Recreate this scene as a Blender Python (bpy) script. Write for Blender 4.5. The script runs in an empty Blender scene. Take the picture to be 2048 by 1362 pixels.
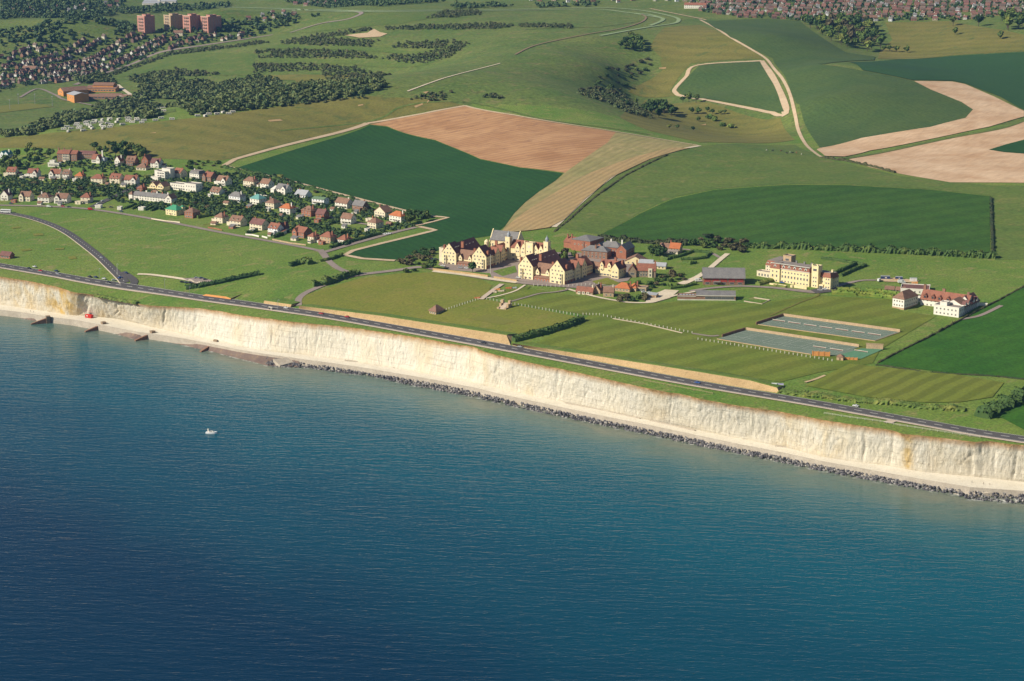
import bpy, bmesh, math, random
import numpy as np
from mathutils import Vector, Matrix, noise
from mathutils.geometry import delaunay_2d_cdt

random.seed(7); RNG = np.random.default_rng(7)
SC = bpy.context.scene
COL = SC.collection
R = math.radians

# ---------------------------------------------------------------- camera
F, CX, CY, CAMZ, PITCH = 4000.0, 1024.0, 681.0, 425.0, R(14.0)
cam = bpy.data.cameras.new('camera'); cam.sensor_width = 36; cam.lens = F / 2048 * 36
cam.clip_start = 5; cam.clip_end = 40000
cam_o = bpy.data.objects.new('camera', cam); COL.objects.link(cam_o)
cam_o.location = (0, 0, CAMZ); cam_o.rotation_euler = (R(90) - PITCH, 0, 0)
SC.camera = cam_o

# ---------------------------------------------------------------- sun, sky, exposure
SUN_EL = R(34); SUN_H = Vector((-0.92, -0.38, 0)).normalized()      # where the sun stands in plan
w = bpy.data.worlds.new('World'); SC.world = w; w.use_nodes = True
nt = w.node_tree; bg = nt.nodes['Background']
sky = nt.nodes.new('ShaderNodeTexSky'); sky.sky_type = 'NISHITA'; sky.sun_disc = False
sky.sun_elevation = SUN_EL; sky.sun_rotation = math.atan2(SUN_H.x, SUN_H.y)
sky.altitude = 50; sky.air_density = 1.0; sky.dust_density = 0.2; sky.ozone_density = 1.0
nt.links.new(sky.outputs[0], bg.inputs[0]); bg.inputs[1].default_value = 0.062
sl = bpy.data.lights.new('sun', 'SUN'); sl.energy = 5.0; sl.angle = R(0.5); sl.color = (1, 0.91, 0.76)
so = bpy.data.objects.new('sun', sl); COL.objects.link(so)
sd = Vector((SUN_H.x * math.cos(SUN_EL), SUN_H.y * math.cos(SUN_EL), math.sin(SUN_EL)))
so.rotation_euler = sd.to_track_quat('Z', 'Y').to_euler()
so.location = (-300, 0, 900)
SC.view_settings.view_transform = 'Standard'; SC.view_settings.look = 'None'
SC.view_settings.exposure = 0.45; SC.view_settings.gamma = 1.0
SC.cycles.max_bounces = 4; SC.cycles.diffuse_bounces = 2; SC.cycles.glossy_bounces = 2
SC.cycles.volume_bounces = 0; SC.cycles.transparent_max_bounces = 4

# ---------------------------------------------------------------- pixel <-> world
FWD = np.array([0, math.cos(PITCH), -math.sin(PITCH)]); UP = np.array([0, math.sin(PITCH), math.cos(PITCH)])
CAMP = np.array([0, 0, CAMZ])
def rays(p):
    p = np.atleast_2d(np.array(p, float))
    return np.outer((p[:, 0] - CX) / F, [1, 0, 0]) + np.outer((CY - p[:, 1]) / F, UP) + FWD
def onz(p, z):
    d = rays(p); t = (np.asarray(z, float) - CAMZ) / d[:, 2]
    return CAMP + d * t[:, None]
def proj(P):
    P = np.atleast_2d(P) - CAMP; dz = P @ FWD
    return np.stack([CX + F * P[:, 0] / dz, CY - F * (P @ UP) / dz], 1)

CTRL = """-700,440,33 -400,492,33 0,554,34 88,568,33 154,586,30 235,600,27 300,611,29 405,617,31 520,635,32 700,655,33 850,677,33 970,702,33 1134,740,33
1300,775,33 1475,811,33 1650,840,33 1800,866,33 1950,884,33 2048,890,33 2500,960,33 2900,1020,33
-300,480,37 0,531,37 240,568,36 600,622,36 1000,692,36 1400,767,36 1700,818,36 2048,876,37 2500,950,37
880,530,50 1060,548,49 1300,560,50 1450,568,50 1600,575,50 1850,622,48 2000,560,53
750,570,44 1000,640,41 1300,640,44 1600,690,43 1800,760,40 1950,700,44 1250,690,40
100,460,43 350,500,45 550,545,46 50,400,48 250,405,50 450,400,54 650,450,53 850,440,57 50,320,57 250,330,60 400,340,60
480,330,62 740,250,80 1120,345,74 900,350,66 900,440,59 1000,460,57 940,215,92 1220,265,86 1050,290,82
1390,292,80 1100,455,60 1200,380,68 100,272,76 400,240,88 730,192,101 860,195,99 600,205,96
0,260,52 160,240,48 250,235,49 420,213,52 500,190,56 650,168,64 800,150,78 180,190,50 40,215,47
350,130,66 600,125,77 450,100,77 700,95,92 800,60,107 900,110,98 30,150,57 200,110,66 350,75,72 500,65,87 290,65,70 420,60,74
100,60,96 200,40,106 0,100,76 0,50,100 400,20,117 720,25,121 1000,18,123 1250,25,123 1400,40,119
0,5,108 1000,-15,126 2000,-20,148 1000,120,109 1100,100,111 1200,80,113 1300,60,116 1050,170,105 1140,190,98
1180,160,90 1250,190,68 1220,140,95 1300,150,82 1350,110,99 1300,215,64 1450,230,66 1550,260,64 1400,200,73
1400,140,91 1530,125,97 1460,180,78 1570,230,73 1540,70,119 1640,130,107 1600,200,90 1800,180,98 1700,280,72
1760,110,94 1800,80,102 1950,70,113 2000,130,99 1900,140,96 2040,180,92 1500,20,128 1800,20,132 2040,20,136
1940,212,89 1650,300,68 2048,230,85 1850,350,71 2048,360,75 1250,450,59 1400,390,68 1600,370,72 1980,400,69 1980,510,55
1500,480,57 1700,500,57 1700,440,63 1550,300,75 1400,340,73 1300,400,67 2040,650,48 1900,690,45 2048,580,54
-500,300,58 -500,100,72 2600,700,48 2600,300,80 2600,60,130"""
_c = np.array([[float(v) for v in t.split(',')] for t in CTRL.split()])
_k = np.clip((330 - _c[:, 1]) / 60, 0, 1) * np.clip(_c[:, 1] / 60, 0, 1) * .3; _c[:, 2] += _k * (_c[:, 2] - 84)
_w = onz(_c[:, :2], _c[:, 2])
_far = np.array([[0, 8000, 118], [-3500, 8000, 105], [3500, 8000, 150], [0, 15000, 60], [-6000, 15000, 60], [6000, 15000, 60], [-6000, 5000, 90], [6000, 5000, 120],
                 [-3000, 2500, 60], [3000, 1500, 60], [0, 5500, 128], [-1500, 5500, 108], [1500, 5500, 150]], float)
_w = np.vstack([_w, _far])
_xy = _w[:, :2] / 1000.0
def _phi(d2): return 0.5 * d2 * np.log(d2 + 1e-12)
_n = len(_xy)
_d2 = ((_xy[:, None] - _xy[None]) ** 2).sum(-1)
_A = np.zeros((_n + 3, _n + 3)); _A[:_n, :_n] = _phi(_d2) + np.eye(_n) * 8e-4
_A[:_n, _n] = 1; _A[:_n, _n + 1:] = _xy; _A[_n, :_n] = 1; _A[_n + 1:, :_n] = _xy.T
_sol = np.linalg.solve(_A, np.concatenate([_w[:, 2], [0, 0, 0]]))
def H(x, y):
    x = np.asarray(x, float) / 1000; y = np.asarray(y, float) / 1000
    sh = x.shape; x = x.ravel(); y = y.ravel(); out = np.empty_like(x)
    for a in range(0, len(x), 40000):
        X, Y = x[a:a + 40000], y[a:a + 40000]
        d2 = (X[:, None] - _xy[None, :, 0]) ** 2 + (Y[:, None] - _xy[None, :, 1]) ** 2
        out[a:a + 40000] = _phi(d2) @ _sol[:_n] + _sol[_n] + _sol[_n + 1] * X + _sol[_n + 2] * Y
    return out.reshape(sh)
def H1(x, y): return float(H(np.array([x]), np.array([y]))[0])
_T = np.geomspace(1150, 9000, 260)
def at(p, dz=0.0):
    """points where the pixels' rays first meet the ground (raised by dz)"""
    d = rays(p); n = len(d)
    P = CAMP + d[:, None, :] * _T[None, :, None]
    below = P[..., 2] < H(P[..., 0], P[..., 1]) + dz
    k = np.where(below.any(1), below.argmax(1), len(_T) - 1)
    lo = _T[np.maximum(k - 1, 0)]; hi = _T[k]
    for _ in range(22):
        m = (lo + hi) / 2; Q = CAMP + d * m[:, None]
        b = Q[:, 2] < H(Q[:, 0], Q[:, 1]) + dz
        hi = np.where(b, m, hi); lo = np.where(b, lo, m)
    return CAMP + d * hi[:, None]
def at1(px, py): return at([(px, py)])[0]
def P_(s):
    return [tuple(float(v) for v in t.split(',')) for t in s.split()]

# ---------------------------------------------------------------- objects
def tag(o, label=None, cat=None, group=None, kind=None):
    if label: o['label'] = label
    if cat: o['category'] = cat
    if group: o['group'] = group
    if kind: o['kind'] = kind
    return o
def mesh_obj(name, me, parent=None):
    o = bpy.data.objects.new(name, me); COL.objects.link(o)
    if parent: o.parent = parent
    return o
def empty(name, loc, rz=0.0):
    o = bpy.data.objects.new(name, None); COL.objects.link(o)
    o.location = loc; o.rotation_euler = (0, 0, rz); o.empty_display_size = 1
    return o
KIDS = {}
def kids(o):
    return KIDS.get(o.name, [])
def child(o, parent):
    o.parent = parent; KIDS.setdefault(parent.name, []).append(o); return o
def copy_tree(o, loc=None, rz=None, sc=None):
    c = o.copy(); COL.objects.link(c)
    if loc is not None: c.location = loc
    if rz is not None: c.rotation_euler = (0, 0, rz)
    if sc is not None: c.scale = sc if hasattr(sc, '__len__') else (sc, sc, sc)
    for k in kids(o):
        d = k.copy(); COL.objects.link(d); child(d, c)
        for g in kids(k):
            e = g.copy(); COL.objects.link(e); child(e, d)
    return c
class MB:
    def __init__(s): s.v = []; s.f = []; s.m = []
    def add(s, vs, fs, m=0):
        o = len(s.v); s.v += [tuple(v) for v in vs]; s.f += [tuple(i + o for i in f) for f in fs]; s.m += [m] * len(fs); return s
    def box(s, x0, x1, y0, y1, z0, z1, m=0):
        return s.add([(x0, y0, z0), (x1, y0, z0), (x1, y1, z0), (x0, y1, z0), (x0, y0, z1), (x1, y0, z1), (x1, y1, z1), (x0, y1, z1)],
                     [(3, 2, 1, 0), (4, 5, 6, 7), (0, 1, 5, 4), (1, 2, 6, 5), (2, 3, 7, 6), (3, 0, 4, 7)], m)
    def taper(s, x, y, z0, z1, r0, r1, n=6, m=0, x1=None, y1=None):
        x1 = x if x1 is None else x1; y1 = y if y1 is None else y1
        a = [(math.cos(6.2832 * i / n), math.sin(6.2832 * i / n)) for i in range(n)]
        vs = [(x + r0 * c, y + r0 * q, z0) for c, q in a] + [(x1 + r1 * c, y1 + r1 * q, z1) for c, q in a]
        fs = [(i, (i + 1) % n, n + (i + 1) % n, n + i) for i in range(n)] + [tuple(range(n - 1, -1, -1)), tuple(range(n, 2 * n))]
        return s.add(vs, fs, m)
    def gable(s, x0, x1, y0, y1, z, rise, ax='x', ov=0.5, th=0.3, m=0):
        """pitched roof shell with thickness, ridge along ax"""
        if ax == 'x':
            ym = (y0 + y1) / 2; dz = rise * ov / ((y1 - y0) / 2)
            A = [(y0 - ov, z - dz), (ym, z + rise), (y1 + ov, z - dz)]
            vs = []
            for x in (x0 - ov * .6, x1 + ov * .6):
                vs += [(x, a, b) for a, b in A] + [(x, a, b - th * 1.3) for a, b in A]
        else:
            xm = (x0 + x1) / 2; dz = rise * ov / ((x1 - x0) / 2)
            A = [(x1 + ov, z - dz), (xm, z + rise), (x0 - ov, z - dz)]
            vs = []
            for y in (y0 - ov * .6, y1 + ov * .6):
                vs += [(a, y, b) for a, b in A] + [(a, y, b - th * 1.3) for a, b in A]
        fs = [(0, 6, 7, 1), (1, 7, 8, 2), (3, 4, 10, 9), (4, 5, 11, 10), (0, 1, 4, 3), (1, 2, 5, 4), (6, 9, 10, 7), (7, 10, 11, 8), (0, 3, 9, 6), (2, 8, 11, 5)]
        return s.add(vs, fs, m)
    def gwall(s, x0, x1, y0, y1, z0, z1, rise, ax='x', m=0):
        """walls with gable ends"""
        s.box(x0, x1, y0, y1, z0, z1, m)
        if ax == 'x':
            ym = (y0 + y1) / 2
            for x, q in ((x0, .02), (x1, -.02)):
                s.add([(x + q, y0 + .1, z1), (x + q, y1 - .1, z1), (x + q, ym, z1 + rise - .35), (x + q * 15, y0 + .1, z1), (x + q * 15, y1 - .1, z1), (x + q * 15, ym, z1 + rise - .35)],
                      [(0, 1, 2), (3, 5, 4), (0, 2, 5, 3), (1, 4, 5, 2)], m)
        else:
            xm = (x0 + x1) / 2
            for y, q in ((y0, .02), (y1, -.02)):
                s.add([(x0 + .1, y + q, z1), (x1 - .1, y + q, z1), (xm, y + q, z1 + rise - .35), (x0 + .1, y + q * 15, z1), (x1 - .1, y + q * 15, z1), (xm, y + q * 15, z1 + rise - .35)],
                      [(0, 1, 2), (3, 5, 4), (0, 2, 5, 3), (1, 4, 5, 2)], m)
        return s
    def hip(s, x0, x1, y0, y1, z, rise, ov=0.6, m=0, flat=None):
        x0 -= ov; x1 += ov; y0 -= ov; y1 += ov; zb = z - .25
        W, D = x1 - x0, y1 - y0
        q = min(W, D) / 2 if flat is None else flat
        a, b, c, d = x0 + q, x1 - q, y0 + q, y1 - q
        if a > b: a = b = (x0 + x1) / 2
        if c > d: c = d = (y0 + y1) / 2
        e = .001
        vs = [(x0, y0, zb), (x1, y0, zb), (x1, y1, zb), (x0, y1, zb), (x0, y0, z), (x1, y0, z), (x1, y1, z), (x0, y1, z),
              (a, c, z + rise), (b + e, c, z + rise), (b + e, d + e, z + rise), (a, d + e, z + rise)]
        return s.add(vs, [(3, 2, 1, 0), (0, 1, 5, 4), (1, 2, 6, 5), (2, 3, 7, 6), (3, 0, 4, 7), (4, 5, 9, 8), (5, 6, 10, 9), (6, 7, 11, 10), (7, 4, 8, 11), (8, 9, 10, 11)], m)
    def mesh(s, name, mats, smooth=False):
        me = bpy.data.meshes.new(name); me.from_pydata(s.v, [], s.f)
        for m in (mats if isinstance(mats, (list, tuple)) else [mats]): me.materials.append(m)
        me.polygons.foreach_set('material_index', s.m)
        if smooth: me.polygons.foreach_set('use_smooth', [True] * len(s.f))
        me.update(); return me
    def build(s, name, mats, parent=None, smooth=False):
        o = mesh_obj(name, s.mesh(name, mats, smooth))
        if parent: child(o, parent)
        return o
def np_mesh(name, V, Fc, mats, smooth=True):
    """V (n,3), Fc (m,4) quads or (m,3)"""
    V = np.asarray(V, np.float32); Fc = np.asarray(Fc, np.int32); k = Fc.shape[1]
    me = bpy.data.meshes.new(name)
    me.vertices.add(len(V)); me.vertices.foreach_set('co', V.ravel())
    me.loops.add(Fc.size); me.loops.foreach_set('vertex_index', Fc.ravel())
    me.polygons.add(len(Fc)); me.polygons.foreach_set('loop_start', np.arange(0, Fc.size, k, dtype=np.int32))
    me.polygons.foreach_set('loop_total', np.full(len(Fc), k, np.int32))
    me.polygons.foreach_set('use_smooth', np.full(len(Fc), smooth))
    for m in (mats if isinstance(mats, (list, tuple)) else [mats]): me.materials.append(m)
    me.update(calc_edges=True); me.validate(); return me

# ---------------------------------------------------------------- materials
def srgb(r, g, b):
    f = lambda c: c / 12.92 if c <= .04045 else ((c + .055) / 1.055) ** 2.4
    return (f(r / 255), f(g / 255), f(b / 255), 1)
class NT:
    def __init__(s, name):
        s.m = bpy.data.materials.new(name); s.m.use_nodes = True; s.t = s.m.node_tree
        s.b = s.t.nodes['Principled BSDF']; s.b.inputs['Specular IOR Level'].default_value = 0.2
        s.b.inputs['Roughness'].default_value = 0.9
    def n(s, ty, **kw):
        n = s.t.nodes.new(ty)
        for k, v in kw.items(): setattr(n, k, v)
        return n
    def l(s, a, b): s.t.links.new(a, b)
    def pos(s, scale=(1, 1, 1), rot=0.0, obj=False):
        g = s.n('ShaderNodeTexCoord').outputs['Object'] if obj else s.n('ShaderNodeNewGeometry').outputs['Position']
        mp = s.n('ShaderNodeMapping', vector_type='TEXTURE'); mp.inputs['Rotation'].default_value = (0, 0, rot)
        mp.inputs['Scale'].default_value = tuple(1 / c for c in scale); s.l(g, mp.inputs[0]); return mp.outputs[0]
    def noise(s, vec, scale=1.0, detail=3, rough=.55, dist=0.0):
        n = s.n('ShaderNodeTexNoise'); n.inputs['Scale'].default_value = scale; n.inputs['Detail'].default_value = detail
        n.inputs['Roughness'].default_value = rough; n.inputs['Distortion'].default_value = dist; s.l(vec, n.inputs['Vector']); return n.outputs[0]
    def ramp(s, fac, stops, interp='LINEAR'):
        r = s.n('ShaderNodeValToRGB'); r.color_ramp.interpolation = interp
        e = r.color_ramp.elements
        while len(e) < len(stops): e.new(0.5)
        for i, (p, c) in enumerate(stops):
            e[i].position = p; e[i].color = c if hasattr(c, '__len__') else (c, c, c, 1)
        s.l(fac, r.inputs[0]); return r.outputs[0]
    def mix(s, fac, a, b, mode='MIX'):
        m = s.n('ShaderNodeMix', data_type='RGBA', blend_type=mode)
        for sock, v in ((m.inputs[0], fac), (m.inputs[6], a), (m.inputs[7], b)):
            if hasattr(v, 'is_linked') or hasattr(v, 'links'): s.l(v, sock)
            else: sock.default_value = v
        return m.outputs[2]
    def math(s, op, a, b=None):
        m = s.n('ShaderNodeMath', operation=op)
        for i, v in enumerate((a, b)):
            if v is None: continue
            if hasattr(v, 'links'): s.l(v, m.inputs[i])
            else: m.inputs[i].default_value = v
        return m.outputs[0]
    def col(s, c): s.l(c, s.b.inputs['Base Color'])
    def bump(s, h, strength=.5, dist=.3):
        b = s.n('ShaderNodeBump'); b.inputs['Strength'].default_value = strength; b.inputs['Distance'].default_value = dist
        s.l(h, b.inputs['Height']); s.l(b.outputs[0], s.b.inputs['Normal'])
def land(name, a, b, big=60, fine=3.0, amt=.35, stripe=None, third=None, bump=.0, rough=.95, fa=(1, 1)):
    """ground: two colours in large patches, fine grain, optional stripes (angle, period, strength)"""
    t = NT(name); p = t.pos()
    n1 = t.noise(p, 1 / big, 4, .6, .4)
    c = t.ramp(n1, [(.3, a), (.7, b)])
    if third:
        n3 = t.noise(t.pos((1, 1.6, 1), .5), 1 / (big * .33), 5, .65, .8)
        c = t.mix(t.ramp(n3, [(.54, 0.), (.70, 1.)]), c, third)
    if stripe:
        ang, per, st = stripe
        q = t.pos((1, 1, 1), ang); x = t.n('ShaderNodeSeparateXYZ'); t.l(q, x.inputs[0])
        wob = t.math('MULTIPLY', t.noise(p, .03, 2), per * .5)
        sn = t.math('SINE', t.math('MULTIPLY', t.math('ADD', x.outputs[0], wob), 6.2832 / per))
        sn = t.math('MULTIPLY_ADD', sn, 1.8 * 0 + .5); sn.node.inputs[2].default_value = .5
        c = t.mix(t.ramp(sn, [(.3, 0.), (.7, 1.)]), t.mix(1.0, c, (1 - st, 1 - st, 1 - st, 1), 'MULTIPLY'), c)
    n2 = t.noise(t.pos((fa[0], fa[1], 1), stripe[0] if stripe else .4), 1 / fine, 4, .65)
    g = t.ramp(n2, [(.25, 1 - amt), (.75, 1 + amt)])
    c = t.mix(1.0, c, g, 'MULTIPLY')
    t.col(c); t.b.inputs['Roughness'].default_value = rough
    if bump: t.bump(n2, bump, fine * .4)
    return t.m
def surf(name, a, b=None, scale=1.5, amt=.15, rough=.85, spec=.25, metal=0, tile=None, obj=False):
    """building surface: colour with blotches and grain; tile = (period, strength) horizontal courses"""
    t = NT(name); b = b or tuple(c * .8 for c in a[:3]) + (1,)
    if min(a[:3]) > .34: a, b = [tuple(c * .83 for c in q[:3]) + (1,) for q in (a, b)]
    p = t.pos(obj=obj); n1 = t.noise(p, .35 / scale, 3, .6)
    c = t.ramp(n1, [(.3, a), (.72, b)])
    n2 = t.noise(t.pos((1, 1, .5), obj=obj), 1.5 / scale, 4, .6)
    c = t.mix(1.0, c, t.ramp(n2, [(.25, 1 - amt), (.75, 1 + amt)]), 'MULTIPLY')
    if tile:
        x = t.n('ShaderNodeSeparateXYZ'); t.l(t.pos(obj=obj), x.inputs[0])
        sn = t.math('SINE', t.math('MULTIPLY', x.outputs[2], 6.2832 / tile[0]))
        c = t.mix(1.0, c, t.ramp(sn, [(.0, 1 - tile[1]), (.8, 1.)]), 'MULTIPLY')
    t.col(c); t.b.inputs['Roughness'].default_value = rough; t.b.inputs['Specular IOR Level'].default_value = spec
    t.b.inputs['Metallic'].default_value = metal
    return t.m
def foliage(name, a, b, c=None, lo=.6, hi=1.35):
    t = NT(name); oi = t.n('ShaderNodeObjectInfo').outputs['Random']; g = t.n('ShaderNodeNewGeometry')
    n1 = t.noise(t.pos(), .12, 3, .6)
    f = t.math('MULTIPLY_ADD', oi, .5); f.node.inputs[2].default_value = 0; t.l(n1, f.node.inputs[2])
    col = t.ramp(f, [(.35, a), (.85, b)] + ([(1.0, c)] if c else []))
    r = t.ramp(g.outputs['Random Per Island'], [(0, lo), (1, hi)])
    t.col(t.mix(1.0, col, r, 'MULTIPLY')); t.b.inputs['Roughness'].default_value = .8
    t.b.inputs['Specular IOR Level'].default_value = .15
    return t.m
L = lambda r, g, b: (r, g, b, 1)
M = {}
#@@LANDMATS
M['grass'] = land('meadow_grass', L(.082, .160, .022), L(.146, .190, .036), 55, 1.8, .48, None, L(.20, .19, .065), .5)
M['golf'] = land('downland_turf', L(.130, .132, .028), L(.175, .155, .040), 80, 3, .25, (1.1, 34, .10), L(.090, .115, .028))
M['down'] = land('rough_down_grass', L(.072, .122, .024), L(.126, .156, .037), 70, 5, .45, None, L(.165, .145, .055))
M['lawn'] = land('playing_field_grass', L(.132, .156, .022), L(.174, .172, .030), 40, 2.2, .28, None, L(.190, .165, .045))
M['stripe'] = land('mown_striped_lawn', L(.108, .156, .020), L(.152, .172, .028), 45, 2.2, .25, (-1.0, 24, .18))
M['stripe2'] = land('mown_striped_turf', L(.130, .165, .022), L(.155, .172, .028), 50, 2.2, .2, (-.72, 14, .24))
M['race'] = land('racecourse_turf', L(.20, .27, .13), L(.25, .31, .16), 40, 3, .15)
M['square'] = land('cricket_square_grass', L(.155, .155, .032), L(.14, .15, .03), 20, 1.5, .12)
M['wheat'] = land('dark_green_wheat', L(.013, .058, .011), L(.021, .073, .013), 60, 3, .32, (.5, 9, .12), None, .2)
M['crop'] = land('green_crop', L(.028, .080, .010), L(.046, .102, .014), 45, 3, .32, (-1.1, 26, .14), None, .2)
M['crop2'] = land('bright_green_crop', L(.024, .090, .007), L(.042, .116, .010), 40, 2.5, .38, (-.9, 18, .10), None, .3)
M['hillcrop'] = land('hill_crop', L(.048, .088, .024), L(.068, .104, .028), 60, 4, .3, (.3, 7, .07))
M['farcrop'] = land('far_dark_crop', L(.022, .066, .020), L(.028, .076, .022), 90, 5, .18, (1.2, 8, .06))
M['pasture'] = land('down_pasture', L(.068, .120, .023), L(.112, .148, .031), 60, 4, .34, None, L(.145, .150, .045))
M['plough'] = land('ploughed_chalk_soil', L(.32, .165, .075), L(.46, .27, .135), 60, 4, .2, (-1.12, 11, .14), L(.28, .150, .078), .2, fa=(1, .12))
M['plough2'] = land('pale_ploughed_soil', L(.42, .265, .15), L(.58, .42, .275), 50, 4, .16, (1.0, 9, .08), None, .2, fa=(.15, 1))
M['stubble'] = land('pale_stubble', L(.30, .245, .105), L(.225, .215, .082), 60, 3, .18, (-.45, 10, .12), L(.36, .28, .135), fa=(1, .15))
M['margin'] = land('bare_field_margin', L(.42, .31, .20), L(.50, .39, .26), 15, 2, .15)
M['chalkpath'] = land('chalk_track', L(.50, .42, .30), L(.62, .53, .40), 20, 2, .15)
M['asphalt'] = land('asphalt', L(.070, .066, .066), L(.088, .082, .080), 25, 1.5, .12)
M['drive'] = land('drive_tarmac', L(.21, .17, .15), L(.27, .22, .19), 20, 1.5, .14)
M['pave'] = land('pale_paving', L(.42, .34, .26), L(.50, .41, .32), 10, 1.5, .12)
M['court'] = land('court_tarmac', L(.125, .165, .125), L(.150, .190, .145), 20, 2, .15)
M['courtg'] = land('green_court', L(.08, .19, .11), L(.10, .21, .12), 20, 2, .15)
M['shingle'] = land('shingle', L(.13, .092, .080), L(.20, .15, .12), 12, .8, .3, None, L(.25, .17, .10))
M['sand'] = land('wet_sand', L(.34, .22, .10), L(.40, .28, .15), 8, 1, .2)
M['concrete'] = land('weathered_concrete', L(.56, .515, .42), L(.63, .585, .49), 9, 1.0, .18, None, L(.47, .42, .33))
M['seawall'] = land('sea_wall_concrete', L(.34, .295, .235), L(.43, .38, .31), 6, .9, .25)
M['mark'] = surf('road_paint', L(.75, .74, .70), None, 1, .08)
M['clay'] = land('bare_clay_scar', L(.42, .30, .17), L(.50, .38, .25), 12, 2, .2)
M['green1'] = foliage('leaves_dark', L(.028, .062, .021), L(.062, .104, .027), L(.105, .138, .034))
M['green2'] = foliage('leaves_mid', L(.046, .094, .024), L(.108, .156, .034), L(.17, .185, .045))
M['clip'] = foliage('clipped_leaves', L(.07, .13, .02), L(.12, .18, .03), L(.18, .21, .04))
M['green3'] = foliage('leaves_brownish', L(.055, .060, .028), L(.11, .095, .045))
M['gorse'] = foliage('gorse_scrub', L(.028, .050, .022), L(.070, .070, .030))
M['bark'] = surf('bark', L(.10, .075, .05), L(.06, .05, .035), .5, .25)

# ---------------------------------------------------------------- sheets draped on the ground
def resample(P, step):
    out = [P[0]]
    for a, b in zip(P[:-1], P[1:]):
        d = np.linalg.norm(b[:2] - a[:2]); n = max(1, int(d / step))
        for i in range(1, n + 1): out.append(a + (b - a) * i / n)
    return np.array(out)
def smooth_px(p, n=6):
    """Catmull-Rom through the pixels"""
    p = [np.array(q, float) for q in p]
    if len(p) < 3: return p
    e = [2 * p[0] - p[1]] + p + [2 * p[-1] - p[-2]]; out = []
    for i in range(1, len(e) - 2):
        for k in range(n):
            t = k / n
            out.append(.5 * (2 * e[i] + (e[i + 1] - e[i - 1]) * t + (2 * e[i - 1] - 5 * e[i] + 4 * e[i + 1] - e[i + 2]) * t * t + (3 * e[i] - e[i - 1] - 3 * e[i + 1] + e[i + 2]) * t ** 3))
    return out + [p[-1]]
def sheet(name, poly, m, off=.25, step=None, label=None, cat='ground', kind='structure'):
    P = at(P_(poly) if isinstance(poly, str) else poly)
    dist = P[:, 1].mean(); step = step or min(dist / 190, 13)
    ring = resample(np.vstack([P, P[:1]]), step)[:-1]
    nr = len(ring)
    lo, hi = ring[:, :2].min(0), ring[:, :2].max(0)
    gx, gy = np.meshgrid(np.arange(lo[0], hi[0], step), np.arange(lo[1], hi[1], step))
    G = np.stack([gx.ravel(), gy.ravel()], 1); G += RNG.uniform(-.2, .2, G.shape) * step
    ins = np.zeros(len(G), bool); j = nr - 1
    for i in range(nr):
        xi, yi = ring[i, :2]; xj, yj = ring[j, :2]
        c = (yi > G[:, 1]) != (yj > G[:, 1])
        ins ^= c & (G[:, 0] < (xj - xi) * (G[:, 1] - yi) / (yj - yi + 1e-12) + xi); j = i
    G = G[ins]
    pts = [Vector((float(a), float(b))) for a, b in np.vstack([ring[:, :2], G])]
    v, e, f, *_ = delaunay_2d_cdt(pts, [(i, (i + 1) % nr) for i in range(nr)], [], 0, 1e-3)
    # keep triangles inside the ring
    V = np.array([(q.x, q.y) for q in v]); T = np.array([t for t in f if len(t) == 3])
    C = V[T].mean(1); ins = np.zeros(len(C), bool); j = nr - 1
    for i in range(nr):
        xi, yi = ring[i, :2]; xj, yj = ring[j, :2]
        c = (yi > C[:, 1]) != (yj > C[:, 1])
        ins ^= c & (C[:, 0] < (xj - xi) * (C[:, 1] - yi) / (yj - yi + 1e-12) + xi); j = i
    T = T[ins]; z = H(V[:, 0], V[:, 1]) + off
    A = V[T]; cr = (A[:, 1, 0] - A[:, 0, 0]) * (A[:, 2, 1] - A[:, 0, 1]) - (A[:, 1, 1] - A[:, 0, 1]) * (A[:, 2, 0] - A[:, 0, 0])
    T[cr < 0] = T[cr < 0][:, ::-1]; T = T[np.abs(cr) > .02 * step * step * .5]
    o = mesh_obj(name, np_mesh(name, np.column_stack([V, z]), T, m))
    return tag(o, label, cat, None, kind)
def ribbon_pts(P, width, off, side=0.0):
    d = np.gradient(P[:, :2], axis=0); d /= np.linalg.norm(d, axis=1)[:, None] + 1e-9
    nrm = np.stack([-d[:, 1], d[:, 0]], 1)
    wd = np.asarray(width, float)
    wd = np.full(len(P), wd) if wd.ndim == 0 else np.interp(np.linspace(0, 1, len(P)), np.linspace(0, 1, len(wd)), wd)
    rows = []
    for k in (-.5, 0, .5):
        q = P[:, :2] + nrm * (side + k * wd)[:, None]
        rows.append(np.column_stack([q, H(q[:, 0], q[:, 1]) + off]))
    return rows
def ribbon(name, px, width, m, off=.45, side=0.0, step=8, label=None, cat='road', kind='structure', smooth=True, ctr=None):
    P = ctr if ctr is not None else resample(at(smooth_px(P_(px)) if smooth else P_(px)), step)
    rows = ribbon_pts(P, width, off, side); n = len(P)
    V = np.vstack(rows); Fc = []
    for r in range(2):
        a = np.arange(n - 1) + r * n
        Fc.append(np.stack([a, a + n, a + n + 1, a + 1], 1)[:, ::-1])
    o = mesh_obj(name, np_mesh(name, V, np.vstack(Fc), m)); tag(o, label, cat, None, kind)
    return o, P
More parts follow.
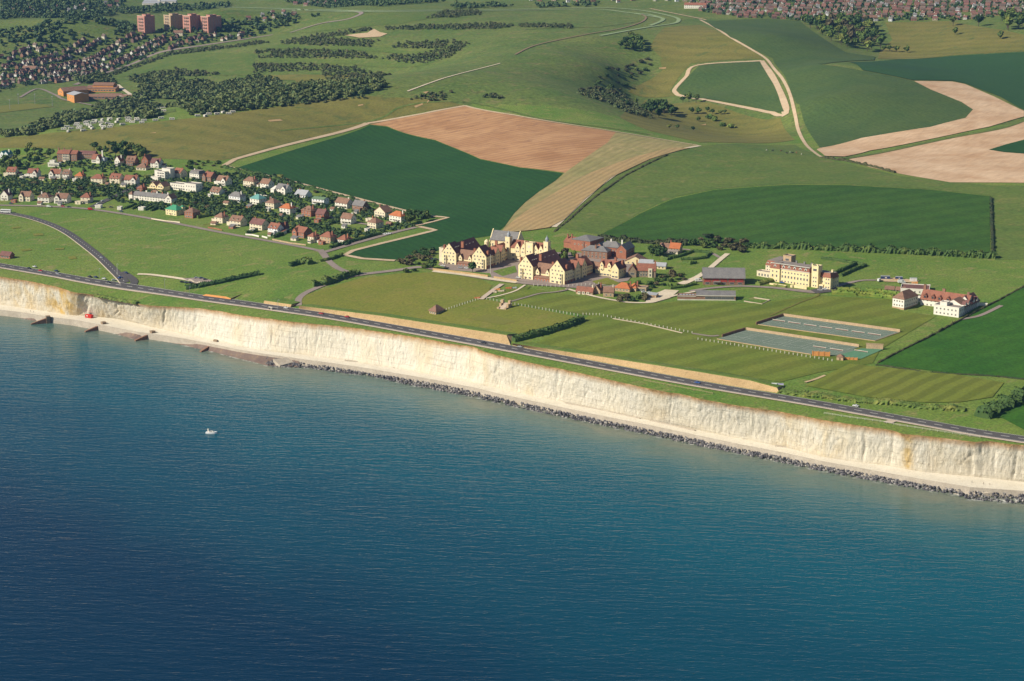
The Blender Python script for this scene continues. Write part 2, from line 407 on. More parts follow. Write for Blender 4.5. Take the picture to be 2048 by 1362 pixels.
#@@TERRAIN
# ---------------------------------------------------------------- the lie of the land
TOP = P_("-700,440 -400,492 -200,522 -60,544 0,553 29,557.6 59,562 88,568 117,574 132,579 142,583 154,585.5 169,587 188,589.5 206,593 220,597 235,600 257,604 279,608 300,611 352,613.5 405,617 440,622 476,629 511,633.6 546,638 581,643 630,648 678,652 720,657 754,662.5 805,670 855,678 900,687 925,690 947,693 958,698 970,703.5 998,711 1056,724.5 1134,740 1212,757.7 1280,773 1339,785 1358,787 1380,792 1397,797 1475,811 1553,821.6 1612,833 1648,840 1726,852 1775,858.6 1790,862 1804,867.4 1863,873 1910,879 1951,884 1966,882.5 1980,882 2019,888 2048,890 2200,915 2500,960 2900,1020")
BASE = P_("-700,500 -400,546 -200,578 -60,600 0,609 59,618 117,626.6 132,630 153,631 172,632 184,632.5 191,633.5 228,637 250,641 300,653 335,661 370,669 426,681 476,692 520,700 563,705 601,708.5 660,716 693,720 728,727 805,739 881,753 940,765 998,777 1095,798 1193,818 1280,837 1378,856 1475,877 1573,895 1648,914 1706,923 1777,932 1843,943.6 1941,953 2048,964 2200,985 2500,1030 2900,1090")
WALK = P_("-700,508 -400,556 -200,588 -60,611 0,620 44,625 91,633 147,640 201,650 279,665 310,668.5 370,678 426,689 476,699.5 520,707 563,713 616,720.5 660,726 728,736 805,749 881,762.5 950,776 998,788 1095,809 1193,830 1300,851 1378,867.5 1475,888 1573,907 1648,923.5 1765,944.6 1843,959 1941,975 2048,982.6 2200,1004 2500,1050 2900,1112")
WATER = P_("-700,515 -400,562 -200,594 -60,617 0,627 44,636 68,641 91,641 120,646 147,650 185,656 201,659 235,668 271,678.5 300,677 330,683 370,690 405,699 426,703 476,716 510,724 535,731 560,733 620,735 660,741 700,746 754,753 805,766 881,780 950,793 998,805 1095,826 1193,847 1300,868 1378,886 1475,905 1573,925 1648,941 1765,963 1843,977 1902,986 1941,997 2048,1006 2200,1028 2500,1074 2900,1136")
XS = np.concatenate([np.arange(-680, -40, 10), np.arange(-40, 2100, 1.6), np.arange(2100, 2880, 10)])
def curve(C): 
    C = np.array(C); return np.stack([XS, np.interp(XS, C[:, 0], C[:, 1])], 1)
ZB, ZW = 5.2, 4.8
top_w = at(curve(TOP)); base_w = onz(curve(BASE), ZB); walk_w = onz(curve(WALK), ZW); water_w = onz(curve(WATER), 0.0)
sea_n = np.array([-.54, -.84])
# keep the face leaning back: the top may not overhang the foot
ov = (top_w[:, :2] - base_w[:, :2]) @ sea_n
ang_top = np.arctan2(top_w[:, 0], top_w[:, 1]); r_top = np.hypot(top_w[:, 0], top_w[:, 1])
o_ = np.argsort(ang_top)
ANG = np.unique(np.concatenate([np.linspace(R(-21), R(-16), 20), np.linspace(R(-16), R(16), 520), np.linspace(R(16), R(24), 30)]))
rt = np.interp(ANG, ang_top[o_], r_top[o_])
S = np.concatenate([[0], np.cumsum(np.concatenate([np.full(30, 2.5), np.geomspace(2.5, 10, 60), np.full(120, 11), np.geomspace(11, 40, 80), np.geomspace(40, 500, 40)]))])
rr = rt[:, None] + S[None]; gx = np.sin(ANG)[:, None] * rr; gy = np.cos(ANG)[:, None] * rr
gz = H(gx, gy)
NA, NR = gx.shape
idx = np.arange(NA * NR).reshape(NA, NR)
Fq = np.stack([idx[:-1, :-1], idx[1:, :-1], idx[1:, 1:], idx[:-1, 1:]], -1).reshape(-1, 4)
terrain = mesh_obj('terrain', np_mesh('terrain', np.stack([gx, gy, gz], -1).reshape(-1, 3), Fq, M['grass']))
tag(terrain, 'rolling green downland and cliff top grass', 'ground', None, 'structure')
# far downs get the rougher turf
me = terrain.data; me.materials.append(M['down'])
cy = gy[:-1, :-1].reshape(-1); cx = gx[:-1, :-1].reshape(-1)
me.polygons.foreach_set('material_index', (cy > 2560 - .12 * cx).astype(np.int32)); me.update()

# ---------------------------------------------------------------- chalk cliff
NRW = 30
tt = np.linspace(0, 1, NRW)
cv = []; hf = []; stn = []
run = np.concatenate([[0], np.cumsum(np.linalg.norm(np.diff(base_w[:, :2], axis=0), axis=1))])
def bell(x, c, s_): return math.exp(-((x - c) / s_) ** 2)
for i, X in enumerate(XS):
    a, b = base_w[i], top_w[i]
    for j, t in enumerate(tt):
        p = a + (b - a) * t
        s_ = run[i]
        env = math.sin(math.pi * min(1, t * 1.02)) ** .5 if t < .99 else 0
        d = noise.noise((s_ * .02, t * .6, 3.1)) * 1.3 + noise.noise((s_ * .11, t * 2.6, 9)) * .45 + noise.noise((s_ * .4, t * 5, 5)) * .55 + noise.noise((s_ * .9, t * 11, 15)) * .3
        d += .4 * t * (1 - t) * 4                      # slight belly
        rib = abs(noise.noise((s_ * .055, t * .5, 20)))
        d -= .5 * max(0, .05 - rib) / .05
        for c, s2, dep in ((166, 7, 5), (176, 7, 5), (237, 2.2, 3.0), (331, 2.2, 2.6), (395, 3, 2), (1119, 4, 2.5), (1345, 3, 2), (1733, 4, 3), (1788, 3.5, 3), (1947, 8, 2.5), (2035, 5, 2.5), (770, 3, 1.5), (1000, 4, 1.5), (505, 3, 1.5)):
            if abs(X - c) < 3 * s2: d -= dep * .55 * (.6 + .8 * abs(noise.noise((t * 3, c * .37, 4)))) * bell(X + (1 - t) * 7 + 6 * noise.noise((t * 3.3, c, 1)), c, s2 * (.6 + .5 * t))
        ln = -1 if 0 else 1
        p = p + np.array([sea_n[0], sea_n[1], 0]) * d * env * .9
        cv.append(p); hf.append(t)
        stn.append(min(1, bell(X, 130, 28) + .6 * bell(X, 60, 60) + .5 * bell(X, 205, 14) + .8 * bell(X, 1815, 12) + .35 * bell(X, 1660, 40) + .2 * bell(X, 300, 60) + .25 * bell(X, 1580, 40)))
    p = top_w[i] - np.array([sea_n[0], sea_n[1], 0]) * 6; p[2] = min(p[2], H1(p[0], p[1]) - .6) if i % 1 == 0 else p[2]
    cv.append(p); hf.append(1.); stn.append(0.)
nc = NRW + 1; idx = np.arange(len(XS) * nc).reshape(len(XS), nc)
Fq = np.stack([idx[:-1, :-1], idx[1:, :-1], idx[1:, 1:], idx[:-1, 1:]], -1).reshape(-1, 4)
t = NT('chalk')
at_h = t.n('ShaderNodeAttribute', attribute_name='hf').outputs['Fac']; at_s = t.n('ShaderNodeAttribute', attribute_name='stain').outputs['Fac']
n1 = t.noise(t.pos((1, 1, .5)), .06, 4, .6)
c = t.ramp(n1, [(.3, L(.66, .605, .485)), (.7, L(.64, .60, .51))])
ny = t.noise(t.pos((1, 1, .45)), .09, 4, .65, .6)
ys = t.math('MULTIPLY', t.ramp(ny, [(.40, 0.), (.62, 1.)]), at_s)
c = t.mix(ys, c, L(.58, .39, .12))
nyy = t.ramp(t.noise(t.pos((1, 1, .6)), .035, 3, .6), [(.52, 0.), (.70, .45)])
c = t.mix(nyy, c, L(.56, .43, .235))
# bedding: flint bands that dip slightly along the coast
sx = t.n('ShaderNodeSeparateXYZ'); t.l(t.pos(), sx.inputs[0])
zz = t.math('ADD', sx.outputs[2], t.math('MULTIPLY', sx.outputs[0], .006)); zz = t.math('ADD', zz, t.math('MULTIPLY', t.noise(t.pos(), .05, 4), 3.2))
bd = t.math('SINE', t.math('MULTIPLY', zz, 1.35)); bd2 = t.math('SINE', t.math('MULTIPLY', zz, 3.1))
brk = t.noise(t.pos((1, 1, 1.6)), .045, 5, .7, .5); brk2 = t.noise(t.pos((1, 1, 2)), .09, 4, .7, 1.0)
c = t.mix(t.math('MULTIPLY', t.ramp(bd, [(.80, 0.), (1.0, .55)]), t.ramp(brk, [(.44, 0.), (.70, 1.)])), c, L(.30, .245, .18))
c = t.mix(t.math('MULTIPLY', t.ramp(bd2, [(.6, 0.), (1.0, .22)]), t.ramp(brk2, [(.40, 0.), (.65, 1.)])), c, L(.36, .30, .22))
# vertical weathering streaks and pits
st = t.noise(t.pos((1, 1, .22), .6), .42, 5, .75, .8)
c = t.mix(t.ramp(st, [(.60, 0.), (.82, .55)]), c, L(.27, .23, .185))
pit = t.noise(t.pos((1, 1, .7)), .5, 5, .75)
c = t.mix(t.ramp(pit, [(.62, 0.), (.74, .7)]), c, L(.15, .115, .085))
# soil cap
cap = t.math('ADD', at_h, t.math('MULTIPLY', t.math('SUBTRACT', t.noise(t.pos(), .15, 4, .7), .5), .20))
c = t.mix(t.ramp(cap, [(.80, 0.), (.985, .95)]), c, L(.36, .20, .075))
c = t.mix(t.ramp(cap, [(.97, 0.), (1.0, .8)]), c, L(.16, .12, .05))
# the foot is cleaner rubble
c = t.mix(t.ramp(at_h, [(.0, .5), (.08, 0.)]), c, L(.50, .44, .33))
t.col(c)
hb = t.math('ADD', t.math('MULTIPLY', st, 1.0), t.math('MULTIPLY', pit, .8))
t.bump(hb, 1.0, 1.1); t.b.inputs['Specular IOR Level'].default_value = .1
M['chalk'] = t.m
cme = np_mesh('cliff', np.array(cv), Fq, M['chalk'])
for nm, arr in (('hf', hf), ('stain', stn)):
    cme.attributes.new(nm, 'FLOAT', 'POINT').data.foreach_set('value', np.array(arr, np.float32))
tag(mesh_obj('cliff', cme), 'long white chalk sea cliff with brown soil cap', 'cliff', None, 'structure')

# ---------------------------------------------------------------- undercliff walk, sea wall, beach, sea
def strip(name, rows, m, label, cat, kind='structure', smooth=True):
    n = len(rows[0]); V = np.vstack(rows); Fc = []
    for r in range(len(rows) - 1):
        a = np.arange(n - 1) + r * n; Fc.append(np.stack([a, a + 1, a + n + 1, a + n], 1))
    return tag(mesh_obj(name, np_mesh(name, V, np.vstack(Fc), m, smooth)), label, cat, None, kind)
sn3 = np.array([sea_n[0], sea_n[1], 0])
def zset(P, z): Q = P.copy(); Q[:, 2] = z; return Q
mid = base_w + (walk_w - base_w) * .45
strip('undercliff_walk', [zset(walk_w, ZW), zset(mid, ZW + .15), zset(base_w - sn3 * 6, ZB + .3)], M['concrete'], 'pale concrete walk along the foot of the cliff', 'path')
wall_top = [zset(walk_w + sn3 * 1.3, ZW + 1.0), zset(walk_w, ZW + 1.0), zset(walk_w, ZW)]
sw = strip('sea_wall', [zset(walk_w + sn3 * 1.7, -1.5), zset(walk_w + sn3 * 1.3, ZW + .5), zset(walk_w + sn3 * .6, ZW + .5), zset(walk_w + sn3 * .6, ZW - .1)], M['seawall'], 'sloping concrete sea wall below the undercliff walk', 'sea wall', None, False)
bw = water_w + sn3 * 5
XB = XS < 600
def pick(P): return P[XB]
strip('beach', [pick(zset(bw, -1.0)), pick(zset(water_w, 0.15)), pick(zset(water_w * .5 + walk_w * .5, 1.9)), pick(zset(walk_w + sn3 * 1.2, 3.6))], M['shingle'], 'narrow brown shingle beach between the groynes', 'beach')
M['sea'] = None
t = NT('sea_water')
dsh = t.n('ShaderNodeAttribute', attribute_name='shore').outputs['Fac']
nb = t.noise(t.pos((1, 1, 1)), .012, 4, .6, .5)
ds = t.math('ADD', dsh, t.math('MULTIPLY', t.math('SUBTRACT', nb, .5), .16))
c = t.ramp(ds, [(.0, L(.130, .155, .115)), (.045, L(.058, .122, .108)), (.11, L(.010, .098, .118)), (.26, L(.001, .074, .104)), (.60, L(.0003, .047, .078)), (1.0, L(.0002, .021, .050))], 'EASE')  # milky green inshore; darkening far out puts the view-angle falloff into the colour
fo = t.math('MULTIPLY', t.ramp(dsh, [(.0, 1.), (.010, .0)]), t.ramp(t.noise(t.pos((1, 1, 1)), .16, 4, .7), [(.50, 0.), (.62, .8)]))
c = t.mix(fo, c, L(.75, .74, .70)); t.col(c)
b_ = t.b; b_.inputs['Roughness'].default_value = .045; b_.inputs['IOR'].default_value = 1.33; b_.inputs['Specular IOR Level'].default_value = .24
w1 = t.noise(t.pos((.055, .20, 1), R(-6)), 1, 3, .55, .3)
w2 = t.noise(t.pos((.17, .55, 1), R(8)), 1, 3, .6, .3)
w3 = t.noise(t.pos((.006, .015, 1), R(-20)), 1, 2, .5)
hh = t.math('ADD', t.math('MULTIPLY', w1, 1.0), t.math('MULTIPLY', w2, .42)); hh = t.math('ADD', hh, t.math('MULTIPLY', w3, 1.2))
t.bump(hh, 1.0, .5)
M['sea'] = t.m
# sea as a sheet with its distance from the shore stored on it
ang_w = np.arctan2(water_w[:, 0], water_w[:, 1]); rw = np.hypot(water_w[:, 0], water_w[:, 1]); oo = np.argsort(ang_w)
AN2 = np.linspace(R(-20.5), R(23.5), 200); r0 = np.interp(AN2, ang_w[oo], rw[oo])
SS = np.concatenate([[-60, -25], np.linspace(0, 1, 60) ** 1.5 * 1300])
rr = np.maximum(r0[:, None] - SS[None], 20); sgx = np.sin(AN2)[:, None] * rr; sgy = np.cos(AN2)[:, None] * rr
shore = np.clip(np.repeat(SS[None], len(AN2), 0) / 620, 0, 1)
sgx0, sgy0 = sgx.copy(), sgy.copy()
idx = np.arange(sgx.size).reshape(sgx.shape)
Fq = np.stack([idx[:-1, :-1], idx[:-1, 1:], idx[1:, 1:], idx[1:, :-1]], -1).reshape(-1, 4)
V = np.stack([sgx, sgy, np.zeros_like(sgx)], -1).reshape(-1, 3)
# wide open sea to both sides and behind
ex = np.array([[-9000, -6000, -.05], [9000, -6000, -.05], [9000, 5200, -.05], [-9000, 5200, -.05]])
V = np.vstack([V, ex]); k0 = sgx.size
Fq = np.vstack([Fq, [[k0, k0 + 1, k0 + 2, k0 + 3]]])
sme = np_mesh('sea', V, Fq, M['sea'])
sme.attributes.new('shore', 'FLOAT', 'POINT').data.foreach_set('value', np.concatenate([shore.ravel(), np.ones(4)]).astype(np.float32))
tag(mesh_obj('sea', sme), 'deep blue rippled sea turning pale green by the shore', 'sea', None, 'structure')
print('cliff setback min/max', (-ov).min(), (-ov).max(), 'H at far', H1(0, 6000))
M['clay2'] = land('brown_path', L(.20, .14, .085), L(.25, .18, .11), 15, 2, .2)
# ---------------------------------------------------------------- fields
sheet('wheat_field', "470,337 740,250 775,254 870,281 960,319 1040,336 1125,347 1110,362 1078,383 1050,405 1028,427 1010,452 985,471 940,478 892,491 868,505 832,515 790,521 725,517 694,511 706,501 765,486 868,461 842,455 832,451 895,436 858,432 800,419 700,394 560,357", M['wheat'], .3, label='dark green wheat field', cat='field')
sheet('ploughed_field', "740,249 930,213 950,216 1030,232 1110,246 1232,265 1216,285 1130,346 1040,335 960,318 870,280 775,253", M['plough'], .3, label='pinkish brown ploughed field', cat='field')
sheet('stubble_field', "1232,265 1395,291 1380,297 1300,320 1220,358 1170,400 1130,440 1100,456 1060,462 1000,467 1011,452 1029,427 1051,405 1079,383 1111,362 1130,346 1216,285", M['stubble'], .3, label='pale straw coloured strip of field', cat='field')
sheet('crop_field', "1195,476 1215,462 1280,428 1350,397 1430,380 1560,371 1700,371 1850,379 1980,393 1980,508 1850,502 1700,496 1560,490 1400,485 1300,480", M['crop'], .3, label='green striped crop field behind the school', cat='field')
sheet('bright_crop_field', "1752,729 1850,678 1950,624 2048,573 2300,440 2500,700 2250,770 2048,757 1900,746", M['crop2'], .3, label='bright green crop field at the right', cat='field')
sheet('cliff_side_crop_field', "1999,834 2048,800 2200,720 2400,860 2200,868 2048,860", M['crop2'], .3, label='bright green corner of crop by the road', cat='field')
sheet('hill_crop_field', "1545,118 1600,124 1648,131 1723,142 1823,162 1861,180 1923,205 1946,220 1931,237 1861,255 1723,277 1640,297 1621,270 1600,215 1575,165", M['hillcrop'], .8, label='green crop on the rounded right hand hill', cat='field')
sheet('hill_pasture', "1412,43 1470,40 1536,38 1600,43 1650,80 1690,105 1750,114 1748,121 1695,123 1650,129 1545,117 1502,97 1460,75 1430,57", M['hillcrop'], .8, label='green pasture on the hilltop below the houses', cat='field')
sheet('far_wheat_field', "1697,125 1800,119 1900,113 2048,105 2300,93 2350,250 2048,221 2000,194 1930,167 1905,162 1825,161 1725,141", M['farcrop'], .8, label='dark green field behind the right hand hill', cat='field')
sheet('chalky_field', "1828,163 1905,164 1930,169 1990,195 2048,223 2048,234 2020,242 1980,254 1900,271 1740,302 1690,314 1650,313 1633,300 1640,297 1723,277 1861,255 1931,237 1946,220 1923,205 1861,180", M['plough2'], .8, label='pale ploughed field curving round the hill', cat='field')
sheet('chalky_lower_field', "1695,318 1760,306 1900,277 2000,258 2048,240 2300,170 2300,370 2048,366 1900,365 1800,348 1740,335", M['plough2'], .35, label='pale pinkish ploughed field at the right edge', cat='field')
sheet('small_crop_field', "1978,300 2010,290 2060,277 2200,262 2200,316 2048,308 2008,305", M['wheat'], .6, label='small dark green corner of crop', cat='field')
sheet('fenced_crop_field', "1398,133 1520,124 1540,158 1556,190 1568,224 1500,213 1425,200 1362,189 1352,181 1376,156", M['hillcrop'], .8, label='green field framed by bare soil', cat='field')
sheet('golf_course', "-300,300 0,276 60,272 200,258 400,235 600,205 735,191 770,195 870,196 928,211 738,246 600,280 460,318 430,322 300,317 190,301 80,296 0,296 -300,318", M['golf'], .25, label='yellowish golf course turf on the ridge', cat='turf')
sheet('sheep_pasture', "1110,455 1160,407 1220,360 1300,320 1395,293 1480,288 1590,290 1640,316 1740,338 1800,352 1980,371 2048,372 2300,380 2300,510 1990,520 1984,392 1850,378 1700,369 1560,369 1430,378 1350,394 1280,425 1200,470", M['pasture'], .2, label='grazed pasture on the slope', cat='field')
sheet('valley_meadow', "195,147 270,116 330,104 420,107 508,108 508,150 440,151 330,139 240,155", M['pasture'], .4, label='smooth green meadow below the estate', cat='field')
for i, q in enumerate(["510,152 600,149 730,148 742,158 685,163 590,161 515,158", "515,120 640,119 760,121 880,121 850,131 700,128 520,127", "520,91 650,93 780,99 900,102 890,107 760,104 600,98 520,97", "560,66 640,52 720,26 790,24 880,22 900,32 800,48 700,56 620,66"]):
    sheet('valley_meadow', q, M['golf'] if i == 0 else M['pasture'], .45, label='pale strip of meadow between scrub', cat='field')
sheet('rough_grass', "1030,27 1180,16 1290,30 1290,42 1200,55 1050,60 1020,45", M['down'], .4, label='dry rough grass inside the racecourse', cat='field')
sheet('far_meadow', "1770,45 1900,42 2048,70 2200,70 2300,92 2048,103 1900,111 1755,117 1760,100 1785,80", M['golf'], .35, label='dry meadow below the far houses', cat='field')
sheet('hill_meadow', "1330,55 1400,50 1440,65 1500,98 1528,118 1400,126 1330,122 1300,95", M['golf'], .35, label='dry grass on the brow of the hill', cat='field')
sheet('combe_floor', "1320,118 1388,120 1340,182 1350,192 1290,195 1255,183 1300,160 1325,140", M['golf'], .35, label='lighter mown grass in the valley', cat='field')
sheet('combe_turf', "1290,200 1420,206 1560,236 1590,280 1400,285 1300,262 1240,235", M['golf'], .3, label='rough turf on the valley floor', cat='field')
sheet('playing_field', "598,600 612,590 660,575 720,557 800,547 870,545 960,558 984,571 974,590 890,620 1010,668 850,644 700,624 606,609", M['lawn'], .3, label='olive green playing field beside the drive', cat='lawn')
sheet('cricket_field', "890,620 960,597 1008,606 1155,634 1110,650 1024,672 1008,668", M['lawn'], .3, label='sunken cricket field behind the roadside bank', cat='lawn')
sheet('cricket_square', "936,638 976,630 1036,643 1004,650", M['square'], .45, label='paler mown cricket square', cat='lawn')
sheet('playing_field', "1006,590 1062,578 1150,592 1300,607 1358,603 1500,607 1640,592 1785,599 1800,622 1872,633 1760,700 1745,727 1640,745 1560,765 1400,738 1062,692 1160,642 1180,632 1020,606", M['stripe'], .3, label='mown playing fields with faint stripes', cat='lawn')
sheet('cricket_outfield', "1610,772 1700,728 1760,735 1900,748 2008,766 1985,795 1920,805 1850,806 1740,796", M['stripe2'], .45, label='bright striped outfield by the coast road', cat='lawn')
sheet('school_lawn', "1184,563 1215,556 1252,572 1190,568", M['lawn'], .4, label='small lawn in front of the school', cat='lawn')
sheet('school_lawn', "1010,580 1062,573 1050,584 985,599", M['stripe'], .35, label='lawn between the paths below the school', cat='lawn')
sheet('front_lawn', "868,538 980,547 984,556 940,555 870,546", M['grass'], .35, label='lawn bank in front of the left wing', cat='lawn')
sheet('pitch', "-60,216 0,212 60,207 108,213 0,226 -60,236", M['square'], .5, label='pale green sports pitch in the valley', cat='pitch')
# bare margins round the big field
for px, wd in (("448,332 470,319 600,284 735,247", 7), ("452,333 560,357 700,394 800,420 858,433", 6), ("858,432 896,436 866,444 832,452", 4.5), ("838,454 871,461 765,487 706,502 690,511 725,518 790,522", 5.5),
               ("735,247 840,229 930,212", 4), ("930,212 1030,231 1110,245 1232,264 1300,275 1395,291", 3.5)):
    ribbon('field_margin', px, wd, M['margin'], .6, smooth=False, label='bare soil margin of the wheat field', cat='field edge')
ribbon('field_margin', "1523,122 1395,131 1372,154 1350,178 1352,187 1365,193 1425,203 1570,231", 6.5, M['margin'], .7, smooth=True, label='bare soil border of the fenced field', cat='field edge')
ribbon('field_margin', "1523,122 1542,152 1558,188 1570,218 1571,231", [8, 10, 11, 13, 8], M['margin'], .75, label='wide bare soil border of the fenced field', cat='field edge')
ribbon('track', "1400,40 1430,56 1462,76 1502,99 1532,118 1548,138 1566,160 1580,190 1590,230 1597,262 1612,290 1632,308 1645,316", 4.2, M['margin'], .7, label='pale chalk track over the hill', cat='track')
ribbon('track', "1400,292 1340,303 1290,318 1222,355 1165,402 1130,435 1108,455", 5, M['chalkpath'], .6, label='chalk track along the stubble', cat='track')
ribbon('track', "1690,318 1760,306 1900,276 2000,257 2055,238", 9, M['down'], .75, label='dark grassy bank between ploughed fields', cat='bank')
ribbon('track', "815,183 870,163 905,152 990,130 1000,127", 2.6, M['chalkpath'], .7, label='worn chalk path on the ridge', cat='track')
ribbon('track', "560,262 740,243 800,215 860,205 940,205 1030,225 1100,241 1230,258 1300,270", 4, M['down'], .5, label='dark hedged path along the ridge', cat='track')
for q in ("380,14 500,16 640,20 720,22 860,21 1000,20 1130,17 1200,16 1270,20 1320,28 1352,36 1357,42 1345,48 1290,56 1200,72", "560,20 720,24 860,23 1000,22 1180,19 1250,25 1290,31 1330,38", "1270,27 1300,30 1325,38 1320,44 1300,52"):
    ribbon('racecourse', q, 7, M['race'], .9, label='pale racecourse turf', cat='track')
ribbon('track', "1283,29 1292,36 1280,46 1240,58 1180,68 1100,84 1060,95 1030,110", 3.5, M['clay2'], .9, label='brown path inside the racecourse', cat='track')
ribbon('track', "1300,18 1340,26 1400,38 1412,41", 4, M['margin'], 1.0, label='pale racecourse rail road', cat='track')
ribbon('road', "580,66 640,48 690,40 715,32 722,26 700,22", 8, M['drive'], .9, label='far road climbing to the racecourse', cat='road')
ribbon('road', "150,170 200,150 265,128 320,105 400,92 480,80 545,70", 9, M['drive'], .6, label='road along the edge of the far estate', cat='road')
ribbon('road', "40,195 75,178 110,190 130,200 190,212 240,225", 5, M['drive'], .6, label='drive of the brown complex', cat='road')
ribbon('road', "235,170 250,182 262,190 272,195", 6, M['chalkpath'], .7, label='pale drive beside the brown complex', cat='road')
sheet('bare_ground', "690,71 735,66 748,58 760,65 775,68 760,74 720,76", M['clay'], .7, label='bare orange earth on the slope', cat='ground')
sheet('bare_ground', "1035,265 1290,274 1320,278 1290,281", M['clay'], .7, label='bare earth', cat='ground') if 0 else None
sheet('gravel_yard', "112,262 180,238 215,232 300,225 350,218 352,223 250,245 150,262", M['down'], .4, label='rough ground under the caravans', cat='ground')
for q in ("535,241 560,239 566,242 540,244", "853,208 860,193 867,191 862,199", "828,213 845,207 846,210 832,216", "1318,136 1332,135 1332,138 1318,138", "715,211 726,209 727,211 717,213", "845,185 858,183 852,188", "300,267 312,265 312,267", "1400,251 1412,248 1412,251"):
    sheet('bunker', q, M['sand'], .6, 4, label='sand bunker on the golf course', cat='bunker')
# ---------------------------------------------------------------- roads
COAST = "-700,436 -300,491 -60,520 0,531 60,541 120,551 180,562 260,574 340,586 420,598 500,609 580,620.5 660,632.5 760,650 860,668 960,686 1060,704.5 1160,723.5 1260,742.5 1360,761 1460,778.5 1560,795 1660,812 1760,830 1860,848 1960,866 2048,879 2200,902 2500,950 2900,1010"
road, RC = ribbon('coast_road', COAST, 10.5, M['asphalt'], .45, step=6, label='two lane coast road along the cliff top', cat='road')
ribbon('footpath', '', 2.2, M['pave'], .6, side=-6.6, ctr=RC, label='pale footpath on the seaward side of the road', cat='path')
ribbon('road_edge', '', .3, M['mark'], .55, side=-4.7, ctr=RC, label='white edge line of the coast road', cat='road marking')
ribbon('road_edge', '', .3, M['mark'], .55, side=4.7, ctr=RC, label='white edge line of the coast road', cat='road marking')
def dashes(name, P, ln, gap, wd, off, side=0.0, label='broken white centre line', m=None):
    s = np.concatenate([[0], np.cumsum(np.linalg.norm(np.diff(P[:, :2], axis=0), axis=1))]); V = []; Fc = []
    u = 0.0
    while u + ln < s[-1]:
        q = np.array([[np.interp(k, s, P[:, 0]), np.interp(k, s, P[:, 1])] for k in (u, u + ln)])
        d = q[1] - q[0]; d /= np.linalg.norm(d); n_ = np.array([-d[1], d[0]])
        c = [q[0] + n_ * (side - wd / 2), q[1] + n_ * (side - wd / 2), q[1] + n_ * (side + wd / 2), q[0] + n_ * (side + wd / 2)]
        k0 = len(V); V += [[a[0], a[1], 0] for a in c]; Fc.append([k0, k0 + 1, k0 + 2, k0 + 3]); u += ln + gap
    V = np.array(V); V[:, 2] = H(V[:, 0], V[:, 1]) + off
    return tag(mesh_obj(name, np_mesh(name, V, np.array(Fc), m or M['mark'])), label, 'road marking', None, 'structure')
dashes('centre_line', RC, 6, 6, .42, .58)
BR, BP = ribbon('hill_road', "-120,420 0,426 40,431 75,440 110,453 140,469 170,491 200,515 225,539 243,557 250,566", 8.5, M['asphalt'], .5, step=6, label='grey road bending down to the coast road', cat='road')
ribbon('road_verge', '', 1.0, M['chalkpath'], .6, side=-4.6, ctr=BP, label='pale verge of the bending road', cat='path')
dashes('centre_line', BP, 3, 5, .35, .62)
ribbon('slip_road', "243,545 258,553 268,562 266,572", 7, M['asphalt'], .5, step=5, label='slip road at the junction', cat='road')
VR, VP = ribbon('village_road', "-100,409 0,411 90,413 180,419 280,434 370,451 450,467 540,483 600,494 640,503 652,512", 5.5, M['drive'], .5, step=6, label='village road facing the sea', cat='road')
ribbon('side_road', "185,414 215,400 245,386 272,374 300,363", 8, M['asphalt'], .5, step=5, label='grey side road climbing between the houses', cat='road')
ribbon('lane', "300,363 340,366 400,374 450,384 520,398 590,416 640,429 700,444 770,454 800,461", 4.5, M['drive'], .45, step=5, label='lane between the upper and lower houses', cat='road')
ribbon('end_road', "648,505 700,490 750,476 790,465 815,459 832,455", 6.5, M['drive'], .5, step=5, label='road round the end of the village', cat='road')
ribbon('school_drive', "640,500 650,513 662,527 680,539 705,547 730,548 760,545 800,540 835,535 862,536", 6.5, M['drive'], .5, step=5, label='drive from the village to the school', cat='road')
ribbon('school_drive', "735,548 700,554 660,566 625,580 606,590 597,600 597,612", 6, M['drive'], .5, step=5, label='curving lower drive beside the playing field', cat='road')
ribbon('school_drive', "850,536 880,541 930,550 980,558 1020,563 1060,568 1130,573 1180,576 1240,572", [5, 6, 9, 9, 7, 7, 8, 7, 5], M['drive'], .55, step=5, label='drive in front of the school wings', cat='road')
ribbon('terrace_path', "866,543 900,547 940,552 990,560 1034,566", 6, M['chalkpath'], .7, step=5, label='pale terrace path below the left wing', cat='path')
ribbon('path', "1004,569 988,580 972,592 962,600", 4.5, M['pave'], .7, step=4, label='pale path down to the playing field', cat='path')
ribbon('path', "975,597 1000,592 1030,583 1050,571", 2.2, M['chalkpath'], .65, step=4, label='worn path across the lawn', cat='path')
ribbon('path', "1022,604 1050,596 1080,588 1110,585 1132,581 1136,577", 2.6, M['drive'], .65, step=4, label='grey path across the lawn', cat='path')
ribbon('path', "1132,578 1160,586 1190,594 1225,601 1260,606 1300,606 1320,601 1350,592 1390,584", 3.2, M['chalkpath'], .65, step=4, label='path round the red roofed cottages', cat='path')
sheet('yard', "1300,592 1330,580 1358,582 1340,597 1316,604 1290,606", M['chalkpath'], .55, label='pale yard by the sheds', cat='yard')
ribbon('school_lane', "1362,569 1392,556 1415,541 1440,520 1455,508", [9, 6, 5, 5, 5], M['chalkpath'], .55, step=4, label='pale lane behind the sports hall', cat='road')
ribbon('school_lane', "1440,516 1420,506 1385,501 1340,497", 4, M['drive'], .5, step=4, label='lane to the orange roofed cottage', cat='road')
ribbon('school_lane', "1380,583 1420,577 1480,573 1545,576 1600,582 1640,584 1680,571 1720,562 1752,561", [5, 5, 5, 6, 8, 9, 6, 4, 4], M['drive'], .5, step=5, label='drive past the yellow building', cat='road')
sheet('car_park', "1620,581 1658,573 1675,577 1668,584 1632,588", M['asphalt'], .6, label='small tarmac car park', cat='car park')
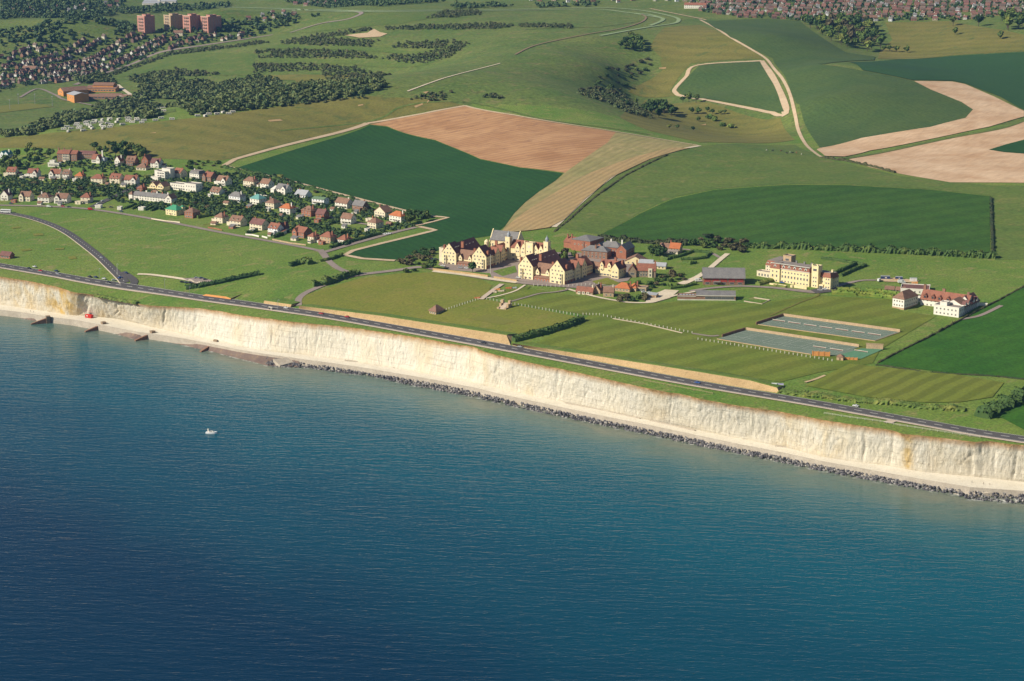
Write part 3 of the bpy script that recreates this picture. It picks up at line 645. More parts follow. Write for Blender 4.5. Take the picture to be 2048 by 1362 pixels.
ribbon('path', "1632,586 1636,592 1600,606 1565,621 1540,632", 1.8, M['golf'], .6, step=4, label='faint worn path over the grass', cat='path')
ribbon('path', "1385,668 1420,673 1438,672", 3, M['drive'], .6, step=4, label='grey path to the tennis courts', cat='path')
ribbon('path', "2003,612 1960,632 1920,640", 4, M['drive'], .6, step=4, label='grey drive behind the white building', cat='path')
ribbon('path', "1610,766 1630,760 1650,752", 2.2, M['clay'], .7, step=4, label='bare cricket run up', cat='path')
ribbon('track', "275,549 300,550 340,555 372,560 400,566", 4, M['chalkpath'], .6, step=5, label='chalk track to the parking place', cat='track')
sheet('parking_place', "366,558 398,556 432,563 398,571", M['drive'], .6, label='gravel parking place in the grass', cat='car park')
sheet('concrete_slab', "1766,845 1778,841 1793,844 1783,848", M['pave'], .6, 4, label='flat concrete slab on the cliff top', cat='slab')
sheet('yard', "1752,558 1790,556 1840,562 1830,566 1770,564", M['clay'], .5, label='builders yard on the grass', cat='yard')
sheet('dry_patch', "160,250 161,250 161,251", M['golf'], .3) if 0 else None
for q in ("22,455 38,453 42,456 25,458", "65,468 85,467 88,471 68,472", "40,500 60,497 64,501 44,503", "136,514 150,512 154,518 138,519", "110,497 128,496 128,499 110,500"):
    sheet('dry_patch', q, M['lawn'], .4, 5, label='dry patch in the grass', cat='ground')
# tennis courts
sheet('tennis_court', "1516,649 1567,633 1800,665 1750,682", M['court'], .5, label='upper row of tennis courts', cat='court')
sheet('tennis_court', "1436,678 1492,661 1720,694 1706,700 1722,703 1672,712 1622,710", M['court'], .5, label='lower row of tennis courts', cat='court')
sheet('tennis_court', "1672,713 1724,698 1766,700 1722,719", M['courtg'], .6, label='green tennis court at the corner', cat='court')
for (a, b, c, d), n_ in ((((1516, 649), (1567, 633), (1800, 665), (1750, 682)), 7), (((1436, 678), (1492, 661), (1720, 694), (1672, 711)), 6)):
    a, b, c, d = [np.array(q, float) for q in (a, b, c, d)]
    for k in range(n_):
        u0, u1 = (k + .12) / n_, (k + .88) / n_
        g = lambda u, v: tuple(a + (d - a) * u + ((b - a) + ((c - b) - (d - a)) * u) * v)
        for (p, q) in (((u0, .12), (u0, .88)), ((u1, .12), (u1, .88)), ((u0, .12), (u1, .12)), ((u0, .88), (u1, .88)), ((u0, .32), (u1, .32)), ((u0, .68), (u1, .68))):
            ribbon('court_line', [0], .14, M['mark'], .64, ctr=resample(at([g(*p), g(*q)]), 10), label='white line of a tennis court', cat='court marking')

for q in ("480,413 505,410 522,418 490,425", "500,429 530,422 546,430 515,437", "395,426 425,422 433,431 402,435", "690,477 720,468 735,473 705,484", "230,393 268,389 262,395 235,399", "150,391 200,387 205,393 160,397", "60,308 95,306 98,310 66,313", "700,466 728,461 735,466 708,471", "405,449 430,446 440,452 415,455", "640,478 660,474 668,480 650,484", "205,350 240,352 235,357 208,356"):
    sheet('garden_lawn', q, M['stripe2'], .35, 6, label='small bright garden lawn', cat='lawn')
M['stub2'] = land('orange_stubble', L(.40, .27, .125), L(.32, .24, .11), 40, 2.5, .2, (-.45, 7, .16))
sheet('stubble_edge', "1000,467 1030,440 1075,408 1120,380 1180,347 1260,318 1340,297 1380,297 1300,319 1221,357 1169,400 1129,440 1099,456 1060,462", M['stub2'], .9, label='orange tinted lower edge of the stubble', cat='field')

sheet('school_yard', "876,530 900,540 960,551 1030,561 1130,575 1200,572 1256,562 1275,540 1262,520 1180,506 1110,505 1050,505 985,504 930,500 890,512", M['drive'], .33, label='grey yards between the school buildings', cat='yard')
sheet('school_lawn', "985,543 1030,532 1034,545 1005,553", M['grass'], .45, label='small lawn between the two school wings', cat='lawn')
sheet('front_lawn', "880,544 930,551 975,556 970,549 920,543 890,540", M['grass'], .47, label='lawn bank in front of the left wing', cat='lawn')
#@@BUILDINGS
# ---------------------------------------------------------------- building materials
B = {}
B['cream'] = surf('cream_render', L(.88, .75, .46), L(.81, .67, .39), 2, .12)
B['yellow'] = surf('yellow_render', L(.86, .73, .43), L(.79, .65, .36), 2, .10)
B['white'] = surf('white_render', L(.84, .80, .70), L(.76, .71, .61), 2, .08)
B['bluewhite'] = surf('cool_white_render', L(.80, .81, .82), L(.72, .73, .75), 2, .06)
B['creamw'] = surf('pale_cream_render', L(.80, .71, .52), L(.72, .62, .44), 2, .08)
B['brick'] = surf('red_brick', L(.36, .15, .085), L(.27, .11, .07), 1.2, .2, tile=(.6, .12))
B['obrick'] = surf('orange_brick', L(.60, .27, .08), L(.50, .22, .07), 1.2, .15, tile=(.8, .10))
B['brbrick'] = surf('brown_brick', L(.30, .17, .11), L(.22, .12, .08), 1.2, .2, tile=(.6, .12))
B['pinkb'] = surf('pinkish_panel', L(.46, .22, .165), L(.38, .18, .14), 2, .1)
B['flint'] = surf('flint_wall', L(.30, .22, .14), L(.20, .15, .11), .8, .35)
B['stone'] = surf('tan_stone', L(.46, .33, .20), L(.36, .26, .16), 1, .25)
B['tred'] = surf('red_tiles', L(.30, .125, .078), L(.22, .092, .062), 1.5, .22, tile=(.7, .15))
B['tdark'] = surf('dark_plum_tiles', L(.20, .098, .080), L(.145, .070, .064), 1.5, .22, tile=(.8, .12))
B['tbrown'] = surf('brown_tiles', L(.27, .155, .105), L(.19, .11, .075), 1.5, .22, tile=(.7, .15))
B['torange'] = surf('orange_tiles', L(.46, .155, .060), L(.38, .125, .05), 1.5, .18, tile=(.7, .12))
B['tgrey'] = surf('grey_slate', L(.21, .20, .19), L(.155, .15, .15), 1.5, .18, tile=(.7, .12))
B['tlead'] = surf('pale_grey_roof', L(.42, .43, .45), L(.35, .36, .38), 2, .1)
B['tgreen'] = surf('green_roof', L(.055, .26, .14), L(.045, .20, .11), 2, .1)
B['tturq'] = surf('turquoise_roof', L(.13, .30, .275), L(.10, .25, .23), 2, .1)
B['tmoss'] = surf('moss_green_roof', L(.14, .22, .12), L(.11, .17, .10), 2, .12)
B['flatr'] = surf('flat_roof_felt', L(.26, .22, .19), L(.20, .17, .15), 2, .12)
B['glass'] = surf('dark_window_glass', L(.035, .04, .05), L(.05, .06, .075), 2, .1, rough=.12, spec=.6)
B['frame'] = surf('white_frame', L(.72, .68, .58), None, 2, .05)
B['cupola'] = surf('lead_cupola', L(.36, .40, .44), L(.30, .33, .37), 1, .1)
B['redpanel'] = surf('red_cladding', L(.40, .07, .05), L(.32, .055, .045), 1.5, .12)
B['metal'] = surf('grey_metal', L(.30, .30, .31), None, 1, .1, rough=.5)
B['wood'] = surf('brown_timber', L(.20, .12, .07), L(.14, .085, .05), .6, .25)

# windows: shared meshes facing -y, a frame round a set-back pane
def win_mesh(w, h, bars=1):
    b = MB(); f = .13
    b.box(-w / 2, w / 2, -.10, .02, 0, f, 0); b.box(-w / 2, w / 2, -.10, .02, h - f, h, 0)
    b.box(-w / 2, -w / 2 + f, -.10, .02, f, h - f, 0); b.box(w / 2 - f, w / 2, -.10, .02, f, h - f, 0)
    for k in range(bars): 
        x = -w / 2 + w * (k + 1) / (bars + 1); b.box(x - .05, x + .05, -.09, .02, f, h - f, 0)
    b.box(-w / 2 + f, w / 2 - f, -.05, .01, f, h - f, 1)
    return b.mesh('window', [B['frame'], B['glass']])
WIN = {'s': win_mesh(1.3, 1.5), 't': win_mesh(1.5, 2.3), 'w': win_mesh(2.7, 1.5, 2), 'x': win_mesh(3.6, 2.2, 3), 'n': win_mesh(1.2, 3.6, 0)}
_dm = MB(); _dm.box(-.6, .6, -.10, .02, 0, 2.2); DOOR = _dm.mesh('door', B['wood'])
ROT = {'f': 0, 'r': R(90), 'b': R(180), 'l': R(-90)}
class Bld:
    """a building at the pixel of its front right foot; x runs left (negative), y runs back"""
    def __init__(s, name, px, py, th, label, cat, group=None, dz=0.0):
        P = at1(px, py); s.o = empty(name, (P[0], P[1], P[2] + dz), -R(th)); tag(s.o, label, cat, group); s.P = P; s.th = th
        s.walls = {}; s.roofs = {}; s.ft = []
    def wb(s, key): return s.walls.setdefault(key, MB())
    def rb(s, key): return s.roofs.setdefault(key, MB())
    def mass(s, x0, x1, y0, y1, h, wm, roof=None, rise=3, rm=None, z0=-4, ov=.5):
        s.ft.append((x0, x1, y0, y1))
        if roof == 'gx' or roof == 'gy': s.wb(wm).gwall(x0, x1, y0, y1, z0, h, rise, roof[1])
        else: s.wb(wm).box(x0, x1, y0, y1, z0, h)
        if roof in ('gx', 'gy'): s.rb(rm).gable(x0, x1, y0, y1, h, rise, roof[1], ov)
        elif roof == 'hip': s.rb(rm).hip(x0, x1, y0, y1, h, rise, ov)
        elif roof == 'mans':
            s.rb(rm).hip(x0, x1, y0, y1, h, rise, .25, flat=1.4); s.rb('flatr').box(x0 + 1.2, x1 - 1.2, y0 + 1.2, y1 - 1.2, h + rise - .05, h + rise + .18)
        elif roof == 'flat':
            s.wb(wm).box(x0 - .12, x1 + .12, y0 - .12, y0 + .3, h, h + .8); s.wb(wm).box(x0 - .12, x1 + .12, y1 - .3, y1 + .12, h, h + .8)
            s.wb(wm).box(x0 - .12, x0 + .3, y0 + .3, y1 - .3, h, h + .8); s.wb(wm).box(x1 - .3, x1 + .12, y0 + .3, y1 - .3, h, h + .8)
            s.rb(rm or 'flatr').box(x0 + .3, x1 - .3, y0 + .3, y1 - .3, h + .01, h + .15)
        elif roof == 'lean':
            s.rb(rm).add([(x0 - .3, y0 - .4, h - .2), (x1 + .3, y0 - .4, h - .2), (x1 + .3, y1, h + rise), (x0 - .3, y1, h + rise), (x0 - .3, y0 - .4, h), (x1 + .3, y0 - .4, h), (x1 + .3, y1, h + rise + .2), (x0 - .3, y1, h + rise + .2)],
                         [(3, 2, 1, 0), (4, 5, 6, 7), (0, 1, 5, 4), (1, 2, 6, 5), (2, 3, 7, 6), (3, 0, 4, 7)])
            s.wb(wm).add([(x1 - .02, y0, h), (x1 - .02, y1, h), (x1 - .02, y1, h + rise), (x0 + .02, y0, h), (x0 + .02, y1, h), (x0 + .02, y1, h + rise)], [(0, 1, 2), (3, 5, 4)])
        return s
    def win(s, x, y, z, face='f', k='s', name='window'):
        o = mesh_obj(name, DOOR if name == 'door' else WIN[k]); o.location = (x, y, z); o.rotation_euler = (0, 0, ROT[face]); child(o, s.o); return s
    def row(s, a, b, c, z, n, face='f', k='s'):
        """n windows between a and b on the face at c"""
        for i in range(n):
            q = a + (b - a) * (i + .5) / n
            s.win(q, c, z, face, k) if face in 'fb' else s.win(c, q, z, face, k)
        return s
    def chim(s, x, y, z, h=3, sx=1.2, sy=.9, m='brick'):
        s.ch = getattr(s, 'ch', []); s.ch.append((x, y, z, h, sx, sy, m)); return s
    def dormer(s, x, y, z, w=2.2, dep=3, h=1.6, wm='white', rm='tred'):
        b = MB(); b.gwall(x - w / 2, x + w / 2, y, y + dep, z, z + h, w * .45, 'y', 0); b.gable(x - w / 2, x + w / 2, y, y + dep, z + h, w * .45, 'y', .25, .15, 1)
        b.box(x - w * .28, x + w * .28, y - .05, y + .01, z + .25, z + h - .1, 2)
        s.dm = getattr(s, 'dm', []); s.dm.append((b, wm, rm)); return s
    def part(s, name, mb, m): return mb.build(name, [B[k] if k in B else M[k] for k in (m if isinstance(m, (list, tuple)) else [m])], s.o)
    def done(s):
        for k, b in s.walls.items(): s.part('wall', b, k)
        r0 = None
        for k, b in s.roofs.items():
            r = s.part('roof', b, k); r0 = r0 or r
        for (x, y, z, h, sx, sy, m) in getattr(s, 'ch', []):
            b = MB(); b.box(x - sx / 2, x + sx / 2, y - sy / 2, y + sy / 2, z - 2, z + h); b.box(x - sx / 2 - .1, x + sx / 2 + .1, y - sy / 2 - .1, y + sy / 2 + .1, z + h, z + h + .25)
            for q in (-.25, .25): b.taper(x + q * sx, y, z + h + .25, z + h + .8, .16, .13, 6)
            b.build('chimney', B[m], r0 or s.o)
        for b, wm, rm in getattr(s, 'dm', []): b.build('dormer', [B[wm], B[rm], B['glass']], r0 or s.o)
        s.foot(); return s
    def foot(s):
        a = -R(s.th); c, n = math.cos(a), math.sin(a)
        for (x0, x1, y0, y1) in s.ft:
            FOOT.append([(s.P[0] + c * x - n * y, s.P[1] + n * x + c * y) for x, y in ((x0, y0), (x1, y0), (x1, y1), (x0, y1))])
FOOT = []
def blocked(x, y, pad=2.0):
    for q in FOOT:
        cx_ = sum(p[0] for p in q) / 4; cy_ = sum(p[1] for p in q) / 4
        if abs(x - cx_) > 60 or abs(y - cy_) > 60: continue
        ins = True
        for i in range(4):
            ax, ay = q[i]; bx, by = q[(i + 1) % 4]; ln = math.hypot(bx - ax, by - ay) + 1e-9
            if ((bx - ax) * (y - ay) - (by - ay) * (x - ax)) / ln < -pad: ins = False; break
        if ins: return True
    return False

# ---------------------------------------------------------------- the school: two gabled wings, the towered middle, the chapel
def school_wing(px, py, th, k, label, flatleft):
    b = Bld('school_wing', px, py, th, label, 'school building'); q = lambda v: v * k
    w1, w2 = -47 * k, -32 * k
    b.mass(q(-15), 0, 0, q(12), q(12), 'cream', 'gy', q(8.6), 'tdark', ov=.25)
    b.mass(q(-14), -.6, q(12), q(44), q(10.6), 'cream', 'gy', q(6.4), 'tred', ov=.3)
    b.mass(w1, w2, 0, q(11), q(12), 'cream', 'gy', q(8.6), 'tdark', ov=.25)
    b.mass(w1 + .6, w2 + 1.5, q(11), q(42), q(11), 'cream', 'gy', q(8.2), 'tdark', ov=.3)
    b.mass(w2, q(-15), q(3.2), q(14), q(7), 'cream', 'gx', q(7.2), 'tbrown', ov=.3)
    b.mass(w2, q(-15), q(.8), q(3.2), q(3), 'brick', 'lean', 1.6, 'tbrown')
    for y in (16, 26):                                          # cross gables on the right flank
        b.mass(q(-7), .5, q(y), q(y + 7.5), q(12), 'cream', 'gx', q(5.4), 'tred', ov=.25)
    for bx_ in ((.0, .22, .3, q(15.8), -4, 3.2), (-.58, -.3, q(34), q(44), -4, 3.4)): pl_ = MB(); pl_.box(*bx_); b.part('plinth', pl_, 'brick')
    if flatleft: b.mass(w1 - q(5), w1 - .1, q(3), q(15), q(14), 'creamw', 'flat')
    for x0 in (q(-15), w1):
        x1 = x0 + q(15)
        for z, n, kk in ((1.0, 3, 'w'), (4.3, 4, 's'), (7.6, 3, 's'), (10.6, 4, 's'), (14.6, 2, 's')):
            d = 0 if z < 11 else q((z - 11) * .85)
            b.row(x0 + 1 + d, x1 - 1 - d, 0, q(z), n, 'f', kk)
        bay = MB(); bx = x1 - q(3.4) if x0 == q(-15) else x0 + q(3.6)
        bay.add([(bx - 1.9, 0, -3), (bx - 1.2, -1.2, -3), (bx + 1.2, -1.2, -3), (bx + 1.9, 0, -3), (bx - 1.9, 0, q(9)), (bx - 1.2, -1.2, q(9)), (bx + 1.2, -1.2, q(9)), (bx + 1.9, 0, q(9))],
                [(0, 1, 5, 4), (1, 2, 6, 5), (2, 3, 7, 6), (4, 5, 6, 7)])
        b.part('bay', bay, 'cream')
        for z in (1, 4, 7): b.win(bx, -1.2, q(z), 'f', 't')
        b.win(x0 + q(7.5), 0, 0, name='door')
    for x in (-28.5, -18.5):
        b.mass(q(x - 1.7), q(x + 1.7), q(1.6), q(6), q(8.3), 'cream', 'gy', q(2.6), 'tbrown', ov=.15, z0=q(5)); b.win(q(x), q(1.6), q(6.4))
    b.row(w2 + 1, q(-16), q(.8), .4, 5, 'f', 's')
    for z, n in ((1.2, 3), (4.4, 4), (7.6, 4)): b.row(q(1), q(15), .22 if z < 3 else 0, q(z), n, 'r', 's')
    for y in (16, 26):
        for z in (4.5, 7.7, 11): b.row(q(y + .8), q(y + 6.7), .5, q(z), 2, 'r', 's')
        b.win(.5, q(y + 3.7), q(1), 'r', 'x')
    for z in (4.4, 7.6): b.row(q(34.5), q(43.5), -.6, q(z), 4, 'r', 's')
    for y, x, n in ((14, w2 - q(4), 4), (2, w2 - q(4.5), 3)):     # roof dormers on the shaded slope
        for i in range(n):
            d = MB(); yy = q(y + 3 + i * (6.2 if n == 4 else 2.8)); zz = q(15.0 if n == 4 else 15.6)
            d.box(x - 1, x + 1.1, yy - .8, yy + .8, zz - 1.2, zz + .9, 0); d.box(x + 1.1, x + 1.16, yy - .6, yy + .6, zz - .3, zz + .7, 1)
            b.part('dormer', d, ('frame', 'glass'))
    b.chim(w2 + .4, q(11), q(17), q(3.4), 2.6, 1.6, 'brick').chim(q(-15.5), q(6), q(13), q(3.5), 2, 1.2, 'brick').chim(-1.2, q(5), q(12), q(4), 1.6, 2.2, 'brick').chim(w1 + 1, q(3), q(13), q(4.5), 1.5, 2.2, 'brick').chim(q(-7), q(30), q(17.5), 3, 2.4, 1.4, 'brick')
    return b.done()
school_wing(972.5, 539, 30, 1.0, 'cream gabled school wing left of the flagpole, with a flat roofed end', True)
school_wing(1129, 570, 35, 1.05, 'cream gabled school wing nearest the red roofed cottages, four storeys high', False)
b = Bld('main_hall', 1095, 531, 33, 'cream central school block between two towers with lead cupolas', 'school building')
b.mass(-41, -4, 1, 13, 13, 'cream', 'gx', 6, 'tred')
for x in (-33, -26.5, -13, -7.5):
    b.mass(x - 2.6, x + 2.6, .4, 6, 13.5, 'cream', 'gy', 4.6, 'tred', ov=.15, z0=5); b.win(x, .4, 12); b.row(x - 2, x + 2, .4, 8.6, 2)
b.mass(-23.5, -16, -.6, 5, 18.5, 'cream', 'flat')
for x in (-24, -15.6): b.wb('cream').taper(x, -.6, 8, 20.5, .7, .7, 8)
ck = MB(); ck.add([(-19.8 + 1.3 * math.cos(i * .5236), -.68, 15.4 + 1.3 * math.sin(i * .5236)) for i in range(12)] + [(-19.8, -.72, 15.4)], [(i, (i + 1) % 12, 12) for i in range(12)])
b.part('clock', ck, 'frame'); b.row(-23, -16.5, -.6, 10, 2)
b.row(-40, -5, 1, 4.4, 9, 'f', 't'); b.row(-40, -5, 1, 1, 7, 'f', 'w')
for x in (-46, -4.5):
    b.mass(x, x + 4.8, 0, 4.8, 21, 'cream', 'flat'); b.row(x + .5, x + 4.3, 0, 16, 1); b.row(x + .5, x + 4.3, 0, 10, 1); b.row(.6, 4.2, x + 4.8, 16, 1, 'r')
    c = MB(); c.taper(x + 2.4, 2.4, 21.2, 23.6, 1.5, 1.4, 8); c.taper(x + 2.4, 2.4, 23.6, 25.4, 1.9, 1.0, 8); c.taper(x + 2.4, 2.4, 25.4, 27.6, .6, .05, 8)
    b.part('cupola', c, 'cupola')
b.done()
b = Bld('chapel', 1034, 507, 26, 'long cream chapel with grey slate roof and stepped gable ends', 'chapel')
b.mass(-28, 0, 0, 14, 11.5, 'cream', 'gx', 7.5, 'tgrey')
for x in (-28.4, -.3):
    g = MB(); g.add([(x, -.6, 10.5), (x + .8, -.6, 10.5), (x + .8, 7, 20.3), (x, 7, 20.3), (x, 14.6, 10.5), (x + .8, 14.6, 10.5), (x, -.6, 9), (x + .8, -.6, 9), (x + .8, 14.6, 9), (x, 14.6, 9)],
                    [(0, 1, 2, 3), (3, 2, 5, 4), (6, 7, 1, 0), (9, 4, 5, 8), (0, 3, 4, 9, 6), (1, 7, 8, 5, 2)]); b.part('gable_parapet', g, 'cream')
b.row(-27, -2, 0, 4.2, 7, 'f', 'n')
tw = MB(); tw.taper(-31, -1, -4, 8.5, 2.2, 2.2, 12); b.part('turret', tw, 'cream'); td = MB(); td.taper(-31, -1, 8.5, 10, 2.4, 1.7, 12); td.taper(-31, -1, 10, 11, 1.7, .3, 12); b.part('turret_cap', td, 'cream')
b.done()
# link with an arch, east house, flint house, huts
b = Bld('gate_lodge', 1205, 549, 35, 'low cream link building with a dark archway', 'building')
b.mass(-17, 0, 0, 8, 5.5, 'cream', 'gx', 4.5, 'tbrown'); ar = MB(); ar.box(-10.5, -7.5, -.12, .02, -2, 3); ar.add([(-9 + 1.5 * math.cos(i * .3927), -.12, 3 + 1.5 * math.sin(i * .3927)) for i in range(9)], [tuple(range(9))]); b.part('archway', ar, 'glass'); b.row(-16, -11, 0, 2, 2); b.row(-7, -1, 0, 2, 2); b.done()
b = Bld('school_house', 1239, 557.5, 32, 'cream house with red roof, two front dormer gables and a corner wing', 'school building')
b.mass(-22, -5, 2, 12, 9, 'yellow', 'gx', 5.5, 'tred'); b.mass(-7.5, 0, -2, 12, 9.5, 'yellow', 'gy', 5, 'tdark')
for x in (-19, -11.5): b.mass(x - 1.8, x + 1.8, 1.4, 6, 11, 'yellow', 'gy', 2.6, 'tred', ov=.15, z0=6); b.win(x, 1.4, 9); b.win(x, 1.4, 5.4)
b.row(-21, -8, 2, 1, 4, 'f', 'w'); b.row(-7, -.5, -2, 1, 2, 'f', 'w'); b.row(-7, -.5, -2, 5, 2); b.row(-1, 11, 0, 5, 3, 'r'); b.chim(-8, 7, 13, 4, 2, 1.2, 'brick').chim(-1.5, 8, 10, 5, 1.4, 2.6, 'brick'); b.done()
b = Bld('flint_house', 1311, 555, 8, 'dark flint house with red tiled roof and a pale window bay', 'house')
b.mass(-24, -17, -1.5, 10, 6, 'flint', 'gy', 5, 'tred'); b.mass(-17, 0, 0, 10, 6.5, 'flint', 'gx', 5, 'tred'); b.row(-16.5, -7, 0, 1, 4, 'f', 't'); b.row(-16.5, -7, 0, 4, 4); b.win(-20.5, -1.5, 2, 'f', 'x')
by = MB(); by.box(-6.5, -3, -.8, .02, -2, 8); b.part('bay', by, 'creamw'); b.win(-4.7, -.8, 1, 'f', 't'); b.win(-4.7, -.8, 4.4, 'f', 't'); b.chim(-17, 5, 11, 3).chim(-.8, 5, 10.5, 3); b.done()
for px, py, w_, th, wm, rm, roof, lab in ((1289, 530, 18, 14, 'yellow', 'tbrown', 'gy', 'low cream hall with brown gabled roof behind the flint house'), (1305, 533, 13, 16, 'yellow', 'tlead', 'gx', 'white roofed hut with cream walls beside the low hall'), (1331, 539, 15, 16, 'yellow', 'tlead', 'gx', 'pale roofed hut nearest the dark trees')):
    b = Bld('hut', px, py, th, lab, 'hut'); b.mass(-w_, 0, 0, 8 if roof == 'gx' else 14, 3.2, wm, roof, 2.4 if roof == 'gx' else 4.5, rm); b.row(-w_ + 1, -1, 0, .8, 4 if w_ > 14 else 3, 'f', 's'); b.done()
# brick blocks behind
b = Bld('brick_hall', 1180, 506, 35, 'tall red brick hall with flat grey roof behind the school', 'school building')
b.mass(-21, 0, 0, 24, 11, 'brick', 'hip', 3, 'tgrey', ov=.3); b.mass(-32, -21, 4, 18, 7, 'brick', 'gx', 4, 'tred'); b.row(2, 22, 0, 5, 5, 'r', 't'); b.row(-19, -2, 0, 6, 4); b.chim(-24, 6, 9, 5).chim(-30, 8, 9, 4); b.done()
b = Bld('brick_block', 1214, 520, 22, 'brown brick block with grey hipped roof and tall chimneys', 'school building')
b.mass(-25, 0, 0, 12, 7.5, 'brbrick', 'hip', 4, 'tgrey'); b.row(-24, -1, 0, 1.2, 6, 'f', 't'); b.row(-24, -1, 0, 4.6, 6); b.row(1, 11, 0, 4.6, 3, 'r'); b.chim(-24, 3, 8, 6, 1.4, 1.4, 'brbrick').chim(-12, 3, 8.5, 4, 1.4, 1.4, 'brbrick'); b.done()
b = Bld('brick_block', 1252, 519, 26, 'red brick block with three grey roofed gables and white vents', 'school building')
b.mass(-30, -9, 6, 18, 9, 'brick', 'hip', 4.5, 'tgrey'); b.mass(-10, 0, 0, 20, 9, 'brick', 'gy', 4.5, 'tgrey'); b.mass(-33, -24, 3, 14, 8, 'brick', 'gy', 4.5, 'tgrey'); b.row(-23, -11, 6, 1, 4, 'f', 't'); b.row(-23, -11, 6, 5, 4); b.win(-5, 0, 6, 'f', 'w'); b.win(-28, 3, 5, 'f', 'w'); b.row(1, 19, 0, 2, 5, 'r', 't'); b.row(1, 19, 0, 5.6, 5, 'r'); b.chim(-20, 12, 13, 2, 1.2, 1.2, 'white').chim(-9, 12, 13, 2, 1.2, 1.2, 'white'); b.done()
b = Bld('cottage', 1359, 508, 22, 'cottage with bright orange roof among clipped hedges', 'house')
b.mass(-10, 0, 0, 9, 5.5, 'stone', 'gx', 4, 'torange'); b.mass(-20, -10, 1, 9, 5, 'creamw', 'gx', 3.5, 'tbrown'); b.mass(-20, -15, -1.5, 6, 5.5, 'creamw', 'gy', 3.2, 'tbrown'); b.mass(-16, -1, -2.5, 0, 2.4, 'creamw', 'lean', 1, 'flatr'); b.row(-9, -1, 0, 3.4, 3); b.row(-15, -2, -2.5, .8, 5); b.row(1, 8, 0, 3.4, 2, 'r'); b.chim(-10, 5, 8.5, 2.4); b.done()
# red roofed cottages
for px, py, w_, d_, th, h, roof, rise, wm, rm, lab in (
    (1185, 590, 15, 7, 20, 2.8, 'gx', 3.4, 'stone', 'tred', 'long low cottage with red roof and pale bays, first by the school'),
    (1200, 588, 7, 9, 25, 3.2, 'gy', 4.2, 'stone', 'tbrown', 'small gabled cottage wedged between its red roofed neighbours'),
    (1227, 594, 9, 8, 10, 4.6, 'gx', 3.6, 'stone', 'tbrown', 'two storey cottage with pale end chimney'),
    (1259, 585, 14, 9, 25, 3.2, 'hip', 4.2, 'stone', 'torange', 'bright orange hipped bungalow among dark bushes'),
    (1272, 583, 8, 8, 35, 3.0, 'hip', 3.6, 'stone', 'torange', 'small orange hipped lodge beside the garages')):
    b = Bld('cottage', px, py, th, lab, 'cottage'); b.mass(-w_, 0, 0, d_, h, wm, roof, rise, rm); b.row(-w_ + .8, -.8, 0, .9, max(2, int(w_ / 3.4)), 'f', 's'); b.chim(-1, d_ * .5, h + rise * .7, 2.4, 1, 1, 'creamw' if 'pale' in lab else 'brick')
    if 'bays' in lab:
        for x in (-12, -8, -4): b.wb('creamw').box(x - 1.2, x + 1.2, -.9, .02, -2, 2.5); b.win(x, -.9, .8)
    b.done()
b = Bld('garage', 1292, 583, 20, 'flat roofed garage with tan fascia and open bays', 'garage'); b.mass(-12, 0, 0, 8, 2.7, 'stone', 'flat', rm='pale' if 0 else 'flatr'); b.row(-11, -1, 0, 0, 3, 'f', 'x'); b.done()
b = Bld('shed', 1312, 597, 25, 'small grey roofed shed at the end of the yard', 'shed'); b.mass(-9, 0, 0, 6, 3, 'stone', 'lean', .6, 'tlead'); b.win(-2, 0, 0, name='door'); b.win(-6, 0, 1, 'f', 'w'); b.done()
# sports hall and pavilion
b = Bld('sports_hall', 1489, 570, 3, 'brick sports hall with red panels under a big grey roof', 'sports hall')
b.mass(-36, 0, 0, 18, 7, 'brbrick', 'gx', 6.5, 'tgrey', ov=1.2)
for i in range(5):
    p = MB(); x = -35 + i * 7.1; p.box(x, x + 5.4, -.14, .02, 2.4, 6.3); b.part('red_panel', p, 'redpanel'); b.win(x + 2.7, 0, .2, 'f', 'x')
p = MB(); p.box(-27, -21, -2.6, .02, 2.6, 3.3); b.part('porch', p, 'flatr'); b.done()
b = Bld('low_pavilion', 1471, 601, 4, 'long low pavilion with grey roof, white fascia and ribbon windows', 'pavilion')
b.mass(-33, 0, 0, 9, 4.2, 'brbrick', 'lean', 2.2, 'tgrey'); b.mass(-49, -33.1, 0, 8, 3.2, 'brbrick', 'flat')
f = MB(); f.box(-33.2, .2, -.5, -.06, 3.6, 4.25); f.box(-49, -33.4, -.3, -.1, 2.9, 3.5); f.box(-49, .1, -.2, .02, -2, .6); b.part('fascia', f, 'frame')
for i in range(7): b.win(-24 + i * 3.5, 0, .8, 'f', 'x')
for i in range(5): 
    s_ = MB(); s_.box(-47 + i * 2.6, -45.4 + i * 2.6, 2, 6, 3.36, 3.8); b.part('skylight', s_, 'tlead')
b.done()
# the yellow mansard building with two towers
b = Bld('mansion', 1618, 574, 38, 'yellow mansion with red mansard roof, white dormers and square towers', 'mansion')
b.mass(-38, 0, 0, 15, 12.5, 'yellow', 'mans', 4, 'tred'); b.mass(-38.6, -29, -1.2, 8, 12.5, 'yellow', 'mans', 4.4, 'tred')
co = MB(); co.box(-38.9, .3, -.45, -.02, 12.2, 12.8); co.box(-38.9, .3, -.3, .9, 16.55, 16.95); b.part('cornice', co, 'frame')
for x in (-26, -20.5, -15, -9.5, -4): b.dormer(x, .2, 13, 2.4, 3, 2.0, 'white', 'tlead')
for x in (-34, ): b.dormer(x, -1, 13, 2.4, 3, 2.0, 'white', 'tlead')
for z, kk in ((1, 's'), (4.8, 't'), (9, 's')): b.row(-28.5, -.5, 0, z, 9, 'f', kk); b.row(-38, -30, -1.2, z, 2, 'f', kk)
b.mass(1.5, 8, 1, 8, 18.5, 'yellow', 'flat'); b.mass(-1, 20, 5, 16, 9.5, 'yellow', 'mans', 3.6, 'tred'); b.mass(14, 20, 1.5, 9, 10.5, 'yellow', 'mans', 3.6, 'tred')
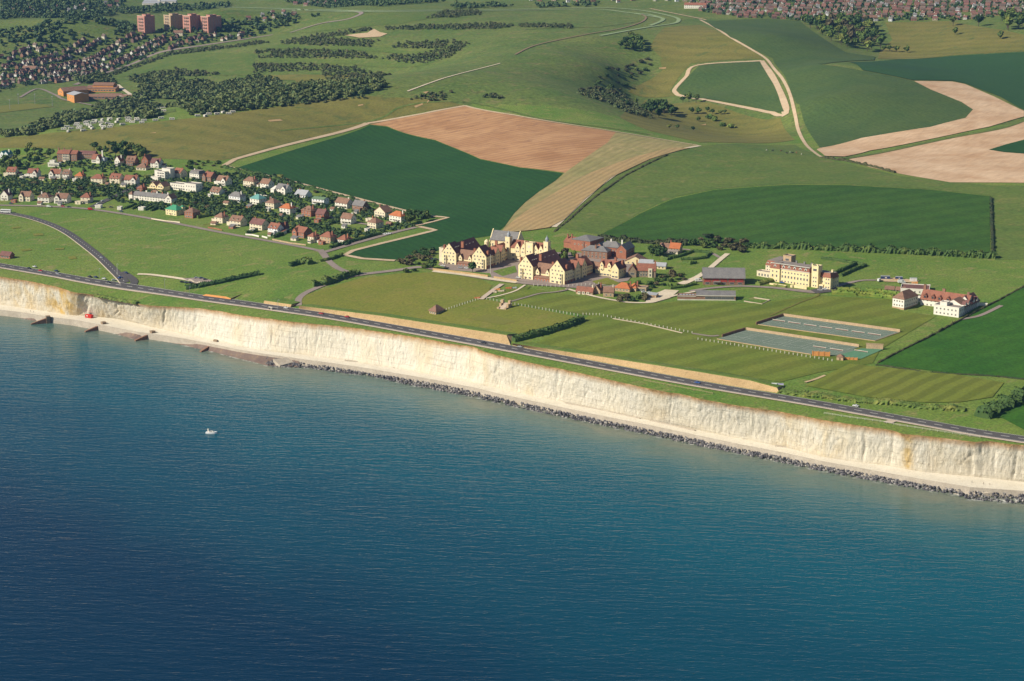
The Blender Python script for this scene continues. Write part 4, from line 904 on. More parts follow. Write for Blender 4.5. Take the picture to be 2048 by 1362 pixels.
for x in (2, 7): b.wb('yellow').box(x - .6, x + .6, .9, 2.2, 18.5, 20.6)
for z in (1, 4.6, 8): b.row(9, 13.5, 5, z, 2); b.row(2.5, 7, 1, z, 2); b.row(14.6, 19.4, 1.5, z, 2)
b.win(4.7, 1, 14.5, 'f', 'x'); pc = MB(); pc.box(9, 13, 1.2, 4.9, -3, 3.4); b.part('porch', pc, 'yellow'); b.win(11, 1.2, .2, 'f', 'x')
for x in (1, 7, 13): b.row(6, 15.5, 20, 1 + (x - 1) * .6, 3, 'r')
b.mass(-37, -29, 18, 26, 20, 'stone', 'flat'); b.row(-36, -30, 18, 16, 1, 'f', 'x')
b.mass(-30, -2, 15.1, 22, 11, 'yellow', 'flat'); b.win(-14.5, 0, 0, name='door')
b.chim(18, 8, 12, 4, 1.6, 1.6, 'yellow').chim(-20, 12, 16, 2.5, 1.4, 1, 'tgrey').chim(-12, 12, 16, 2.5, 1.4, 1, 'tgrey').chim(-5, 12, 16, 2.5, 1.4, 1, 'tgrey'); b.done()
b = Bld('mansion_wing', 1547, 556, 38, 'pale stone wing with dormered red mansard left of the yellow mansion', 'building')
b.mass(-12, 0, 6, 30, 9.5, 'creamw', 'mans', 4, 'tred')
for x in (-10, -6, -2): b.dormer(x, 6.3, 10, 2, 3, 1.8, 'white', 'tred')
for z in (1, 4.6, 7.4): b.row(-11.5, -.5, 6, z, 4); b.row(7, 25, 0, z, 4, 'r')
b.mass(-16, 4, -2, 5.5, 4.2, 'creamw', 'flat'); b.row(-15, 3, -2, .8, 6, 'f', 't'); b.done()
b = Bld('garden_wall', 1613, 579, 34, 'cream garden wall with round ends in front of the mansion', 'wall'); b.wb('yellow').box(-12, 0, 0, .8, -2, 2.6); b.wb('yellow').taper(-14, .4, -2, 2.2, 1.6, 1.6, 10); b.done()
b = Bld('garden_wall', 1572, 574, 34, 'low cream wall by the mansion forecourt', 'wall'); b.wb('yellow').box(-16, 0, 0, .8, -2, 1.6); b.done()
# white building at the right
b = Bld('pavilion_block', 1807.5, 620, 42, 'white square block with brown hipped roof and stone base', 'building')
b.mass(-11, 0, 0, 22, 9, 'white', 'hip', 5.5, 'tbrown'); b.wb('stone').box(-11.15, .15, -.15, 22.15, -4, 1.6)
for z in (2.6, 6): b.row(-10.5, -.5, 0, z, 4); b.row(1, 21, 0, z, 6, 'r')
b.done()
b = Bld('white_house', 1917, 635.5, 36, 'long white house with red roof, tile hung gables and a flat roofed front block', 'house')
b.mass(-22, 0, 0, 11, 7.6, 'white', 'flat'); b.mass(-20, 0, 11.1, 24, 7.2, 'white', 'gy', 5, 'tbrown')
b.mass(-44, -2, 22, 34, 7, 'white', 'gx', 6.5, 'tred', ov=.8); b.mass(-3, 0, 11, 36, 7.2, 'white', 'hip', 1.6, 'tred')
b.mass(-12, 0, 24, 42, 7.2, 'white', 'gy', 6, 'tdark')
for x in (-40, -33, -27, -19.5): b.dormer(x, 21.6, 7.4, 3.2, 4, 2, 'redpanel' if 0 else 'tred', 'tred')
for z in (1.2, 4.8): b.row(-21, -1, 0, z, 6); b.row(1, 41, 0, z, 11, 'r'); b.row(-43, -22, 22, z, 6)
for y in (14, 20, 30, 37):
    d = MB(); d.gwall(-3, .1, y - 1.5, y + 1.5, 6.5, 9, 2, 'x', 0); d.gable(-3, .1, y - 1.5, y + 1.5, 9, 2, 'x', .2, .15, 1); b.part('dormer', d, ('white', 'tdark'))
b.mass(-18, -12, 3, 9, 10, 'white', 'flat'); b.chim(-43, 28, 12, 5, 2, 1.4, 'brbrick').chim(-26, 28, 13, 2.6, 2.6, 1.2, 'brbrick').chim(-5, 30, 12, 3, 2, 1.6, 'brbrick'); b.done()
b = Bld('flat_roofed_hall', 1858, 589, 14, 'low hall with flat dark roof and white kerb behind the white house', 'hall'); b.mass(-24, 0, 0, 20, 3.6, 'white', 'flat', rm='tdark'); b.row(-22, -2, 0, 1, 5, 'f', 's'); b.done()
b = Bld('link_block', 1850, 606, 36, 'low white link between the square block and the white house', 'building'); b.mass(-7, 0, 0, 10, 4.5, 'white', 'flat'); b.row(-6, -1, 0, 1.5, 2); b.done()
for px, lab in ((1788, 'small white gabled cabin by the hedges, the left of two'), (1810, 'small white gabled cabin beside the square block, the right of two')):
    b = Bld('cabin', px, 585 if px < 1800 else 586.5, 16, lab, 'cabin'); b.mass(-8, 0, 0, 9, 2.8, 'white', 'gx', 1.8, 'creamw' if 0 else 'tbrown'); b.row(-7, -1, 0, .9, 3); b.done()
b = Bld('garden_wall', 1975, 612, 16, 'white garden wall behind the white house', 'wall'); b.wb('white').box(-12, 0, 0, .8, -2, 2.4); b.done()
# sports field pavilion, stone steps, court huts
b = Bld('pavilion', 872, 630, 40, 'small cricket pavilion with steep brown hipped roof', 'pavilion'); b.mass(-7.5, 0, 0, 10, 3, 'stone', 'hip', 4.5, 'tbrown', ov=.9); b.row(-7, -.5, 0, .6, 3, 'f', 's'); b.row(.5, 9.5, 0, .6, 4, 'r', 's'); b.done()
b = Bld('stone_steps', 1012, 620, 30, 'weathered stone steps with pillars down the bank', 'steps')
st_ = MB()
for i in range(10): st_.box(-7, -2, i * .9, i * .9 + .9, -3, .3 + i * .42)
b.part('stair', st_, 'pave')
for x in (-8, -1):
    p = MB(); p.box(x - .9, x + .9, 0, 9, -3, 1.4); p.box(x - .9, x + .9, 4, 9, 1.4, 4); p.box(x - 1.1, x + 1.1, 7, 9.5, 4, 6.6); b.part('pillar', p, 'stone')
b.foot(); b.ft = []
b = Bld('hut', 1686, 722, 20, 'tiny stone hut with domed roof beside the tennis courts', 'hut'); b.mass(-5, 0, 0, 4.5, 3, 'stone', 'hip', 1.8, 'tbrown', ov=.3); b.win(-2.5, 0, 0, name='door'); b.done()
for px, py, w_, h_, lab in ((1659, 713.5, 13, 3.6, 'orange brick practice wall beside the tennis courts'), (1714, 721, 9, 2.0, 'low orange brick wall by the green court')):
    b = Bld('practice_wall', px, py, 12, lab, 'wall'); b.wb('obrick').box(-w_, 0, 0, .6, -2, h_)
    for i in range(4): b.wb('obrick').box(-w_ * i / 3 - .35 if i else -.35, -w_ * i / 3 + .35 if i else .35, -.25, .85, -2, h_ + .3)
    b.done()
b = Bld('court_wall', 1766, 700, 14, 'tan brick wall at the far end of the courts', 'wall'); b.wb('stone').box(-13, 0, 0, .6, -2, 4.4); b.wb('stone').box(-13.3, .3, -.2, .8, 4.4, 4.7); b.done()
# ---------------------------------------------------------------- village houses
VIL = """16|318|11|gy2|bluewhite|tturq|2|white house with pale turquoise roof and twin gables at the left edge
31|353|10.5|gx+c|creamw|tred|2|cream house with red roof and open porch, leftmost of the middle row
75|356|12|gx+g|white|tred|2|white house with red roof and low flat annexe in the middle row
120|357|12.5|gx+g|white|tred|2|white house with steep red roof and two tall chimneys
138|358|7.5|gx+c|white|tbrown|2|narrow white house with brown roof in the middle row
165|358|9|hip|stone|torange|1|orange roofed brick bungalow in the middle row
205|368|13.5|hip|creamw|tred|2|large cream house with red hipped roof below the white gabled one
239|367|12|gx+c|creamw|tred|2|cream house with red roof and two dormers
273|370|14|gx+g|white|tred|2|white house with red roof and white gable beside the side road
16|401|8.5|gy|white|tdark|2|white gable fronted house at the left end of the front row
60|403|12|gx+g|creamw|tbrown|2|cream house with brown roof and pointed gable in the front row
98|406|12.5|hip+c|white|tbrown|2|white house with dark brown roof behind the brick gateway
134|407|13.5|gx+g|white|tbrown|2|white house with brown roof, bays and terrace in the front row
180|406|10|hip|creamw|tred|2|pale house with red hipped roof at the corner of the side road
240|331|7|gy|white|tred|2|small white gabled house below the tall trees
270|331|11|gx+c|brbrick|tbrown|2|brown brick house with tall chimneys under the trees
292|341|12|hip|creamw|tbrown|1|cream bungalow with broad brown roof
296|330|8|gy|brick|tred|2|red brick gabled house in the shade of the trees
319|336|11|gx+g|white|tdark|2|white house with dark red roof and white chimney
361|356|11|gx+c|creamw|tred|2|cream house with red roof beside the white flats
398|359|14|mans|white|tgrey|2|white house with grey mansard roof and two white dormers
422|364|11|gx+g|brbrick|tred|2|brown house with red roof half hidden by trees
453|372|14|gx+g|white|tbrown|2|white house with brown roof and pointed porch gable
507|374|14|hip|creamw|tbrown|2|cream house with brown hipped roof above a red terrace
537|378|12|gx|white|tbrown|2|white fronted house with brown gabled roof and dark end wall
573|389|15|gx+g|white|tgrey|2|white modern house with grey roof and slanted white gable
611|396|14|gx|bluewhite|tlead|1|pale house with grey roof and large glazed doors
648|410|15|gx|bluewhite|tmoss|2|white house with flat looking moss green roof and long balcony
694|418|16|gx|white|tbrown|2|white house with brown roof and broken white balconies
726|423|14|gx|brbrick|tgrey|2|dark brick house with grey slate roof
770|436|14|gy|creamw|tbrown|2|cream house with wide front gable and brown roof
802|445|15|hip|white|torange|2|white house with bright orange roof at the end of the upper row
285|383|7|hip|brick|tred|1|little red roofed brick outhouse beside the side road
438|390|13|gx+c|white|tbrown|1|white bungalow with long brown roof below the lane
480|405|15|hip|bluewhite|tgrey|2|white modern house with grey roof, glass balconies and pale extension
518|410|13|hip|white|tturq|2|white house with turquoise hipped roof
548|418|11|hip|creamw|tbrown|2|cream house with pointed brown roof above the hedges
580|429|13|hip|white|torange|2|white house with bright orange hipped roof in the middle of the village
622|434|13|hip+c|brick|tbrown|2|red brick house with brown pyramid roof and white bays
648|440|10|gx|brick|tdark|2|small brick house with dark roof
702|449|12|gx|white|tbrown|2|white balconied house with brown end gable
752|458|11|hip|creamw|tbrown|2|cream house with brown hipped roof near the end of the village
353|432|15|hip+c|yellow|tgreen|2|cream villa with bright green roof and tower
386|437|11|hip|brick|tbrown|2|brick villa with tan roof and white bays beside the green roofed one
445|447|10|hip|creamw|tbrown|2|cream house with brown hipped roof and flat annexe in the bottom row
481|454|13.5|gx+c|creamw|tbrown|2|cream house with brown roof and long sun porch
524|461|16|gx|creamw|tdark|2|long cream house with plum roof in the bottom row
555|469|12|gx+c|bluewhite|tred|2|bright white house with red brown roof and veranda
565|463|5|gy|white|tdark|1|small white gabled garage beside the bright white house
608|477|14|gx+g|brick|tred|2|red brick house with red tiles and white window bays
627|486|7|hip|creamw|tred|2|small pink tinged house with red roof near the road end
661|487|12|hip|stone|tred|2|tan house with red hipped roof at the end of the bottom row
691|487|10|hip|white|tred|1|red roofed bungalow with white gate piers, last by the end road
201|417|6|flat|white|flatr|1|white twin garage on the village road
242|420|4|flat|white|flatr|1|narrow white garage on the village road
287|421|6|flat|white|flatr|1|pale garage in front of the hedged gardens"""
for ln in VIL.split('\n'):
    px, py, w_, rf, wm, rm, nf, lab = ln.split('|'); px, py, w_, nf = float(px), float(py), float(w_), int(nf)
    th = 16 if px < 280 and py > 345 else (22 if px < 320 else 36)
    th += ((px * 7) % 9) - 4
    w_ *= 1.06; d_ = 9 + (px % 3); h = 6.0 if nf == 2 else 3.3; base = rf.split('+')[0]
    if base == 'flat': d_ = 5; h = 2.6
    b = Bld('garage' if 'garage' in lab else ('bungalow' if 'bungalow' in lab else 'house'), px, py, th, lab, 'garage' if 'garage' in lab else 'house', 'houses of the village by the sea' if 'garage' not in lab else 'garages on the village road')
    rise = {'hip': 4.2, 'gx': 4.3, 'gy': 5.2, 'gy2': 3.6, 'mans': 3, 'flat': 0}[base] * (1 if w_ > 8 or base != 'hip' else .8)
    if 'moss' in lab: rise = 1.5
    if base == 'gy2':
        b.mass(-w_, -w_ / 2 - .05, 0, d_, h, wm, 'gy', 3.2, rm); b.mass(-w_ / 2 + .05, 0, 0, d_, h, wm, 'gy', 3.2, rm)
    else: b.mass(-w_, 0, 0, d_, h, wm, base, rise, rm)
    if base == 'mans':
        for x in (-w_ * .62, -w_ * .3): b.dormer(x, .1, h + .3, 1.8, 2.5, 1.5, 'white', 'tgrey')
    if '+g' in rf:
        gx0 = -w_ if px % 2 < 1 else -w_ * .45
        b.mass(gx0, gx0 + w_ * .42, -1.6, d_ * .5, h, wm, 'gy', 3.3, rm, ov=.35); b.row(gx0 + .3, gx0 + w_ * .42 - .3, -1.6, h - 1.9, 1, 'f', 'w')
        b.row(gx0 + .3, gx0 + w_ * .42 - .3, -1.6, .8, 1, 'f', 'w') if nf == 2 else None
    if rm in ('tred', 'tbrown') and '+c' in rf:
        for x in (-w_ * .7, -w_ * .3): b.dormer(x, .5, h + .3, 1.7, 2.6, 1.1, wm, rm)
    if 'garage' in lab and base == 'flat':
        for x in ((-w_ * .5,) if w_ < 5 else (-w_ * .73, -w_ * .27)):
            d = MB(); d.box(x - 1.1, x + 1.1, -.08, .02, -.3, 2.1); b.part('garage_door', d, 'frame')
    else:
        n_ = max(2, int(w_ / 3.6))
        for f_ in range(nf): b.row(-w_ + .6, -.6, 0, .8 + 2.8 * f_, n_, 'f', 'w' if f_ == 0 and px % 2 < 1 else 's'); b.row(1, d_ - 1, 0, .9 + 2.8 * f_, 2, 'r') if f_ else None
        b.win(-w_ * .52, 0, -.2, name='door') if n_ % 2 == 0 else None
        if base != 'flat' and 'moss' not in lab: b.chim(-w_ * (.12 if px % 3 < 1.5 else .8), d_ * .5, h + rise * .55, 2.6, 1.1, .8, 'white' if wm in ('white', 'bluewhite') and px % 2 < 1 else 'brick')
        if 'balcon' in lab or 'veranda' in lab or 'porch' in lab or 'terrace' in lab:
            p = MB(); p.box(-w_ * .9, -w_ * .1, -2.2, -.02, 2.5, 2.8); p.box(-w_ * .9, -w_ * .1, -2.2, -2.05, 2.8, 3.7)
            for q in (-.88, -.5, -.12): p.box(w_ * q - .15, w_ * q + .15, -2.15, -1.9, -2, 2.5)
            b.part('balcony', p, 'frame')
        if 'tower' in lab: b.mass(-3.4, .1, 9, 12.6, 8.4, 'yellow', 'hip', 1.6, 'tgreen', ov=.3)
        if nf == 2 and int(px * 13) % 3 == 0 and '+g' not in rf and 'balcon' not in lab: b.mass(-w_ * .62, -w_ * .1, -3.2, -.05, 2.9, wm, 'flat'); b.row(-w_ * .6, -w_ * .12, -3.2, .8, 2, 'f', 'w')
        if nf == 2 and int(px * 7) % 4 == 1 and base != 'gy2' and 'annexe' not in lab: b.mass(.05, 4.2, d_ * .35, d_ * .95, 2.8, 'white' if wm != 'brick' else 'brick', 'lean', 1.2, rm)
        if 'annexe' in lab or 'porch' in lab: b.mass(-w_ - 4.2, -w_ - .05, .5, 6, 2.8, wm, 'flat')
        if 'slanted' in lab: b.mass(-w_ - 5, -w_ - .05, -3, 5, 4.2, wm, 'lean', 2.6, 'white')
    b.done()
OUTB = P_("45,358 88,361 110,361 152,363 216,372 251,374 31,406 82,410 121,411 161,409 312,388 299,394 421,394 456,410 501,417 537,423 563,435 602,439 637,446 667,422 713,428 742,444 781,452 690,457 735,464 431,451 466,458 506,466 541,473 592,482 646,490")
VP = [(float(l.split('|')[0]), float(l.split('|')[1]), l.split('|')[7]) for l in VIL.split('\n')]
for i, (px, py) in enumerate(OUTB):
    nl = min(VP, key=lambda v: abs(v[0] - px) + 2 * abs(v[1] - py))[2].split(' in the ')[0].split(',')[0].split(' with ')[0:2]
    nl = ' with '.join(nl); nl = ' '.join(nl.split()[:9]); wm = ('white', 'creamw', 'brick', 'white')[i % 4]
    b = Bld('outbuilding', px, py, 30 if px > 300 else 16, f"small {'brick' if wm == 'brick' else 'pale'} outbuilding beside the {nl}", 'outbuilding', 'garden outbuildings of the village')
    w_ = 3.5 + (i * 7 % 4); b.mass(-w_, 0, 0, 4.5, 2.5, wm, ('flat', 'gx', 'lean')[i % 3], 1.4, ('flatr', 'tbrown', 'tgrey')[i % 3]); b.win(-w_ / 2, 0, .8); b.done()
b = Bld('brick_mansion', 154, 322, 12, 'long brown brick mansion with cream windows above the village', 'mansion')
b.mass(-25, 0, 0, 11, 8.6, 'brbrick', 'gx', 3.6, 'tred'); b.mass(-17.5, -9, -1.2, 10, 8.8, 'creamw', 'gx', 3.8, 'tred'); b.mass(.1, 20, 6, 16, 8, 'brbrick', 'gx', 3.2, 'tdark')
for z in (1, 4, 6.6): b.row(-24, -18, 0, z, 3, 'f', 's'); b.row(-17, -9.5, -1.2, z, 4, 'f', 't' if z < 6 else 's'); b.row(-8.5, -.5, 0, z, 3); b.row(1, 19, 6, z, 7)
for x in (-24.5, -17.6, -8.6): b.chim(x, 5, 11, 3.2, 1.4, 1, 'brbrick')
b.done()
b = Bld('garden_house', 118, 333, 12, 'low white garden house with terrace below the brick mansion', 'house'); b.mass(-14, 0, 0, 7, 3.4, 'white', 'flat'); b.mass(-12, -6, 1, 6, 6, 'white', 'flat'); b.row(-13, -1, 0, .8, 4, 'f', 'w'); b.done()
b = Bld('gabled_house', 201, 326, 20, 'white gabled house with red roof and very tall white chimney', 'house', 'houses of the village by the sea'); b.mass(-12, 0, 0, 10, 4.6, 'white', 'gx', 5, 'tred'); b.mass(-5, 0, -1.8, 8, 5.2, 'white', 'gy', 4.6, 'tred'); b.row(-4.5, -.5, -1.8, 3, 2); b.row(-11, -6, 0, 1, 2, 'f', 'w'); b.mass(.1, 4, 2, 9, 5, 'bluewhite', 'flat'); b.chim(.8, 4, 6, 8, 1.5, 1.3, 'white'); b.done()
b = Bld('flats', 330, 360, 30, 'stepped white modern flats with flat roofs and corner windows', 'block of flats'); b.mass(-12, 0, 0, 10, 8.6, 'white', 'flat'); b.mass(-18, -12.1, 4, 12, 8.6, 'white', 'flat'); b.mass(-9, 3, 6, 14, 11.4, 'white', 'flat'); b.mass(-16, -6, -5, -.1, 2.8, 'white', 'flat')
for z in (.8, 3.6, 6.4): b.row(-11, -1, 0, z, 3, 'f', 'w'); b.row(1, 9, 0, z, 2, 'r')
b.done()
b = Bld('twin_gabled_house', 328, 383, 30, 'cream house with two pointed gables and rounded balconies', 'house'); 
for x in (-20, -9.5): b.mass(x, x + 9, 0, 11, 5.8, 'yellow', 'gy', 3.8, 'tbrown'); b.row(x + 1, x + 8, 0, 1, 2, 'f', 'w'); b.row(x + 1, x + 8, 0, 3.8, 2, 'f', 'w'); b.win(x + 4.5, 0, 6.4)
p = MB(); p.box(-21, -11, -2.8, -.02, 2.6, 3.5); p.box(-10, 0, -2.4, -.02, 2.6, 3.5); b.part('balcony', p, 'yellow'); b.done()
b = Bld('flat_roofed_terrace', 392, 385, 32, 'long white flat roofed terrace ending in a taller white block', 'terrace'); b.mass(-16, 0, 0, 11, 8.4, 'white', 'flat'); b.mass(-38, -16.1, 1.5, 11, 6.4, 'white', 'flat'); b.row(-15, -1, 0, 1, 4, 'f', 's'); b.row(-15, -1, 0, 5.2, 4, 'f', 's'); b.row(-37, -17, 1.5, 1, 6, 'f', 'w'); b.row(-37, -17, 1.5, 4, 6); b.row(1, 10, 0, 5, 2, 'r'); b.done()
b = Bld('terrace', 344, 406, 28, 'white terrace of small houses with grey slate roofs and hedged gardens', 'terrace'); b.mass(-52, -8, 0, 8.5, 5, 'white', 'gx', 3.4, 'tgrey'); b.mass(-8, 0, -1, 9, 5.2, 'white', 'gy', 3.8, 'tbrown'); b.mass(-57, -52.1, -1, 7, 5.4, 'white', 'hip', 3, 'tbrown')
for i in range(6):
    x = -51 + i * 7.2; b.row(x, x + 6.4, 0, .9, 2); b.row(x, x + 6.4, 0, 3.3, 2); b.chim(x + 6.9, 4.2, 7.6, 2, 1.4, .8, 'white' if i % 2 else 'brick')
b.row(-7, -1, -1, 1, 2); b.win(-4, -1, 3.6, 'f', 'w'); b.done()
#@@P3END
#@@PLANTS
# ---------------------------------------------------------------- foliage: crowns of leaf clumps
def ico(sub=1):
    bm = bmesh.new(); bmesh.ops.create_icosphere(bm, subdivisions=sub, radius=1); v = np.array([q.co[:] for q in bm.verts]); f = np.array([[l.index for l in p.verts] for p in bm.faces]); bm.free(); return v, f
ICO_V, ICO_F = ico(1)
def crown_geo(rng, n, lobes, squash=.85, leaf=.22, low=.1):
    """leaf quads over a few lobes plus small dark cores; footprint about 1 across the radius, base at z=0"""
    LB = []
    for i in range(lobes):
        a = rng.uniform(0, 6.283); r = rng.uniform(.15, .55) if i else 0
        LB.append((r * math.cos(a), r * math.sin(a), rng.uniform(.45, 1.15) * squash + low, rng.uniform(.42, .62) if i else .68))
    V = []; Q = []
    for i in range(n):
        cx_, cy_, cz, cr = LB[rng.integers(lobes)]
        d = rng.normal(size=3); d /= np.linalg.norm(d); d[2] = abs(d[2]) * .9 - .25 * rng.random()
        p = np.array([cx_, cy_, cz]) + d * cr * rng.uniform(.78, 1.12) * np.array([1, 1, squash])
        nrm = d + rng.normal(size=3) * .55; nrm /= np.linalg.norm(nrm)
        u = np.cross(nrm, rng.normal(size=3)); u /= np.linalg.norm(u); v = np.cross(nrm, u)
        s = leaf * rng.uniform(.6, 1.35); k = len(V)
        p[2] = max(p[2], .04)
        V += [p - u * s, p - v * s * .8, p + u * s, p + v * s * .8]; Q.append([k, k + 1, k + 2, k + 3])
    for cx_, cy_, cz, cr in LB:
        k = len(V); W = ICO_V * cr * .80 * (1 + rng.uniform(-.14, .14, (len(ICO_V), 1))) * np.array([1, 1, squash]) + np.array([cx_, cy_, cz]); W[:, 2] = np.maximum(W[:, 2], .02)
        V += list(W); Q += [[k + a, k + b, k + c, k + c] for a, b, c in ICO_F]
    return np.array(V), Q
def crown_mesh(name, rng, n, lobes, m, **kw):
    V, Q = crown_geo(rng, n, lobes, **kw)
    me = bpy.data.meshes.new(name); me.from_pydata([tuple(v) for v in V], [], [q if q[2] != q[3] else q[:3] for q in Q]); me.materials.append(m); me.update(); return me
CR = {}
for key, m in (('d', 'green1'), ('m', 'green2'), ('b', 'green3'), ('g', 'gorse')):
    CR[key] = [crown_mesh('crown', np.random.default_rng(50 + i * 7 + ord(key)), 170, 4 + i % 3, M[m], squash=.8 + .15 * (i % 3), leaf=.21) for i in range(4)]
    CR[key + 's'] = [crown_mesh('bush', np.random.default_rng(90 + i * 5 + ord(key)), 110, 3 + i % 3, M[m], squash=.62, leaf=.24, low=-.05) for i in range(4)]
TRK = []
for i in range(3):
    b = MB(); r_ = random.Random(i); b.taper(0, 0, -1.2, .62, .085, .055, 7)
    for k in range(4):
        a = k * 1.57 + r_.random(); b.taper(0, 0, .45 + .05 * k, .9, .04, .018, 5, 0, .35 * math.cos(a), .35 * math.sin(a))
    TRK.append(b.mesh('trunk', M['bark']))
def tree(x, y, size, key, label, group, z=None):
    """size = crown radius"""
    z = H1(x, y) if z is None else z
    t = empty('tree', (x, y, z), random.uniform(0, 6.28)); t.scale = (size, size, size * random.uniform(.95, 1.25)); tag(t, label, 'tree', group)
    o = mesh_obj('trunk', random.choice(TRK)); child(o, t)
    c = mesh_obj('crown', random.choice(CR[key])); c.location = (0, 0, .32); child(c, t); return t
def bush(x, y, size, key, label, group):
    o = mesh_obj('bush', random.choice(CR[key + 's'])); o.location = (x, y, H1(x, y) - .1); o.rotation_euler = (0, 0, random.uniform(0, 6.28))
    o.scale = (size * random.uniform(.85, 1.2), size * random.uniform(.85, 1.2), size * random.uniform(.8, 1.2)); return tag(o, label, 'bush', group)
def inpoly(pts, ring):
    ins = np.zeros(len(pts), bool); j = len(ring) - 1
    for i in range(len(ring)):
        xi, yi = ring[i][:2]; xj, yj = ring[j][:2]
        c = (yi > pts[:, 1]) != (yj > pts[:, 1]); ins ^= c & (pts[:, 0] < (xj - xi) * (pts[:, 1] - yi) / (yj - yi + 1e-12) + xi); j = i
    return ins
def scatter(poly, n, gap, avoid=True, pad=2.5):
    """n spread points (world) inside a pixel polygon"""
    ring = at(P_(poly))[:, :2]; lo, hi = ring.min(0), ring.max(0); out = []
    tries = 0
    while len(out) < n and tries < 60:
        tries += 1
        q = RNG.uniform(lo, hi, (400, 2)); q = q[inpoly(q, ring)]
        for p in q:
            if len(out) >= n: break
            if any((p[0] - o[0]) ** 2 + (p[1] - o[1]) ** 2 < gap * gap for o in out): continue
            if avoid and blocked(p[0], p[1], pad): continue
            out.append((p[0], p[1]))
    return out
for poly, n, gap, rad, keys, lab, grp in (
    ("0,322 20,312 60,299 100,307 108,318 86,334 30,348 0,350", 26, 6, (3.5, 6), 'ddm', 'dark tree in the wood left of the brick mansion', 'trees beside the brick mansion'),
    ("182,303 215,294 262,297 290,309 300,320 262,322 240,318 212,312", 18, 6, (4, 6.5), 'mmd', 'tall leafy tree behind the white gabled houses', 'trees behind the upper houses'),
    ("820,434 858,428 866,436 850,444 822,452 800,452", 12, 6, (3.2, 5), 'dd', 'dark rounded tree at the end of the village', 'trees at the village end'),
    ("1120,512 1140,508 1152,520 1140,530 1122,528", 5, 5, (3.5, 5), 'bm', 'bare looking brownish tree in the school courtyard', 'courtyard trees'),
    ("1296,508 1325,500 1335,512 1300,517", 6, 5, (4, 5.5), 'd', 'big dark evergreen left of the orange roofed cottage', 'evergreens by the cottage'),
    ("1286,222 1330,214 1352,224 1350,233 1300,235", 15, 9, (6, 8), 'd', 'dark tree of the clump on the valley floor', 'tree clump in the valley'),
    ("1238,96 1262,80 1285,84 1290,100 1262,106", 16, 9, (5, 7), 'dm', 'dark tree of the copse on the ridge', 'copse on the ridge'),
    ("1602,46 1650,42 1740,46 1770,56 1757,76 1766,100 1740,103 1690,96 1660,83 1622,62", 60, 11, (7, 10), 'mmdb', 'leafy tree of the wood below the far houses', 'wood below the far houses'),
    ("1985,42 2048,36 2070,62 2030,68 2010,58 1988,52", 12, 12, (8, 11), 'md', 'large rounded tree at the right edge below the houses', 'big trees at the right edge')):
    for x, y in scatter(poly, n, gap): tree(x, y, random.uniform(*rad), random.choice(keys), lab, grp)
for i, (px, py, s) in enumerate(((1366, 206, 5), (1378, 203, 6), (1392, 206, 6), (1384, 228, 4.5), (1396, 228, 5), (1415, 224, 3.8), (1425, 229, 4), (1440, 230, 4), (1449, 229, 3.5), (1397, 243, 3.5), (1339, 258, 3.5), (1354, 260, 3.8), (1386, 263, 3), (1272, 208, 4), (1245, 208, 4), (1255, 212, 4), (1768, 103, 5), (1779, 104, 5), (1793, 105, 4.5), (1814, 106, 5), (1906, 52, 8), (1957, 53, 9), (1910, 70, 6), (1750, 70, 6), (2000, 78, 6))):
    x, y, z = at1(px, py); tree(x, y, s, 'dmd'[i % 3], ('round dark tree standing alone on the valley floor' if px < 1500 else 'round tree standing alone in the dry meadow below the far houses'), 'scattered valley trees' if px < 1500 else 'scattered meadow trees')
for i, (px, py) in enumerate(((1428, 242), (1446, 252), (1462, 256), (1420, 238))):
    x, y, z = at1(px, py); bush(x, y, 6.5, 'm', 'pale grey green willow like bush on the valley floor', 'pale valley bushes')
for (px, py, s, k, lab) in ((945, 545, 4.5, 'd', 'dark leaning tree in front of the left school wing'), (866, 541, 4.5, 'd', 'wind bent tree at the end of the terrace path'), (1345, 560, 4.5, 'b', 'brownish spreading tree beside the pale roofed hut'), (862, 538, 3.5, 'm', 'smaller tree behind the wind bent one')):
    x, y, z = at1(px, py); tree(x, y, s, k, lab, None)
